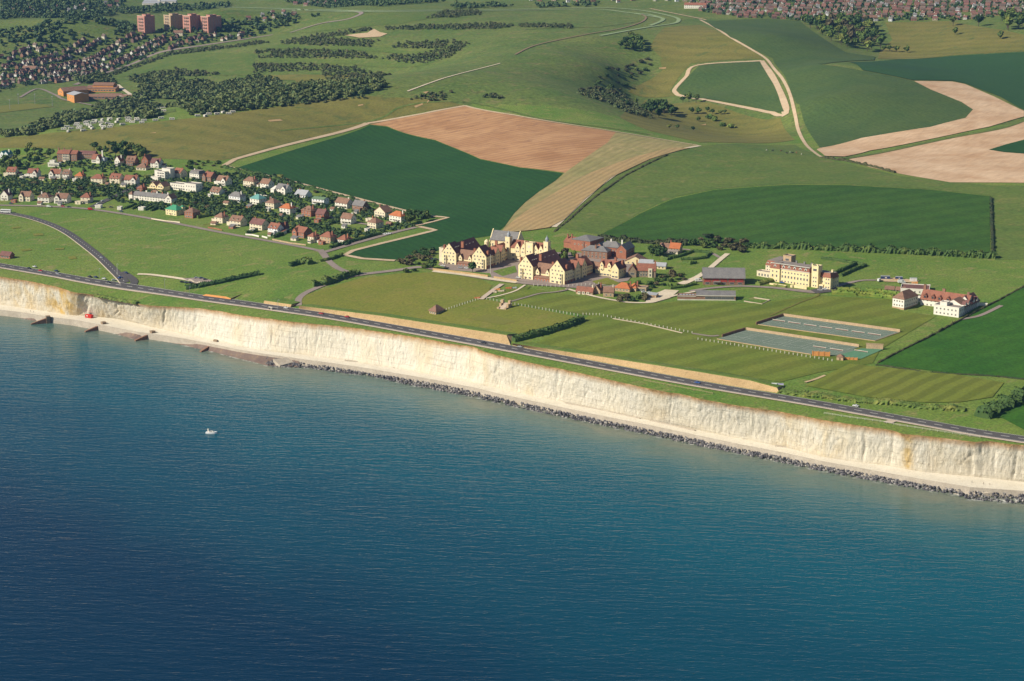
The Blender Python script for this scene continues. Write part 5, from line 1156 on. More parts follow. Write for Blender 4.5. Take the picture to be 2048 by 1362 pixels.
for poly, n, gap, rad, keys, lab, grp in (
    ("0,362 60,362 120,364 200,374 272,378 232,392 200,398 60,395 0,392", 62, 5, (2.6, 4.6), 'dmmb', 'bush in the gardens between the two left rows of houses', 'garden bushes of the left rows'),
    ("105,332 180,334 230,347 300,354 290,360 180,354 100,348", 22, 5, (2.4, 4), 'dm', 'bush above the middle row of houses', 'bushes above the middle row'),
    ("325,332 440,318 455,342 480,347 560,354 600,370 640,388 700,404 760,427 740,428 640,397 560,366 440,352 330,338", 40, 5, (2.4, 4.4), 'dmb', 'bush along the field edge behind the upper houses', 'bushes behind the upper houses'),
    ("345,397 400,388 430,412 430,427 400,430 360,417", 18, 5, (2.5, 4.2), 'db', 'dark bush between the terrace and the green roofed villa', 'bushes by the terrace'),
    ("400,408 520,418 590,447 700,442 740,472 700,480 620,472 540,452 460,437 400,432", 44, 5, (2.5, 4.6), 'dmd', 'bush in the gardens between the lane and the bottom row', 'garden bushes of the bottom row'),
    ("797,524 830,507 863,497 872,505 862,530 840,547 802,547", 22, 5, (3, 5), 'db', 'dark windblown bush at the left of the school', 'windblown bushes by the school'),
    ("1240,571 1300,562 1368,547 1380,562 1340,577 1250,581", 18, 5, (2.4, 4), 'dmb', 'bush in front of the flint house', 'bushes before the flint house'),
    ("1228,590 1250,588 1262,600 1290,590 1300,600 1240,604", 10, 4.5, (2.8, 4.2), 'bd', 'bush beside the red roofed cottages', 'bushes by the cottages'),
    ("1375,490 1420,474 1490,486 1500,505 1440,504 1400,494", 22, 7, (3.5, 6), 'dbg', 'dense scrub bush behind the sports hall', 'scrub behind the sports hall'),
    ("1300,118 1305,128 1275,152 1250,182 1240,192 1215,196 1160,184 1200,150 1250,128", 40, 14, (3.5, 6), 'dg', 'shrub dotted on the steep side of the dry valley', 'shrubs of the dry valley')):
    for x, y in scatter(poly, n, gap): bush(x, y, random.uniform(*rad), random.choice(keys), lab, grp)

# ---------------------------------------------------------------- hedges: leafy bands with a solid heart
def hedge(name, px, wd, ht, label, m='green1', cat='hedge', group=None, step=1.6, ragged=.25, kind=None):
    P = resample(at(P_(px)), step); d = np.gradient(P[:, :2], axis=0); d /= np.linalg.norm(d, axis=1)[:, None] + 1e-9
    nr = np.stack([-d[:, 1], d[:, 0]], 1); V = []; Fc = []; n = len(P); prof = ((-.5, 0), (-.52, .6), (-.3, 1), (.3, 1), (.52, .6), (.5, 0))
    hs = ht * (1 + ragged * np.array([noise.noise((p[0] * .15, p[1] * .15, 3)) * 1.6 for p in P]))
    for i in range(n):
        for a, b in prof:
            w_ = wd * (1 + RNG.uniform(-ragged, ragged) * .5); q = P[i, :2] + nr[i] * a * w_
            V.append((q[0], q[1], P[i, 2] - .4 + (hs[i] * b * (1 + RNG.uniform(-.08, .08)) + .4 if b else 0)))
    for i in range(n - 1):
        for k in range(5): a = i * 6 + k; Fc.append((a, a + 1, a + 7, a + 6))
    Fc += [(5, 4, 3, 2, 1, 0), tuple(range((n - 1) * 6, n * 6))]
    leaf = max(.5, min(1.1, ht * .3))
    for i in range(int(n * step * (wd + ht) * .55)):
        k = RNG.integers(n); a = RNG.uniform(-.55, .55); b = RNG.uniform(.35, 1.05) if abs(a) > .35 else RNG.uniform(.9, 1.1)
        p = np.array([P[k, 0] + nr[k, 0] * a * wd, P[k, 1] + nr[k, 1] * a * wd, P[k, 2] + hs[k] * b]); p[:2] += RNG.uniform(-.5, .5, 2) * step
        u = RNG.normal(size=3); u /= np.linalg.norm(u); v = np.cross(u, RNG.normal(size=3)); v /= np.linalg.norm(v); s = leaf * RNG.uniform(.5, 1.1); q = len(V)
        V += [tuple(p - u * s), tuple(p - v * s), tuple(p + u * s), tuple(p + v * s)]; Fc.append((q, q + 1, q + 2, q + 3))
    me = bpy.data.meshes.new(name); me.from_pydata(V, [], Fc); me.materials.append(M[m]); me.update()
    return tag(mesh_obj(name, me), label, cat, group, kind)
hedge('hedge', "1027,683 1060,675 1100,665 1140,652 1163,642", 6, 4.2, 'tall dark hedge bank between the two playing fields')
hedge('hedge', "372,578 400,574 440,566 480,557 518,549", 5, 3.2, 'dark hedge running uphill from the parking place')
hedge('hedge', "626,573 650,569 668,563 690,555 716,548", 6, 4.5, 'thick hedge beside the curving lower drive', 'green1', ragged=.5)
hedge('hedge', "641,523 652,522 664,519 676,514 685,512", 3, 2.4, 'trimmed dark hedge beside the road junction')
hedge('hedge', "607,524 616,526 622,529", 6, 4, 'rounded bush hedge left of the road junction')
hedge('hedge', "580,533 590,530 598,528", 5, 3.4, 'short dark hedge in the meadow near the junction')
hedge('hedge', "660,497 690,488 720,480 745,473 765,469", 3.5, 2.6, 'long dark garden hedge along the end road')
hedge('hedge', "1664,588 1700,590 1740,592 1775,596 1788,598", 4, 3.4, 'bright topped clipped hedge, front one of the pair', 'clip', ragged=.06)
hedge('hedge', "1675,581 1700,582 1720,583", 3.2, 2.8, 'short clipped hedge behind the front pair, left piece', 'clip', ragged=.06)
hedge('hedge', "1735,583 1760,585 1785,588 1800,590", 3.2, 2.8, 'clipped hedge behind the front pair, right piece', 'clip', ragged=.06)
hedge('hedge', "1642,518 1670,521 1700,526 1731,531", 2.6, 2.2, 'clipped hedge along the back of the mansion garden', 'green1', ragged=.06)
hedge('hedge', "1669,548 1690,539 1713,528", 2.8, 2.4, 'dark clipped hedge crossing the mansion garden', 'green1', ragged=.06)
hedge('hedge', "1682,553 1706,542 1731,532", 2.8, 2.4, 'outer dark clipped hedge of the mansion garden', 'green1', ragged=.06)
hedge('hedge', "1515,570 1530,566 1546,561", 5, 2.6, 'dense clipped hedge between the sports hall and the mansion', 'green2', ragged=.1)
hedge('hedge', "1547,572 1560,573 1572,576", 2, 1.4, 'low hedge on the mansion forecourt', 'green2', ragged=.06)
for i, (q, lb) in enumerate((("1322,516 1335,520 1352,513", 'clipped hedge ring left of the cottage, front side'), ("1345,517 1365,512 1385,504", 'clipped hedge right of the cottage'), ("1362,520 1385,520 1410,517", 'front clipped hedge of the cottage garden'), ("1410,517 1416,511 1422,507", 'end hedge of the cottage garden'), ("1385,504 1405,505 1420,507", 'back hedge of the cottage garden'), ("1365,527 1380,529 1392,526", 'small hedge below the cottage garden'), ("1318,556 1345,553 1368,550", 'dark hedge behind the flint house'), ("1340,578 1365,575 1392,569", 'hedge along the yard edge'))):
    hedge('hedge', q, 2.6, 2.2, lb, 'green2' if i % 2 else 'green1', ragged=.1)
for i in range(5):
    hedge('hedge', f"{250 + i * 13},{418 + i * 1.2} {262 + i * 13},{413 + i * 1.2} {272 + i * 13},{408.5 + i * 1.2}", 2.2, 2.0, 'dark garden hedge in the row below the white terrace', 'green1', group='terrace garden hedges')
hedge('hedge', "420,412 450,405 470,399", 3, 2.6, 'dark hedge below the glass balconied house')
hedge('hedge', "480,425 505,420 530,414", 3, 2.6, 'dark hedge below the turquoise roofed house')
hedge('hedge', "395,437 425,431 450,424", 3, 2.6, 'dark hedge right of the brick villa')
hedge('hedge', "545,476 555,473 565,470", 4, 3, 'dark hedge right of the bright white house')
hedge('hedge', "492,468 502,466 514,463", 4, 2.8, 'dark hedge in front of the long cream house')
hedge('hedgerow', "1195,478 1240,482 1300,486 1340,489 1375,490", 7, 3.5, 'ragged hedgerow at the foot of the green crop', 'gorse', 'hedgerow', ragged=.7)
hedge('hedgerow', "1500,495 1560,496 1640,499 1720,503 1800,506 1880,510 1990,516", 8, 4.2, 'long bushy hedgerow at the foot of the green crop', 'green1', 'hedgerow', ragged=.7)
hedge('hedgerow', "1982,397 1983,440 1985,480 1986,512", 2.5, 2, 'thin hedge line at the right end of the green crop', 'gorse', 'hedgerow', ragged=.5)
hedge('hedgerow', "1755,727 1800,703 1850,679 1900,652 1950,625 2000,600 2048,574", 1.6, 1.3, 'thin hedge line beside the bright green crop', 'gorse', 'hedgerow', ragged=.5)
hedge('hedgerow', "1752,730 1800,737 1850,744 1900,748 1980,752 2060,760", 2, .8, 'rough hedge line below the bright green crop', 'gorse', 'hedgerow', ragged=.6)
hedge('hedgerow', "1560,782 1600,788 1660,795 1720,803 1780,806 1850,815 1930,820", 9, 2.0, 'rough green bank growth beside the coast road', 'green2', 'hedgerow', ragged=.6)
hedge('hedgerow', "1965,836 1990,822 2015,810 2048,797 2100,780", 12, 5, 'thick dark scrub hedge at the right edge by the road', 'green1', 'hedgerow', ragged=.7)
hedge('hedgerow', "1645,316 1670,320 1690,322 1740,333 1790,346", 3, 2.2, 'dark hedge along the lower edge of the pale ploughed field', 'gorse', 'hedgerow', ragged=.6)
hedge('hedgerow', "190,592 205,594 222,598 240,601 258,604 275,607", 4, 1.7, 'dark scrub hanging over the cliff edge', 'green2', 'hedgerow', ragged=.6)
hedge('hedgerow', "448,335 520,351 600,373 690,397 770,418 850,437", 5, 2.6, 'bushy hedgerow between the gardens and the wheat field', 'green1', 'hedgerow', ragged=.7)

hedge('hedgerow', '1108,464 1135,443 1165,415 1200,387 1250,352 1300,326 1335,310', 2.2, 1.0, 'ragged scrub line along the chalk track by the stubble', 'gorse', 'hedgerow', ragged=.8)
# ---------------------------------------------------------------- woods that read as one mass
def wood(name, polys, gap, size, label, m, leaf_n=34, cat='woodland'):
    tm = []
    for i in range(5):
        V, Q = crown_geo(np.random.default_rng(200 + i), leaf_n, 3, squash=.8, leaf=.36); tm.append((V, np.array(Q)))
    VV = []; FF = []; k = 0
    for poly in polys:
        ring = at(P_(poly))[:, :2]; lo, hi = ring.min(0), ring.max(0)
        gx, gy = np.meshgrid(np.arange(lo[0], hi[0], gap), np.arange(lo[1], hi[1], gap)); G = np.stack([gx.ravel(), gy.ravel()], 1) + RNG.uniform(-.55, .55, (gx.size, 2)) * gap
        G = G[inpoly(G, ring)]
        G = G[np.array([noise.noise((p[0] * .012, p[1] * .012, 7)) > -.38 for p in G], bool)] if len(G) else G
        if not len(G): continue
        Z = H(G[:, 0], G[:, 1])
        for (x, y), z in zip(G, Z):
            if blocked(x, y, 3): continue
            V, Q = tm[RNG.integers(5)]; s = RNG.uniform(*size); a = RNG.uniform(0, 6.28); c, n = math.cos(a), math.sin(a)
            W = np.stack([(V[:, 0] * c - V[:, 1] * n) * s + x, (V[:, 0] * n + V[:, 1] * c) * s + y, V[:, 2] * s * RNG.uniform(.8, 1.2) + z - .6], 1)
            VV.append(W); FF.append(Q + k); k += len(V)
    VV = np.vstack(VV); FF = np.vstack(FF)
    me = bpy.data.meshes.new(name); me.from_pydata(VV.tolist(), [], [q if q[2] != q[3] else q[:3] for q in FF.tolist()]); me.materials.append(m); me.update()
    return tag(mesh_obj(name, me), label, cat, None, 'stuff')
M['woodf'] = foliage('woodland_leaves', L(.034, .074, .036), L(.072, .116, .046), L(.13, .155, .055), .78, 1.2)
M['scrubf'] = foliage('scrub_leaves', L(.046, .080, .036), L(.088, .114, .046), L(.135, .13, .062), .78, 1.2)
wood('woodland', ["258,158 300,152 330,158 380,165 420,163 520,158 560,163 640,170 690,168 735,161 765,168 770,178 720,190 620,207 520,219 440,225 380,231 350,214 300,210 255,215 250,200 285,190 275,175",
                  "60,262 110,240 130,228 165,225 220,222 260,229 300,223 330,231 290,239 200,236 140,250 105,258 60,272 0,276 0,268", "140,156 200,150 230,162 236,174 215,168 160,166", "150,166 180,163 180,172 152,176", "195,212 240,200 262,206 300,212 300,220 230,222 180,214"],
     6.3, (2.4, 6.5), 'dark woodland filling the valley around the caravans', M['woodf'])
wood('scrub', ["510,103 590,99 700,103 830,112 900,95 905,82 940,88 900,115 850,128 760,117 650,117 510,117", "508,130 600,127 700,134 780,148 762,168 744,156 640,141 508,146", "562,84 620,73 700,61 740,57 742,61 690,71 640,77 700,79 830,86 900,81 890,96 800,97 640,92 565,89", "770,56 860,51 1000,48 1030,52 1000,58 860,60 770,60", "1035,49 1145,51 1145,58 1040,55",
               "280,151 350,139 450,150 400,153 300,156", "200,153 265,132 330,107 395,97 520,83 540,86 400,104 335,113 270,137 215,157", "890,23 960,21 962,35 850,37", "820,200 880,183 905,186 880,203", "930,197 990,188 1010,196 940,203", "600,205 730,194 735,197 600,210", "1150,186 1200,176 1250,190 1290,225 1310,240 1260,228 1210,206 1160,190"],
     6.2, (1.7, 3.9), 'bands of dark scrub across the open downs', M['scrubf'], 26)
wood('far_woodland', ["0,62 60,54 130,44 260,44 290,64 268,70 190,74 120,84 0,96", "0,28 280,15 330,13 460,7 460,14 250,27 0,42", "0,2 250,2 250,10 0,27", "440,46 540,31 600,26 640,31 600,46 560,58 440,63", "300,62 440,58 440,66 330,74", "560,2 700,2 890,4 760,14 620,12", "910,9 1000,11 1030,13 900,18", "1070,13 1200,7 1190,13 1080,16", "1500,-6 1780,-4 1780,3 1500,3"],
     12, (4, 7), 'distant dark woodland on the hills behind the estate', M['woodf'], 22)
EST_L = "0,186 60,171 150,163 265,127 320,104 400,89 545,65 545,58 440,71 350,75 270,68 210,75 150,83 60,95 0,103"
EST_R = "1385,13 1400,23 1480,36 1530,36 1600,43 1680,44 1760,43 1800,41 1900,41 1960,39 2048,26 2048,-2 1900,2 1760,5 1640,2 1480,0 1380,3"
wood('estate_greenery', [EST_L, EST_R, "0,12 250,4 250,12 0,26"], 11.5, (2.4, 4.6), 'garden trees dotted between the far houses', M['woodf'], 22, 'greenery')
wood('garden_shrubbery', ["0,350 280,360 330,340 560,352 700,405 800,435 830,455 760,468 690,492 640,488 540,455 420,432 300,418 200,395 0,395", "105,318 180,306 300,325 320,338 250,345 110,335"], 5.6, (1.5, 3.0), 'low shrubs and hedging filling the village gardens', M['woodf'], 24, 'shrubbery')
#@@PLANTSEND
#@@FAR
# ---------------------------------------------------------------- the far estates
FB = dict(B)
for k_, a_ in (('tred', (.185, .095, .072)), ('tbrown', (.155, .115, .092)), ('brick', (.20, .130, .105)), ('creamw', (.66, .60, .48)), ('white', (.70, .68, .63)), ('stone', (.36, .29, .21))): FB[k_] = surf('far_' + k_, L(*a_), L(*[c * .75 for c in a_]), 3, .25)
HV = []
for i, (wm, rm, rf, w_, d_, h, rise) in enumerate((('creamw', 'tred', 'hip', 8, 8, 5, 3.4), ('brick', 'tred', 'gx', 11, 8, 5, 3.6), ('white', 'tbrown', 'hip', 9, 8, 5, 3.2), ('brbrick', 'tbrown', 'gx', 13, 8, 5, 3.6), ('white', 'tred', 'gx', 9, 8, 5, 3.6), ('creamw', 'tbrown', 'gy', 8, 10, 5, 4.2), ('bluewhite', 'tgrey', 'gx', 9, 8, 5, 3.4), ('stone', 'tdark', 'gx', 12, 8, 5, 3.4))):
    b = MB()
    if rf == 'hip': b.box(-w_ / 2, w_ / 2, -d_ / 2, d_ / 2, -3, h); b.hip(-w_ / 2, w_ / 2, -d_ / 2, d_ / 2, h, rise, .5, 1)
    else: b.gwall(-w_ / 2, w_ / 2, -d_ / 2, d_ / 2, -3, h, rise, rf[1]); b.gable(-w_ / 2, w_ / 2, -d_ / 2, d_ / 2, h, rise, rf[1], .5, .3, 1)
    b.box(-w_ * .3, -w_ * .3 + 1.2, -.5, .5, h + rise * .4, h + rise + 1.3, 0)
    for f_ in range(2):
        for x in (-w_ * .27, w_ * .27): b.box(x - .9, x + .9, -d_ / 2 - .06, -d_ / 2 + .01, .9 + 2.6 * f_, 2.3 + 2.6 * f_, 2)
    wn = {'creamw': 'cream', 'brick': 'brick', 'white': 'white', 'brbrick': 'brown brick', 'bluewhite': 'pale', 'stone': 'tan'}[wm]; rn = {'tred': 'red', 'tbrown': 'brown', 'tgrey': 'grey', 'tdark': 'plum'}[rm]
    HV.append((b, [FB[wm], FB[rm], B['glass']], f'{wn} house with {rn} roof'))
HM = [b.mesh('house', m) for b, m, _ in HV]
def estate(poly, rowdir, gaprow, gap, th, skip):
    """house places in rows along a pixel direction"""
    ring = at(P_(poly))[:, :2]; c = ring.mean(0); a = at(P_(rowdir)); d = a[1, :2] - a[0, :2]; d /= np.linalg.norm(d); n = np.array([-d[1], d[0]])
    R_ = np.abs((ring - c)).sum(1).max(); out = []
    for i, v in enumerate(np.arange(-R_, R_, gaprow)):
        for u in np.arange(-R_, R_, gap):
            p = c + d * (u + RNG.uniform(-2.5, 2.5)) + n * (v + (7 if i % 2 else 0) + RNG.uniform(-2, 2) + 5 * math.sin(u * .02))
            if RNG.random() < skip: continue
            out.append((p[0], p[1], math.atan2(d[1], d[0]) + (0 if i % 2 else math.pi) * 0 + RNG.uniform(-.35, .35)))
    A = np.array(out); A = A[inpoly(A, ring)]; return A
EL = estate(EST_L, "150,163 400,89", 25, 11.5, 0, .15); ER = estate(EST_R, "1480,36 1900,41", 26, 12.5, 0, .18)
near = lambda A: np.argsort(np.hypot(A[:, 0], A[:, 1]))
rest = []
for A, n_ind, zone in ((EL, 150, 0), (ER, 72, 1)):
    Z = H(A[:, 0], A[:, 1]); pr = proj(np.column_stack([A[:, :2], Z])); o_ = [k for k in near(A) if -20 < pr[k, 0] < 2070 and pr[k, 1] > -6]
    for r_, k in enumerate(o_):
        w_ = [0, 1, 1, 1, 2, 3, 3, 5, 7, 4][RNG.integers(10)] if zone == 0 else [0, 3, 4, 2, 1, 6, 7, 3, 1, 3][RNG.integers(10)]
        if r_ < n_ind:
            o = mesh_obj('house', HM[w_]); o.location = (A[k, 0], A[k, 1], Z[k]); o.rotation_euler = (0, 0, A[k, 2]); o.scale = (.74, .74, .8)
            px = pr[k, 0]
            where = ('at the left end of the far left estate' if px < 130 else 'in the middle of the far left estate' if px < 300 else 'of the far left estate below the tower blocks') if zone == 0 else ('at the left end of the far right town' if px < 1620 else 'in the far right town above the wood' if px < 1800 else 'of the far right town above the dry meadow')
            tag(o, f'small {HV[w_][2]} {where}', 'house', 'houses of the far left estate' if zone == 0 else 'houses of the far right town')
        else: rest.append((A[k, 0], A[k, 1], Z[k], A[k, 2], w_))
for q, n_ in (("0,13 240,6 240,14 0,30", 26), ("490,34 560,26 600,27 560,40 500,44", 16), ("560,2 690,2 680,12 600,13", 12), ("1050,0 1380,0 1380,6 1100,5", 14), ("1340,2 1480,-2 1480,6 1400,12", 10)):
    for x, y in scatter(q, n_, 20, False): rest.append((x, y, H1(x, y), RNG.uniform(-.4, .4), int(RNG.integers(8))))
mats = []; VV = []; FF = []; MI = []
for x, y, z, a, w_ in rest:
    b, ms, _ = HV[w_]; c, n = math.cos(a), math.sin(a); k = len(VV)
    ids = []
    for m in ms:
        if m not in mats: mats.append(m)
        ids.append(mats.index(m))
    VV += [(x + .74 * (c * p - n * q), y + .74 * (n * p + c * q), z + .8 * r) for p, q, r in b.v]; FF += [tuple(i + k for i in f) for f in b.f]; MI += [ids[i] for i in b.m]
me = bpy.data.meshes.new('distant_housing'); me.from_pydata(VV, [], FF)
for m in mats: me.materials.append(m)
me.polygons.foreach_set('material_index', MI); me.update()
tag(mesh_obj('distant_housing', me), 'farthest rows of tiny houses on the skyline hills', 'housing', None, 'stuff')
# pale terraces that stand out of the estates
for px, py, w_, th, wm, lab in ((71, 144, 24, 14, 'creamw', 'long cream terrace standing out in the far left estate'), (78, 137 + 6, 0, 0, '', ''), (365, 72, 17, 6, 'creamw', 'white block below the middle tower block'), (1412, 17, 40, 14, 'white', 'long white terrace with red roof at the left of the far right town'), (1755, 42, 32, -4, 'white', 'long pale flat building above the wood below the far right town')):
    if not w_: continue
    b = Bld('terrace', px, py, th, lab, 'terrace'); b.mass(-w_, 0, 0, 9, 6.5, wm, 'gx', 3.4, 'tred' if px > 1000 and px < 1500 else 'tbrown'); b.row(-w_ + 1, -1, 0, .9, int(w_ / 3.5), 'f', 's'); b.row(-w_ + 1, -1, 0, 3.9, int(w_ / 3.5), 'f', 's'); b.done()
for px, py, w_, lab in ((318, 12, 36, 'long pale racecourse stand on the skyline, left one'), (352, 8, 70, 'long pale racecourse building on the skyline, right one')):
    b = Bld('grandstand', px, py, 2, lab, 'grandstand'); b.mass(-w_, 0, 0, 14, 6, 'white', 'lean', 2.5, 'tlead'); b.row(-w_ + 2, -2, 0, 1, 8, 'f', 'x'); b.done()
b = Bld('white_tower', 320, 8, 10, 'small white tower beside the racecourse stands', 'tower'); b.mass(-5, 0, 0, 5, 13, 'white', 'flat'); b.win(-2.5, 0, 8); b.done()
# four tower blocks
def tower(px, py, wl, wr, hgt, m, lab, arcs=True):
    b = Bld('tower_block', px, py, 40, lab, 'tower block', 'tower blocks'); b.mass(-wl, 0, 0, wr, hgt, m, 'flat'); b.mass(-wl * .6, -wl * .1, wr * .2, wr * .7, hgt + 3, m, 'flat')
    nst = int(hgt / 2.9)
    for k in range(nst):
        z = 1 + k * 2.9
        if k % 2 == 0:
            p = MB()
            if arcs:
                for q in range(4): p.box(-wl * .82 + q * wl * .165, -wl * .82 + q * wl * .165 + wl * .15, -.9 - .5 * math.sin((q + .5) / 4 * 3.14), -.02, z + 2.0, z + 3.0)
            else: p.box(-wl * .8, -wl * .3, -.7, -.02, z + 2, z + 2.8)
            b.part('balcony', p, 'tbrown')
        b.row(-wl * .85, -wl * .15, 0, z, 3, 'f', 'w'); b.row(wr * .08, wr * .92, 0, z, 4, 'r', 's')
    f = MB(); f.box(-wl - .15, .15, -.2, .35, hgt + .8, hgt + 1.3); b.part('parapet', f, 'creamw'); b.done()
tower(290, 68, 20, 24, 31, 'pinkb', 'pink and grey tower block, leftmost of the four')
tower(342, 62, 19, 30, 27, 'stone', 'tan tower block with dark banded side, set behind the other three', False)
tower(381, 66, 20, 25, 30, 'pinkb', 'pink tower block between the tan one and the rightmost')
tower(417, 67, 20, 32, 29, 'pinkb', 'pink tower block with two tone roof line, rightmost of the four')
# brown complex in the valley
b = Bld('community_hall', 127, 193, 55, 'orange brick hall with wide gable and long brown roof in the valley', 'hall'); b.mass(-22, 0, 0, 42, 8, 'obrick', 'gy', 5, 'tbrown'); b.row(-18, -4, 0, 5, 3, 'f', 't'); b.win(-11, 0, 0, name='door'); b.done()
b = Bld('sports_block', 149, 206, 55, 'orange brick sports block with pale grey roof in the valley', 'sports hall'); b.mass(-28, 0, 0, 24, 12, 'obrick', 'gx', 3, 'tlead'); b.row(-25, -3, 0, 6, 3, 'f', 't'); b.done()
b = Bld('teaching_block', 231, 184, 8, 'orange brown two tier block with low roof in the valley', 'school building'); b.mass(-50, 0, 0, 18, 5, 'obrick', 'lean', 3, 'tbrown'); b.mass(-40, -6, 8, 26, 9.5, 'obrick', 'gx', 3.5, 'tbrown'); b.row(-48, -2, 0, 1.2, 10, 'f', 'x'); b.done()
b = Bld('low_block', 262, 199, 6, 'long low block with brown roof by the valley trees', 'school building'); b.mass(-72, 0, 0, 14, 4, 'brbrick', 'gx', 3, 'tbrown'); b.mass(-56, -20, 14.1, 30, 3.6, 'brbrick', 'gx', 3, 'tbrown'); b.row(-70, -2, 0, 1, 12, 'f', 'x'); b.done()
b = Bld('white_roofed_shed', 284, 196, -14, 'long white roofed shed at the end of the brown complex', 'shed'); b.mass(-34, 0, 0, 10, 4, 'stone', 'lean', 1.2, 'white'); b.row(-32, -2, 0, .8, 5, 'f', 'x'); b.done()
# caravans
cv_b = MB()
for x0, x1, z0, z1 in ((-3.2, 3.2, .5, 2.2), (-3.0, 3.0, 2.2, 2.6)): cv_b.box(x0, x1, -1.15, 1.15, z0, z1)
CVB = cv_b.mesh('body', B['white']); w_ = MB(); w_.box(-.9, .9, -1.2, -1.14, 1.3, 2.0); CVW = w_.mesh('window', B['glass'])
w_ = MB(); w_.taper(0, 0, -.12, .12, .35, .35, 10); CVT = w_.mesh('wheel', M['bark'])
cv0 = None
CVS = scatter("112,262 150,250 180,243 218,239 300,238 356,234 356,241 300,246 250,250 190,262 130,265", 42, 9, False) + scatter("284,221 300,216 330,215 350,222 348,228 310,226 290,224", 18, 9, False) + scatter("390,233 420,229 470,224 480,226 440,231 392,236", 8, 10, False)
for i, (x, y) in enumerate(CVS):
    z = H1(x, y); rz = random.choice((.2, .3, 1.4, .1)) + random.uniform(-.2, .2)
    if cv0 is None:
        c = cv0 = empty('caravan', (x, y, z), rz); child(mesh_obj('body', CVB), c); [(setattr(wv, 'location', (sx, 0, 0)), child(wv, c)) for sx in (-1.5, 1.4) for wv in [mesh_obj('window', CVW)]]
        for s_ in (-1, 1): wh = mesh_obj('wheel', CVT); wh.location = (.2, 1.05 * s_, .35); wh.rotation_euler = (R(90), 0, 0); child(wh, c)
    else: c = copy_tree(cv0, (x, y, z), rz)
    c.scale = (1.05, 1.05, 1.05)
    tag(c, 'white touring caravan parked on the gravel site below the woodland' if i < 42 else ('white caravan in the upper clearing among the trees' if i < 60 else 'white caravan at the right end of the site by the ridge'), 'caravan', 'caravans in the valley')
# floodlight masts round the pitch
for px, py in ((20, 220), (37, 208), (70, 208), (105, 213)):
    x, y, z = at1(px, py); m_ = empty('floodlight', (x, y, z)); p = MB(); p.taper(0, 0, -1, 15, .35, .2, 6); p.build('pole', B['metal'], m_); p = MB(); p.box(-1, 1, -.2, .2, 14.5, 15.6); p.build('lamp_head', B['tlead'], m_); tag(m_, 'thin floodlight mast beside the valley pitch', 'floodlight', 'floodlights round the pitch')

#@@THINGS
# ---------------------------------------------------------------- roadside banks
def bank(bot, top, h, m, label, name='retaining_wall'):
    bt, tp = P_(bot), P_(top); lo, hi = max(bt[0][0], tp[0][0] - 2), min(bt[-1][0], tp[-1][0] + 2)
    X = np.arange(bt[0][0], bt[-1][0] + .1, 3.0)
    T0 = np.array(tp); B0 = np.array(bt); u = (X - bt[0][0]) / (bt[-1][0] - bt[0][0]); xt = tp[0][0] + u * (tp[-1][0] - tp[0][0])
    Pb = at(np.stack([X, np.interp(X, B0[:, 0], B0[:, 1])], 1)); Pt = at(np.stack([xt, np.interp(xt, T0[:, 0], T0[:, 1])], 1), h)
    d = np.gradient(Pb[:, :2], axis=0); d /= np.linalg.norm(d, axis=1)[:, None]; nr = np.stack([-d[:, 1], d[:, 0]], 1)
    def shift(P, k, z): Q = P.copy(); Q[:, :2] += nr * k; Q[:, 2] = z(Q); return Q
    gz = lambda o: (lambda Q: H(Q[:, 0], Q[:, 1]) + o)
    rows = [shift(Pb, 0, lambda Q: Pb[:, 2] - 1), Pb + np.array([0, 0, .4]), Pb * .55 + Pt * .45 + np.array([0, 0, .25]), Pt]
    t = empty(name, Pb[0]); inv = lambda P: P - Pb[0]
    def st(nm, rows, mm):
        n = len(rows[0]); Fc = []
        for r in range(len(rows) - 1): a = np.arange(n - 1) + r * n; Fc.append(np.stack([a, a + 1, a + n + 1, a + n], 1))
        child(mesh_obj(nm, np_mesh(nm, np.vstack([inv(q) for q in rows]), np.vstack(Fc), mm, False)), t)
    st('face', rows, m)
    st('grass_back', [Pt, shift(Pt, 2.0, lambda Q: Pt[:, 2] + .25), shift(Pt, 16, gz(.1))], M['grass'])
    ends = MB()
    for k, s_ in ((0, 1), (len(Pb) - 1, -1)):
        q = [inv(rows[0])[k], inv(rows[1])[k], inv(rows[2])[k], inv(Pt)[k], inv(shift(Pt, 16, gz(-.5)))[k]]; ends.add(q, [(0, 1, 2, 3, 4) if s_ > 0 else (4, 3, 2, 1, 0)])
    ends.build('end_slope', m, t); tag(t, label, 'bank')
M['bank'] = land('tan_flint_bank', L(.37, .25, .12), L(.46, .325, .165), 14, .9, .3, None, L(.30, .215, .10), .4)
bank("527,608 550,611.5 581,615.5", "528.5,601 555,605 583,609", 2.6, M['bank'], 'short tan bank left of the drive gate')
bank("598,618 660,628 763,645.5 865,663.5 960,680 1022,691", "598.5,611.5 660,619 763,631.8 865,647.5 960,662 1014,670.5", 3.6, M['bank'], 'long tan bank between the gate and the dark hedge')
bank("1025,691 1121,709.5 1212,726 1300,743 1397,760.5 1500,778 1561,787", "1025,686.5 1121,701.5 1212,715 1300,728.5 1397,743.8 1500,761 1556,776", 3.4, M['bank'], 'long tan bank right of the dark hedge, ending in a rounded nose')
bank("404,592 435,596 463.5,600", "412.5,588.3 451,593 464,597.5", 1.5, B['obrick'], 'low orange brick wall beside the coast road')
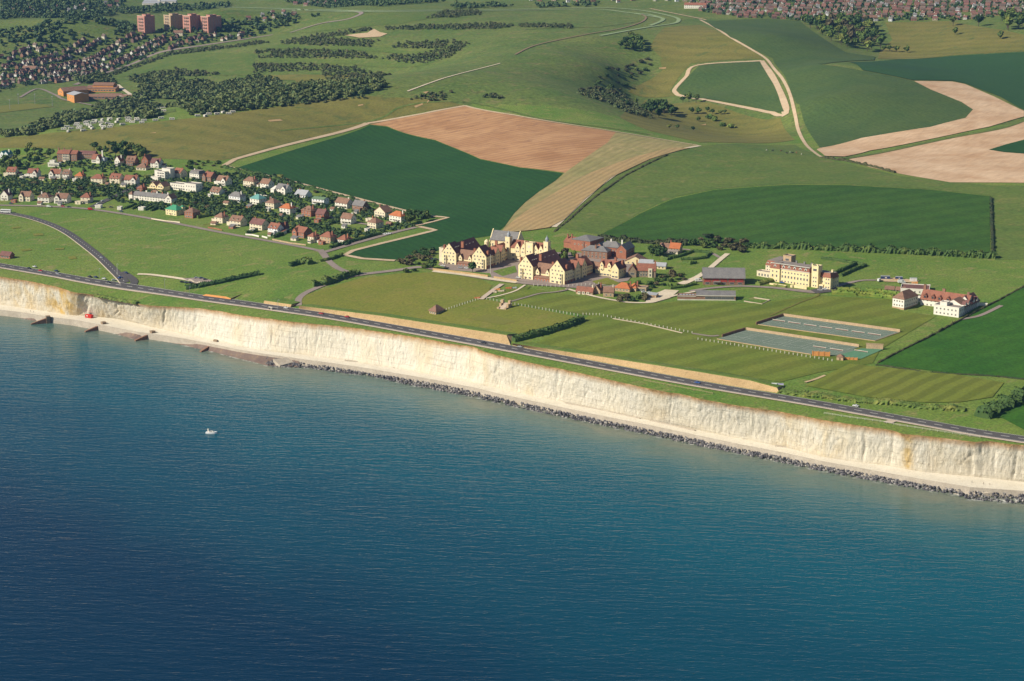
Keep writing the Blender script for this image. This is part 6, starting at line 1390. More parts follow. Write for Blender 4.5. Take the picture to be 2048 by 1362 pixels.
# ---------------------------------------------------------------- shore things
for i, (a, b_, lab) in enumerate((((95, 641), (62, 649), 'dark timber groyne nearest the left edge'), ((206, 653), (170, 664), 'dark groyne in front of the red container'), ((304, 671), (270, 682), 'dark groyne with long shadow, third from the left'), ((432, 689), (401, 704), 'dark groyne beside the sandy patch'))):
    A = onz([a], 2.4)[0]; E = onz([b_], 0)[0]; d = E - A; ln = math.hypot(d[0], d[1]); rz = math.atan2(d[1], d[0])
    g = empty('groyne', (A[0], A[1], 0), rz); p = MB(); p.add([(0, -1.2, -1), (0, 1.2, -1), (0, 1.2, 5.2), (0, -1.2, 5.2), (ln, -1.0, -1), (ln, 1.0, -1), (ln, 1.0, .9), (ln, -1.0, .9)], [(0, 1, 2, 3), (7, 6, 5, 4), (0, 4, 5, 1), (1, 5, 6, 2), (2, 6, 7, 3), (3, 7, 4, 0)])
    p.build('wall', B['tdark'] if 0 else B['brbrick'], g); p = MB(); p.box(-2.4, 1.2, -2.0, 2.0, 0, 6.3); p.box(-2.6, 1.4, -2.2, 2.2, 6.3, 6.7); p.build('end_block', B['flint'], g); tag(g, lab, 'groyne')
def curve_at(C, x, z): return onz([(x, np.interp(x, np.array(C)[:, 0], np.array(C)[:, 1]))], z)[0]
# boulders along the wall
M['rock'] = NT('boulder_rock').m
t = NT('boulder_stone'); oi = t.n('ShaderNodeObjectInfo').outputs['Random']; g_ = t.n('ShaderNodeNewGeometry').outputs['Random Per Island']
cc = t.ramp(t.math('FRACT', t.math('ADD', oi, g_)), [(0, L(.05, .05, .06)), (.5, L(.12, .115, .12)), (.85, L(.22, .21, .20)), (1, L(.36, .33, .30))]); nn = t.noise(t.pos(), 1.2, 4, .7)
t.col(t.mix(1.0, cc, t.ramp(nn, [(.3, .7), (.7, 1.2)]), 'MULTIPLY')); M['rock'] = t.m
RK = []
for i in range(6):
    rr_ = np.random.default_rng(300 + i); V = ICO_V * (1 + rr_.uniform(-.28, .22, (len(ICO_V), 1))); V = V * np.array([1.15, .95, .8]); RK.append((V, ICO_F))
RKM = [np_mesh('boulder', V, Fc, M['rock'], False) for V, Fc in RK]
def rock_spots(x0, x1, n):
    out = []
    X = RNG.uniform(x0, x1, n)
    wk = onz(np.stack([X, np.interp(X, np.array(WALK)[:, 0], np.array(WALK)[:, 1])], 1), 2.0); wt = onz(np.stack([X, np.interp(X, np.array(WATER)[:, 0], np.array(WATER)[:, 1])], 1), 0)
    u = RNG.uniform(.1, 1.05, n); wk[:, :2] += sn3[:2] * 1.9; wt[:, :2] += sn3[:2] * 1.6; P = wk + (wt - wk) * u[:, None]; P[:, 2] = 4.0 * np.maximum(1 - u, 0) ** .85 + .15; return P
for p in rock_spots(1862, 2056, 300):
    o = mesh_obj('boulder', random.choice(RKM)); o.location = p; o.rotation_euler = (random.uniform(0, 6), random.uniform(0, 6), random.uniform(0, 6)); s_ = random.uniform(.6, 1.25); o.scale = (s_, s_, s_)
    tag(o, 'grey boulder of the sea defence near the right edge', 'boulder', 'boulders of the sea defence')
PP = np.vstack([rock_spots(535, 1000, 1300), rock_spots(1000, 1862, 2400), rock_spots(2056, 2300, 150)]); VV = []; FF = []
for i, p in enumerate(PP):
    V, Fc = RK[RNG.integers(6)]; a = RNG.uniform(0, 6.28, 3); m_ = np.array(Matrix.Rotation(a[0], 3, 'X') @ Matrix.Rotation(a[2], 3, 'Z')); VV.append((V @ m_.T) * RNG.uniform(.6, 1.25) + p); FF.append(Fc + i * len(V))
tag(mesh_obj('rock_armour', np_mesh('rock_armour', np.vstack(VV), np.vstack(FF), M['rock'], False)), 'long bank of grey boulders along the foot of the sea wall', 'boulders', None, 'stuff')
# slipways and the rock groyne
def slab(name, pts, z, th, m, label, cat):
    P = np.array([onz([p], zz)[0] for p, zz in zip(pts, z)]); n = len(P); b = MB(); b.add([tuple(q) for q in P] + [(q[0], q[1], q[2] - th) for q in P], [tuple(range(n)), tuple(range(2 * n - 1, n - 1, -1))] + [(i, i + n, (i + 1) % n + n, (i + 1) % n) for i in range(n)])
    me = b.mesh(name, m); bm = bmesh.new(); bm.from_mesh(me); bmesh.ops.recalc_face_normals(bm, faces=bm.faces); bm.to_mesh(me); bm.free(); return tag(mesh_obj(name, me), label, cat)
slab('ramp', [(546, 718), (590, 714), (602, 720), (560, 731)], (4.9, 4.9, 3, 1.6), 3, M['seawall'], 'pale concrete ramp down to the rock groyne', 'ramp')
slab('slipway', [(590, 717), (606, 716), (632, 733), (612, 735)], (4.2, 4.2, .2, .2), 3, M['seawall'], 'brown concrete slipway into the water', 'slipway')
slab('slipway', [(1985, 978), (2012, 981), (1940, 990), (1905, 987)], (4.6, 4.6, .6, .3), 3, M['seawall'], 'narrow concrete slipway near the right edge', 'slipway')
for (x0, y0, x1, y1, w_) in ((535, 729, 590, 727, 5),):
    pass
# ledges of fallen chalk along the walk
for q, lab in (("690,722 720,725 770,732 790,737", 'low chalk ledge below the middle of the cliff'), ("1130,807 1200,820 1280,838", 'long low chalk wall on the undercliff walk'), ("1300,842 1390,862", 'thin chalk kerb on the undercliff walk'), ("1550,893 1590,897 1620,907", 'curved chalk ledge on the walk near the right')):
    P = onz(P_(q), ZW + .2); b = MB()
    for i in range(len(P) - 1):
        d = P[i + 1] - P[i]; ln = math.hypot(d[0], d[1]); nx, ny = -d[1] / ln * .5, d[0] / ln * .5; a, c = P[i], P[i + 1]
        b.add([(a[0] - nx, a[1] - ny, 3), (c[0] - nx, c[1] - ny, 3), (c[0] + nx, c[1] + ny, 3), (a[0] + nx, a[1] + ny, 3), (a[0] - nx, a[1] - ny, 6), (c[0] - nx, c[1] - ny, 6), (c[0] + nx, c[1] + ny, 6), (a[0] + nx, a[1] + ny, 6)], [(3, 2, 1, 0), (4, 5, 6, 7), (0, 1, 5, 4), (1, 2, 6, 5), (2, 3, 7, 6), (3, 0, 4, 7)])
    tag(b.build('kerb_wall', M['seawall']), lab, 'wall')
# red container
P = onz([(184, 637.5)], ZW + .1)[0]; c = empty('container', P, R(-30)); b = MB(); b.box(-8.2, -1, 0, 3, 0, 3); b.build('body', surf('red_container', L(.58, .035, .02), None, 2, .08), c)
b = MB()
for i in range(16): b.box(-8.0 + i * .45, -7.8 + i * .45, -.06, .0, .15, 2.9)
b.build('ribs', surf('red_rib', L(.5, .03, .02), None, 2, .08), c); b = MB(); b.box(-6.6, -5, -.1, -.06, 1.6, 2.6); b.build('notice', B['frame'], c); tag(c, 'bright red container on the undercliff walk', 'container')
# ---------------------------------------------------------------- boat
P = onz([(423, 867)], 0)[0]; bo = empty('motor_boat', P, R(-6)); hb = MB(); secs = []
for x, wd, zt, zb in ((-4.2, 1.3, 1.1, -.4), (-2, 1.5, 1.1, -.5), (.5, 1.5, 1.25, -.5), (2.6, 1.1, 1.45, -.4), (3.8, .5, 1.6, .0), (4.4, .05, 1.7, .6)):
    secs.append([(x, -wd, zt), (x, -wd * .75, zb), (x, wd * .75, zb), (x, wd, zt)])
for s_ in secs: hb.v += s_
for i in range(5):
    for k in range(3): hb.f.append((i * 4 + k, i * 4 + k + 1, i * 4 + k + 5, i * 4 + k + 4)); hb.m.append(0)
    hb.f.append((i * 4 + 3, i * 4, i * 4 + 4, i * 4 + 7)); hb.m.append(0)
hb.f.append((3, 2, 1, 0)); hb.m.append(0); hb.build('hull', surf('white_hull', L(1.0, .99, .97), L(.96, .96, .95), 2, .03, rough=.4), bo)
cb = MB(); cb.add([(-1.6, -1.1, 1.1), (2.3, -.8, 1.3), (2.3, .8, 1.3), (-1.6, 1.1, 1.1), (-1.3, -.9, 2.0), (.9, -.7, 2.0), (.9, .7, 2.0), (-1.3, .9, 2.0)], [(0, 1, 5, 4), (1, 2, 6, 5), (2, 3, 7, 6), (3, 0, 4, 7), (4, 5, 6, 7)]); cb.build('cabin', B['white'], bo)
wb_ = MB(); wb_.add([(.95, -.6, 1.95), (2.1, -.7, 1.42), (2.1, .7, 1.42), (.95, .6, 1.95)], [(0, 1, 2, 3)]); wb_.build('windscreen', B['glass'], bo); wb_ = MB(); wb_.add([(-1.2, -1.07, 1.35), (.8, -.95, 1.5), (.8, -.83, 1.85), (-1.2, -.95, 1.85)], [(0, 1, 2, 3)]); wb_.build('window', B['glass'], bo)
ar = MB(); ar.add([(-2.6, -1.1, 1.1), (-2.0, -1.1, 1.1), (-2.5, -.9, 3.3), (-2.9, -.9, 3.3)], [(0, 1, 2, 3)]); ar.add([(-2.6, 1.1, 1.1), (-2.0, 1.1, 1.1), (-2.5, .9, 3.3), (-2.9, .9, 3.3)], [(3, 2, 1, 0)]); ar.box(-2.95, -2.3, -.9, .9, 3.2, 3.4); ar.taper(-2.6, 0, 3.4, 4.6, .05, .03, 5); ar.build('radar_arch', B['white'], bo)
tag(bo, 'white motor boat lying alone on the water', 'boat')
# ---------------------------------------------------------------- vehicles
PAINT = {n: surf(n + '_paint', c, tuple(v * .92 for v in c[:3]) + (1,), 3, .03, rough=.3, spec=.5) for n, c in (('black', L(.02, .02, .025)), ('white', L(.80, .80, .78)), ('red', L(.45, .02, .02)), ('blue', L(.03, .09, .32)), ('silver', L(.42, .44, .47)), ('navy', L(.02, .04, .12)))}
def car_meshes(col, ln=4.3, h=1.45, van=False):
    b = MB(); a = ln / 2; hw = .87
    prof = [(-a, .3), (-a, .85), (-a * .72, .92 if not van else h), (-a * .66, .93), (a * .42, .93), (a * .96, .75), (a, .6), (a, .3)] if not van else [(-a, .35), (-a, h), (a * .55, h), (a * .80, 1.15), (a, 1.0), (a, .35)]
    n = len(prof); b.add([(x, -hw, z) for x, z in prof] + [(x, hw, z) for x, z in prof], [tuple(range(n)), tuple(range(2 * n - 1, n - 1, -1))] + [(i, i + n, (i + 1) % n + n, (i + 1) % n) for i in range(n)])
    me = b.mesh('body', PAINT[col]); bm = bmesh.new(); bm.from_mesh(me); bmesh.ops.recalc_face_normals(bm, faces=bm.faces); bm.to_mesh(me); bm.free()
    g = MB()
    if not van:
        lo = [(-a * .70, .92), (a * .40, .92)]; hi = [(-a * .52, h - .05), (a * .10, h - .05)]
        g.add([(lo[0][0], -hw + .04, .92), (lo[1][0], -hw + .04, .92), (lo[1][0], hw - .04, .92), (lo[0][0], hw - .04, .92), (hi[0][0], -hw + .18, h - .05), (hi[1][0], -hw + .18, h - .05), (hi[1][0], hw - .18, h - .05), (hi[0][0], hw - .18, h - .05)], [(0, 1, 5, 4), (1, 2, 6, 5), (2, 3, 7, 6), (3, 0, 4, 7)], 0)
        g.box(hi[0][0] - .05, hi[1][0] + .05, -hw + .16, hw - .16, h - .05, h, 1)
    else:
        g.add([(a * .56, -hw + .08, h - .06), (a * .80, -hw + .08, 1.17), (a * .80, hw - .08, 1.17), (a * .56, hw - .08, h - .06)], [(0, 1, 2, 3)], 0); g.box(a * .15, a * .5, -hw - .01, -hw + .01, 1.2, h - .15, 0); g.box(a * .15, a * .5, hw - .01, hw + .01, 1.2, h - .15, 0)
    gm = g.mesh('window', [B['glass'], PAINT[col]]); return me, gm
wh = MB(); wh.taper(0, 0, -.11, .11, .33, .33, 12); wh.taper(0, 0, .11, .125, .19, .19, 8, 1); wh.taper(0, 0, -.125, -.11, .19, .19, 8, 1); WHM = wh.mesh('wheel', [PAINT['black'], B['metal']])
CARS = {}
def car(px, py, deg, col, label, kind='car', z=None, sc=1.0, group=None):
    key = (col, kind)
    P = at1(px, py) if z is None else onz([(px, py)], z)[0]
    if key not in CARS:
        ln, h, van = {'car': (4.3, 1.45, False), 'van': (5.4, 2.3, True)}[kind]; bm_, gm = car_meshes(col, ln, h, van)
        t = empty(kind, (0, 0, 0)); child(mesh_obj('body', bm_), t); child(mesh_obj('window', gm), t)
        for sx in (-1, 1):
            for sy in (-1, 1): w2 = mesh_obj('wheel', WHM); w2.location = (sx * ln * .31, sy * .82, .33); w2.rotation_euler = (R(90), 0, 0); child(w2, t)
        CARS[key] = t
    else: t = copy_tree(CARS[key])
    t.location = (P[0], P[1], P[2] + .5); t.rotation_euler = (0, 0, R(deg)); t.scale = (sc, sc, sc); tag(t, label, kind, group)
    return t
for a in ((58, 538.5, -33, 'black', 'black car at the far left of the coast road, seaward lane'), (69, 535, 147, 'white', 'white car at the far left of the coast road, inner lane'), (81, 543, -33, 'red', 'red car on the far left of the coast road'), (112, 543.5, 147, 'navy', 'navy car beside a silver one on the coast road'), (115, 548.5, -33, 'silver', 'silver car beside a navy one on the coast road'), (179, 555, 147, 'black', 'black car on the coast road left of the junction'), (191, 556, 147, 'navy', 'navy car just behind the black one left of the junction'), (208, 559, 147, 'white', 'white car waiting on the coast road by the junction'), (217, 566, -33, 'black', 'black car passing the junction'), (228, 562, 20, 'white', 'white car turning at the junction'), (241, 557, 40, 'blue', 'blue car leaving the junction uphill'), (253, 547.5, -50, 'navy', 'dark blue car on the slip road'), (203, 517, -48, 'silver', 'silver car coming down the bending road'), (572, 617.5, -33, 'white', 'white car on the coast road by the short tan bank'), (642, 629, 147, 'red', 'small red car on the coast road near the gate'), (694, 635.5, 147, 'red', 'red car on the coast road below the olive field'), (967, 687.5, -33, 'black', 'black car on the coast road before the dark hedge'), (1040, 695.5, 147, 'silver', 'silver car on the coast road just after the dark hedge'), (1395, 767.5, -33, 'blue', 'blue car on the coast road beside the long tan bank'), (1711, 814, 147, 'white', 'white car alone on the right part of the coast road'),
          (364, 565.5, 10, 'black', 'black car at the left of the parking place'), (373, 567, 10, 'navy', 'navy car in the front row of the parking place'), (381, 567.5, 10, 'black', 'black car third in the front row of the parking place'), (393, 557.5, 10, 'silver', 'silver car in the back row of the parking place'), (403, 558, 10, 'navy', 'navy car in the back row of the parking place'), (411, 560.5, 10, 'black', 'black car at the right of the back row'),
          (22, 408.5, -8, 'navy', 'navy car on the village road at the left end'), (126, 414, -8, 'red', 'red car parked on the village road'), (138, 415.5, -8, 'black', 'black car parked beside the red one in the village'), (222, 416, 10, 'black', 'black car in front of the twin white garage'), (242, 424, -10, 'navy', 'navy car on the grass verge of the village road'), (197, 409, 40, 'white', 'white car at the foot of the side road, lower one'), (206, 403.5, 40, 'white', 'white car parked up the side road'), (476, 385, 10, 'white', 'white car on the red terrace of a village house'),
          (770, 470, -30, 'white', 'white car at the end road, left of three'), (774, 469.5, -30, 'white', 'white car at the end road, middle of three'), (778.5, 468.5, -30, 'white', 'white car at the end road, right of three'),
          (886, 533.5, -20, 'white', 'white car by the left door of the left school wing'), (921, 537, -20, 'silver', 'silver car in front of the arcade of the left wing'), (933, 538, -20, 'white', 'white car in front of the arcade of the left wing'), (1037, 557, -20, 'white', 'white car at the corner of the right school wing'), (874, 521, 10, 'black', 'black car behind the left school wing'), (866, 520, 10, 'navy', 'navy car behind the left school wing'), (1564, 567, -30, 'blue', 'blue car in front of the yellow mansion'), (1288, 586, 10, 'white', 'white car at the garages, left one'), (1299, 587, 10, 'white', 'white car at the garages, right one'), (1640, 582, -20, 'silver', 'silver car in the small car park'), (1650, 580, -20, 'white', 'white car in the small car park')):
    car(*a)
car(181, 420.5, -8, 'red', 'red van at the corner of the village road', 'van'); car(98, 415, -8, 'white', 'white van parked before the front row of houses', 'van', sc=.9)
car(1397, 564, 5, 'white', 'large white van beside the sports hall', 'van', sc=1.15); car(1758, 563, 60, 'white', 'white van at the left of the builders yard', 'van'); car(1803, 567, 0, 'white', 'white van in the middle of the builders yard', 'van', sc=1.2)
P = at1(12, 426); bu = empty('coach', (P[0], P[1], P[2] + .5), R(-12)); b = MB(); b.box(-5.8, 5.8, -1.25, 1.25, .4, 3.3); b.box(-5.6, 5.6, -1.15, 1.15, 3.3, 3.5); b.build('body', PAINT['white'], bu)

for bx_ in ((-5.4, 5.2, -1.29, -1.25, 1.7, 2.7), (-5.4, 5.2, 1.25, 1.29, 1.7, 2.7), (5.8, 5.84, -1.1, 1.1, 1.4, 2.9)): b = MB(); b.box(*bx_); b.build('window', B['glass'], bu)
for sx in (-3.4, 3.6):
    for sy in (-1.1, 1.1): w2 = mesh_obj('wheel', WHM); w2.location = (sx, sy, .45); w2.scale = (1.4, 1.4, 1.4); w2.rotation_euler = (R(90), 0, 0); child(w2, bu)
tag(bu, 'white coach on the bending road at the left edge', 'coach')
for px, py, rz, w_, h_, col, lab in ((1780, 559, -4, 8, 2.8, 'navy', 'dark blue container at the left of the builders yard'), (1805, 560, -8, 6.2, 2.6, 'navy', 'small blue container behind the white van'), (1834, 563, -3, 6, 2.8, 'white', 'white site cabin at the right of the builders yard')):
    P = at1(px, py); c = empty('container', P, R(rz)); b = MB(); b.box(-w_, 0, 0, 2.5, .1, h_); b.build('body', PAINT[col], c); b = MB(); b.box(-w_ - .05, .05, -.05, 2.55, h_, h_ + .15); b.build('roof', B['tlead'], c)
    b = MB(); b.box(-w_ * .55, -w_ * .35, -.05, -.01, h_ * .4, h_ * .75); b.build('notice', B['frame'], c); tag(c, lab, 'container')
for px, py, col, lab in ((1791, 561, 'bank', 'heap of tan sand bags in the builders yard'), (1830, 567, 'obrick', 'stack of red bricks by the white site cabin'), (995, 580, 'obrick', 'stack of orange planks on the lawn below the school'), (1003, 583, 'pave', 'stack of pale slabs on the lawn below the school'), (1018, 577, 'torange', 'orange bin stack near the lawn path'), (1028, 577, 'tlead', 'grey tarpaulin covered stack on the lawn'), (955, 597, 'torange', 'low orange barrier stack at the end of the pale path'), (988, 585, 'pave', 'pale timber stack beside the pale path')):
    P = at1(px, py); t = empty('material_stack', P, R(-20)); m_ = M[col] if col in M else B[col]
    for k in range(3): b = MB(); b.box(-3 + k * 1.9, -1.3 + k * 1.9, -.8 + .2 * k, .9, 0, .8 + .35 * ((k * 7) % 3)); b.build('pile', m_, t)
    tag(t, lab, 'building materials')
# ---------------------------------------------------------------- posts, poles, signs, fences
pm = MB(); pm.box(-.28, .28, -.28, .28, -.3, 1.5); pm.add([(-.28, -.28, 1.5), (.28, -.28, 1.5), (.28, .28, 1.5), (-.28, .28, 1.5), (0, 0, 1.8)], [(0, 1, 4), (1, 2, 4), (2, 3, 4), (3, 0, 4)]); POST = pm.mesh('post', B['frame'])
for px, n_, lab in (("892.6,621 956,600", 13, 'white post in the line running from the cricket pavilion'), ("973,599.5 1001,604.5", 5, 'white post between the pale path and the stone steps'), ("1023,609 1155,632", 20, 'white post along the bank right of the stone steps'), ("1166,630 1199,631", 6, 'white post above the end of the dark hedge'), ("1207,633 1384,667", 23, 'white post in the long line across the playing fields'), ("1396,680 1664,723", 33, 'white post along the bank below the tennis courts'), ("1067,572 1128,574.5", 8, 'white post along the drive before the right school wing'), ("1137,573.5 1197,569", 8, 'white post along the drive by the red roofed cottages')):
    P = at(P_(px))
    for k in range(n_):
        p = P[0] + (P[1] - P[0]) * k / (n_ - 1); o = mesh_obj('post', POST); o.location = (p[0], p[1], H1(p[0], p[1]) + .3); tag(o, lab, 'post', 'white field posts')
def pole(name, px, py, h, label, cat, head=None, m='metal', r=.14):
    P = at1(px, py); t = empty(name, P, R(-40)); b = MB(); b.taper(0, 0, -.5, h, r * 1.3, r * .8, 6); b.build('pole', B[m], t)
    if head == 'lamp': b = MB(); b.box(-.1, 1.6, -.08, .08, h - .1, h + .05); b.box(1.2, 2.1, -.2, .2, h - .18, h + .02); b.build('lamp_head', B['tlead'], t)
    if head == 'ball': b = MB(); b.taper(0, 0, h, h + .5, .3, .05, 6); b.build('finial', B['frame'], t)
    return tag(t, label, cat)
pole('flagpole', 981, 547, 17, 'tall white flagpole in front of the school', 'flagpole', 'ball', 'frame', .22)
pole('street_lamp', 235, 551, 11, 'tall pale lamp post at the road junction', 'street lamp', 'lamp', 'frame', .2); pole('street_lamp', 199, 556, 9, 'thin lamp post left of the junction', 'street lamp', 'lamp')
pole('street_lamp', 330, 582, 11, 'thin lamp post on the coast road right of the junction', 'street lamp', 'lamp'); pole('street_lamp', 556, 620, 9, 'thin lamp post by the short tan bank', 'street lamp', 'lamp')
pole('street_lamp', 379, 589, 7, 'short lamp post left of the orange wall', 'street lamp', 'lamp')
P = at1(1555, 772); t = empty('sign', P, R(-8)); b = MB(); b.box(-4.4, 4.4, -.08, .08, .5, 2.3); b.build('board', B['bluewhite'], t)
b = MB(); b.box(-.5, .5, -.11, -.08, .9, 2.0); b.box(.9, 4.2, -.11, -.08, 2.0, 2.25); b.build('emblem', PAINT['navy'], t); b = MB(); b.box(.6, 4.3, -.105, -.08, .6, 1.95); b.build('panel', surf('lilac_board', L(.55, .52, .75), None, 2, .05), t); b = MB()
for x in (-4, -1.3, 1.3, 4): b.box(x - .1, x + .1, .09, .25, -.5, 2.3)
b.build('post', B['wood'], t); tag(t, 'wide blue and white banner board at the end of the tan bank', 'sign')
P = at1(541, 620); t = empty('bus_shelter', P, R(-33)); b = MB(); b.box(-2, 2, .9, 1.0, 0, 2.4); b.box(-2, -1.9, -.6, .9, 0, 2.4); b.box(1.9, 2, -.6, .9, 0, 2.4); b.build('panel', B['frame'], t); b = MB(); b.box(-2.2, 2.2, -.8, 1.2, 2.4, 2.6); b.build('roof', B['white'], t); b = MB(); b.box(-1.4, 1.4, .5, .85, .5, .6); b.build('bench', B['wood'], t); tag(t, 'small white bus shelter on the seaward side of the road', 'bus shelter')
P = at1(2, 520); b = Bld('shelter', 20, 518, 25, 'dark roofed brick shelter at the left edge of the grass', 'shelter'); b.mass(-12, 0, 0, 7, 3.4, 'brick', 'gx', 3, 'tdark'); b.row(-11, -1, 0, .8, 3, 'f', 'w'); b.done()
def rail(name, px, h, gap, label, m, rails=2, cat='fence'):
    P = resample(at(P_(px)), gap); t = empty(name, P[0]); n = len(P)
    rb = MB()
    for k in range(rails):
        z = h * (1 - .45 * k)
        for i in range(n - 1):
            a, c = P[i] - P[0], P[i + 1] - P[0]; rb.add([(a[0], a[1], a[2] + z - .12), (c[0], c[1], c[2] + z - .12), (c[0], c[1], c[2] + z), (a[0], a[1], a[2] + z), (a[0], a[1] + .08, a[2] + z - .12), (c[0], c[1] + .08, c[2] + z - .12), (c[0], c[1] + .08, c[2] + z), (a[0], a[1] + .08, a[2] + z)], [(0, 1, 2, 3), (7, 6, 5, 4), (3, 2, 6, 7), (0, 4, 5, 1)])
    rb.build('rail', m, t)
    q = MB(); q.box(-.09, .09, -.09, .09, -.4, h + .15); pmsh = q.mesh('post', m)
    for i in range(min(n, 98)): o = mesh_obj('post', pmsh); o.location = P[i] - P[0]; child(o, t)
    return tag(t, label, cat)
rail('fence', "1648,828 1700,836 1760,844 1800,852 1860,861 1920,870 1960,876", 1.3, 5, 'thin pale fence along the cliff top at the right', B['frame'])
rail('fence', "1288,762 1340,772 1400,783 1425,788", 1.2, 5, 'thin fence along the cliff top in the middle', B['stone'])
def lowwall(px, wd, ht, m, label, name='low_wall'):
    P = at(P_(px)); b = MB(); P = resample(P, 10); d = np.gradient(P[:, :2], axis=0); d /= np.linalg.norm(d, axis=1)[:, None]; nr = np.stack([-d[:, 1], d[:, 0]], 1) * wd / 2; n = len(P); V = []
    for i in range(n):
        for s_, z in ((-1, -.6), (-1, ht), (1, ht), (1, -.6)): V.append((P[i, 0] + nr[i, 0] * s_, P[i, 1] + nr[i, 1] * s_, P[i, 2] + z))
    b.add(V, [(i * 4 + k, i * 4 + k + 1, i * 4 + k + 5, i * 4 + k + 4) for i in range(n - 1) for k in range(3)] + [(3, 2, 1, 0), tuple(range(n * 4 - 4, n * 4))])
    me = b.mesh(name, m); bm = bmesh.new(); bm.from_mesh(me); bmesh.ops.recalc_face_normals(bm, faces=bm.faces); bm.to_mesh(me); bm.free(); return tag(mesh_obj(name, me), label, 'wall')
lowwall("1567,633 1640,643 1720,654 1800,665", .7, 2.6, B['stone'], 'long tan wall behind the upper tennis courts'); lowwall("1516,650 1600,662 1680,673 1750,683 1775,674 1798,666", .6, .8, B['stone'], 'low tan kerb wall before the upper tennis courts')
lowwall("1492,661 1560,671 1640,683 1718,695", .7, 2.6, B['stone'], 'long tan wall behind the lower tennis courts'); lowwall("1434,679 1500,690 1560,700 1622,710", .6, .8, B['stone'], 'low tan kerb wall before the lower tennis courts')
lowwall("1512,650 1540,641 1566,633", .5, 2.6, B['brbrick'], 'dark end wall of the upper tennis courts'); lowwall("1444,675 1466,668 1490,661", .5, 2.6, B['brbrick'], 'dark end wall of the lower tennis courts')
lowwall("1488,603 1524,609 1540,601 1508,596", .5, .8, M['pave'], 'low pale kerb round the plot beside the low pavilion')
lowwall("1226,638 1290,649 1365,667", 1.2, .7, M['pave'], 'pale stone kerb below the long line of posts')
lowwall("866,541 900,545 940,550 976,555", 1.0, 2.2, M['bank'], 'tan retaining wall below the terrace of the left wing'); lowwall("988,557 1010,560 1034,564", 1.0, 2.0, M['bank'], 'tan retaining wall right of the flagpole')
lowwall("443,452 470,456 496,461", .5, 1.2, B['white'], 'low garden wall on the village road') if 0 else None
lowwall("491,470 505,471 518,474", .5, 1.4, B['white'], 'white garden wall below the long cream house'); lowwall("524,474 530,475.5 535,477", .5, 1.4, B['white'], 'short white garden wall by the bright white house')
lowwall("416,456 430,458 444,461", .5, 1.2, B['brick'], 'red brick garden wall on the village road'); lowwall("303,439 330,443 360,446", .5, 1.3, B['creamw'], 'cream garden wall below the green roofed villa')
lowwall("545,480 580,487 612,491", .5, 1.2, B['stone'], 'tan garden wall at the end of the bottom row'); lowwall("520,392 533,394 543,397", .5, 1.8, B['white'], 'white garden wall above the turquoise roofed house'); lowwall("592,371 606,373 622,376", .5, 2, B['white'], 'white wall against the wheat field edge')
net = MB(); net.box(-5.2, 5.2, -.03, .03, .62, .95); net.box(-5.2, 5.2, -.02, .02, .05, .6, 1); net.box(-5.4, -5.2, -.1, .1, 0, 1.3); net.box(5.2, 5.4, -.1, .1, 0, 1.3); NETM = net.mesh('net', [B['frame'], B['tdark']])
def netrow(a, b_, n_, lab):
    P = at([a, b_])
    for k in range(n_):
        p = P[0] + (P[1] - P[0]) * (k + .5) / n_; o = mesh_obj('tennis_net', NETM); o.location = (p[0], p[1], H1(p[0], p[1]) + .5); o.rotation_euler = (0, 0, math.atan2(P[1][1] - P[0][1], P[1][0] - P[0][0])); tag(o, lab, 'tennis net', 'tennis nets')
netrow((1542, 641), (1765, 673), 7, 'white net in the row across the upper tennis courts'); netrow((1622, 694), (1690, 704), 2, 'white net on the lower courts beside the orange wall'); netrow((1706, 702), (1738, 707), 1, 'white net on the green corner court')
# ---------------------------------------------------------------- cattle, people
def skin_body(name, joints, edges, mat, sub=1):
    me = bpy.data.meshes.new(name); me.from_pydata([j[0] for j in joints], edges, []); o = mesh_obj(name, me); me.materials.append(mat)
    md = o.modifiers.new('skin', 'SKIN'); md.use_smooth_shade = True
    for v, j in zip(me.skin_vertices[0].data, joints): r_ = j[1]; v.radius = (r_, r_) if not hasattr(r_, '__len__') else r_
    me.skin_vertices[0].data[0].use_root = True
    if sub: s_ = o.modifiers.new('sub', 'SUBSURF'); s_.levels = sub; s_.render_levels = sub
    dg = bpy.context.evaluated_depsgraph_get(); me2 = bpy.data.meshes.new_from_object(o.evaluated_get(dg)); bpy.data.objects.remove(o); me2.name = name; me2.materials.clear(); me2.materials.append(mat); return me2
CJ = [((0, 0, 1.05), (.36, .42)), ((.55, 0, 1.05), (.36, .45)), ((.95, 0, 1.15), (.26, .34)), ((1.25, 0, 1.12), (.17, .2)), ((1.55, 0, .95), (.16, .17)), ((1.8, 0, .8), .1), ((-.6, 0, 1.08), (.34, .40)), ((-.85, 0, 1.12), .22), ((-.95, 0, .7), .03), ((-.97, 0, .45), .05)]
CE = [(0, 1), (1, 2), (2, 3), (3, 4), (4, 5), (0, 6), (6, 7), (7, 8), (8, 9)]
for sx, up in ((.62, 1), (-.62, 6)):
    for sy in (-.22, .22): k = len(CJ); CJ += [((sx, sy, .72), .13), ((sx + (.04 if sx > 0 else -.1), sy, .40), .075), ((sx, sy, .05), .065)]; CE += [(up, k), (k, k + 1), (k + 1, k + 2)]
for sy in (-.2, .2): k = len(CJ); CJ += [((1.38, sy, 1.12), .05)]; CE += [(3, k)]
CM = {c: skin_body('cow', CJ, CE, surf(c + '_hide', v, None, 1, .1)) for c, v in (('white', L(.72, .68, .58)), ('black', L(.03, .028, .03)), ('brown', L(.22, .10, .05)))}
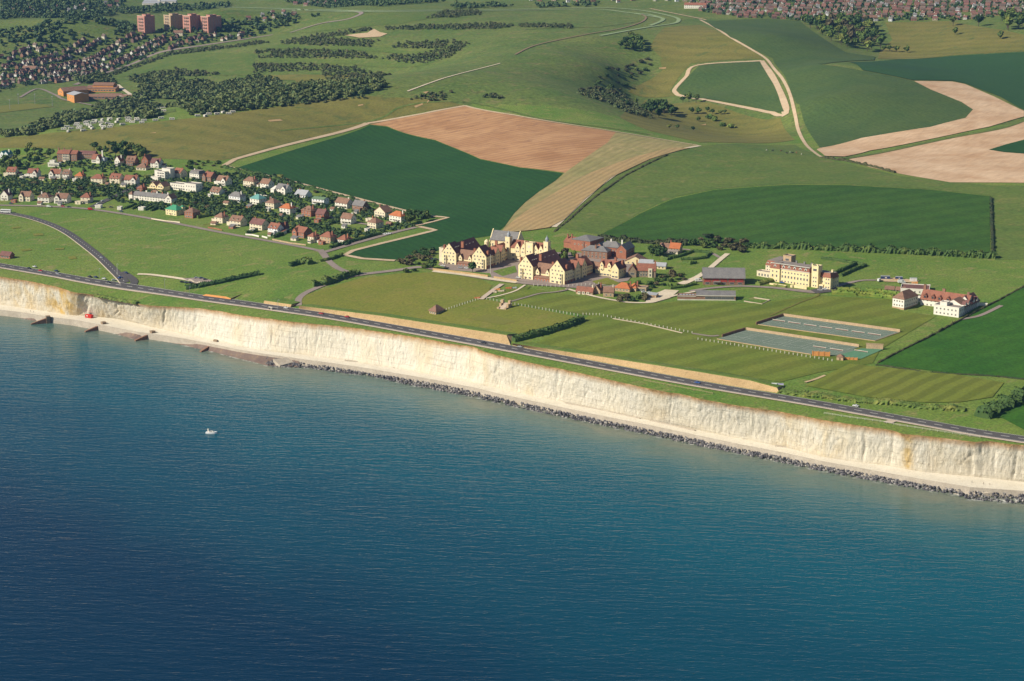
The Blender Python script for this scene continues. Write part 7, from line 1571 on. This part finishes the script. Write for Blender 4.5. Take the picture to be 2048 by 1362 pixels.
for px, py, c, rz, lab in ((1533, 302, 'white', 1, 'white cow standing apart at the left of the herd'), (1545, 303, 'black', .3, 'black cow second from the left'), (1562, 303, 'brown', .5, 'brown cow near the middle of the herd'), (1574, 308, 'black', 2.6, 'black cow in the middle of the herd'), (1580, 306, 'white', 1.2, 'white cow beside the middle black one'), (1585, 307.5, 'black', .3, 'black cow right of the middle white one'), (1593, 307, 'brown', 2, 'brown cow at the right of the herd'), (1603, 310, 'white', 1.3, 'white cow nearest the chalk track')):
    x, y, z = at1(px, py); o = mesh_obj('cow', CM[c]); o.location = (x, y, z + .2); o.rotation_euler = (0, 0, rz); o.scale = (1.25, 1.25, 1.25); tag(o, lab, 'cow', 'cattle on the pasture')
PJ = [((0, 0, .95), (.15, .12)), ((0, 0, 1.2), (.15, .11)), ((0, 0, 1.42), (.17, .11)), ((0, 0, 1.52), .06), ((0, .01, 1.66), (.085, .1)), ((0, .01, 1.76), .06)]; PE = [(0, 1), (1, 2), (2, 3), (3, 4), (4, 5)]
for s_ in (-1, 1):
    k = len(PJ); PJ += [((.2 * s_, 0, 1.4), .06), ((.25 * s_, -.05 * s_, 1.13), .045), ((.25 * s_, .1 + .08 * s_, .9), .035), ((.25 * s_, .14 + .08 * s_, .8), .03)]; PE += [(2, k), (k, k + 1), (k + 1, k + 2), (k + 2, k + 3)]
    k = len(PJ); PJ += [((.1 * s_, .0, .88), .1), ((.11 * s_, .14 * s_, .5), .07), ((.11 * s_, .1 * s_ - .08, .1), .05), ((.11 * s_, .1 * s_ + .1, .04), .045)]; PE += [(0, k), (k, k + 1), (k + 1, k + 2), (k + 2, k + 3)]
SKIN = surf('skin', L(.45, .28, .20), None, 1, .05); HAIR = surf('dark_hair', L(.04, .03, .02), None, 1, .05)
CL = {c: skin_body('person', PJ, PE, surf(c + '_clothes', v, None, 1, .06)) for c, v in (('maroon', L(.12, .03, .035)), ('dark', L(.04, .045, .06)), ('brown', L(.14, .09, .06)))}
hd = MB(); 
hv, hf_ = ico(2); HEADM = np_mesh('face', hv * np.array([.088, .10, .12]) + np.array([0, .012, 1.665]), hf_, SKIN); HAIRM = np_mesh('hair', hv * np.array([.096, .102, .10]) + np.array([0, -.012, 1.70]), hf_, HAIR)
for px, py, c, zf, rz, lab in ((1384, 766.5, 'maroon', None, 1.0, 'person in a maroon coat walking beside the coast road'), (1975, 864.5, 'dark', None, 1.0, 'person in dark clothes on the coast road near the right edge'), (1944, 965.5, 'dark', ZW + .1, 1.2, 'person on the undercliff walk, leftmost of three'), (1967, 969, 'brown', ZW + .1, 1.0, 'person in brown on the undercliff walk, middle of three'), (1979.5, 970.5, 'brown', ZW + .1, -2, 'person in brown on the undercliff walk, rightmost of three'), (61, 624, 'dark', ZW + .1, 1.0, 'person on the undercliff walk near the left groyne, left of a pair'), (67.5, 625.5, 'brown', ZW + .1, 1.0, 'person on the undercliff walk near the left groyne, right of a pair')):
    P = at1(px, py) + np.array([0, 0, .5]) if zf is None else onz([(px, py)], zf)[0]
    o = mesh_obj('person', CL[c]); o.location = P; o.rotation_euler = (0, 0, rz); tag(o, lab, 'person')
    child(mesh_obj('head', HEADM), o); child(mesh_obj('hair', HAIRM), o)
# ---------------------------------------------------------------- the air
bx = MB(); bx.box(-9500, 9500, -700, 15500, -3, 445); hz = bx.build('haze', bpy.data.materials.new('haze_air')); hm = hz.data.materials[0]; hm.use_nodes = True; ht = hm.node_tree; ht.nodes.clear()
ov_ = ht.nodes.new('ShaderNodeOutputMaterial'); pv = ht.nodes.new('ShaderNodeVolumePrincipled'); pv.inputs['Color'].default_value = (.22, .48, 1.0, 1); pv.inputs['Density'].default_value = .00003; pv.inputs['Anisotropy'].default_value = .3
ht.links.new(pv.outputs[0], ov_.inputs['Volume']); pass
tag(hz, 'thin blue air over the land and sea', 'haze', None, 'stuff')
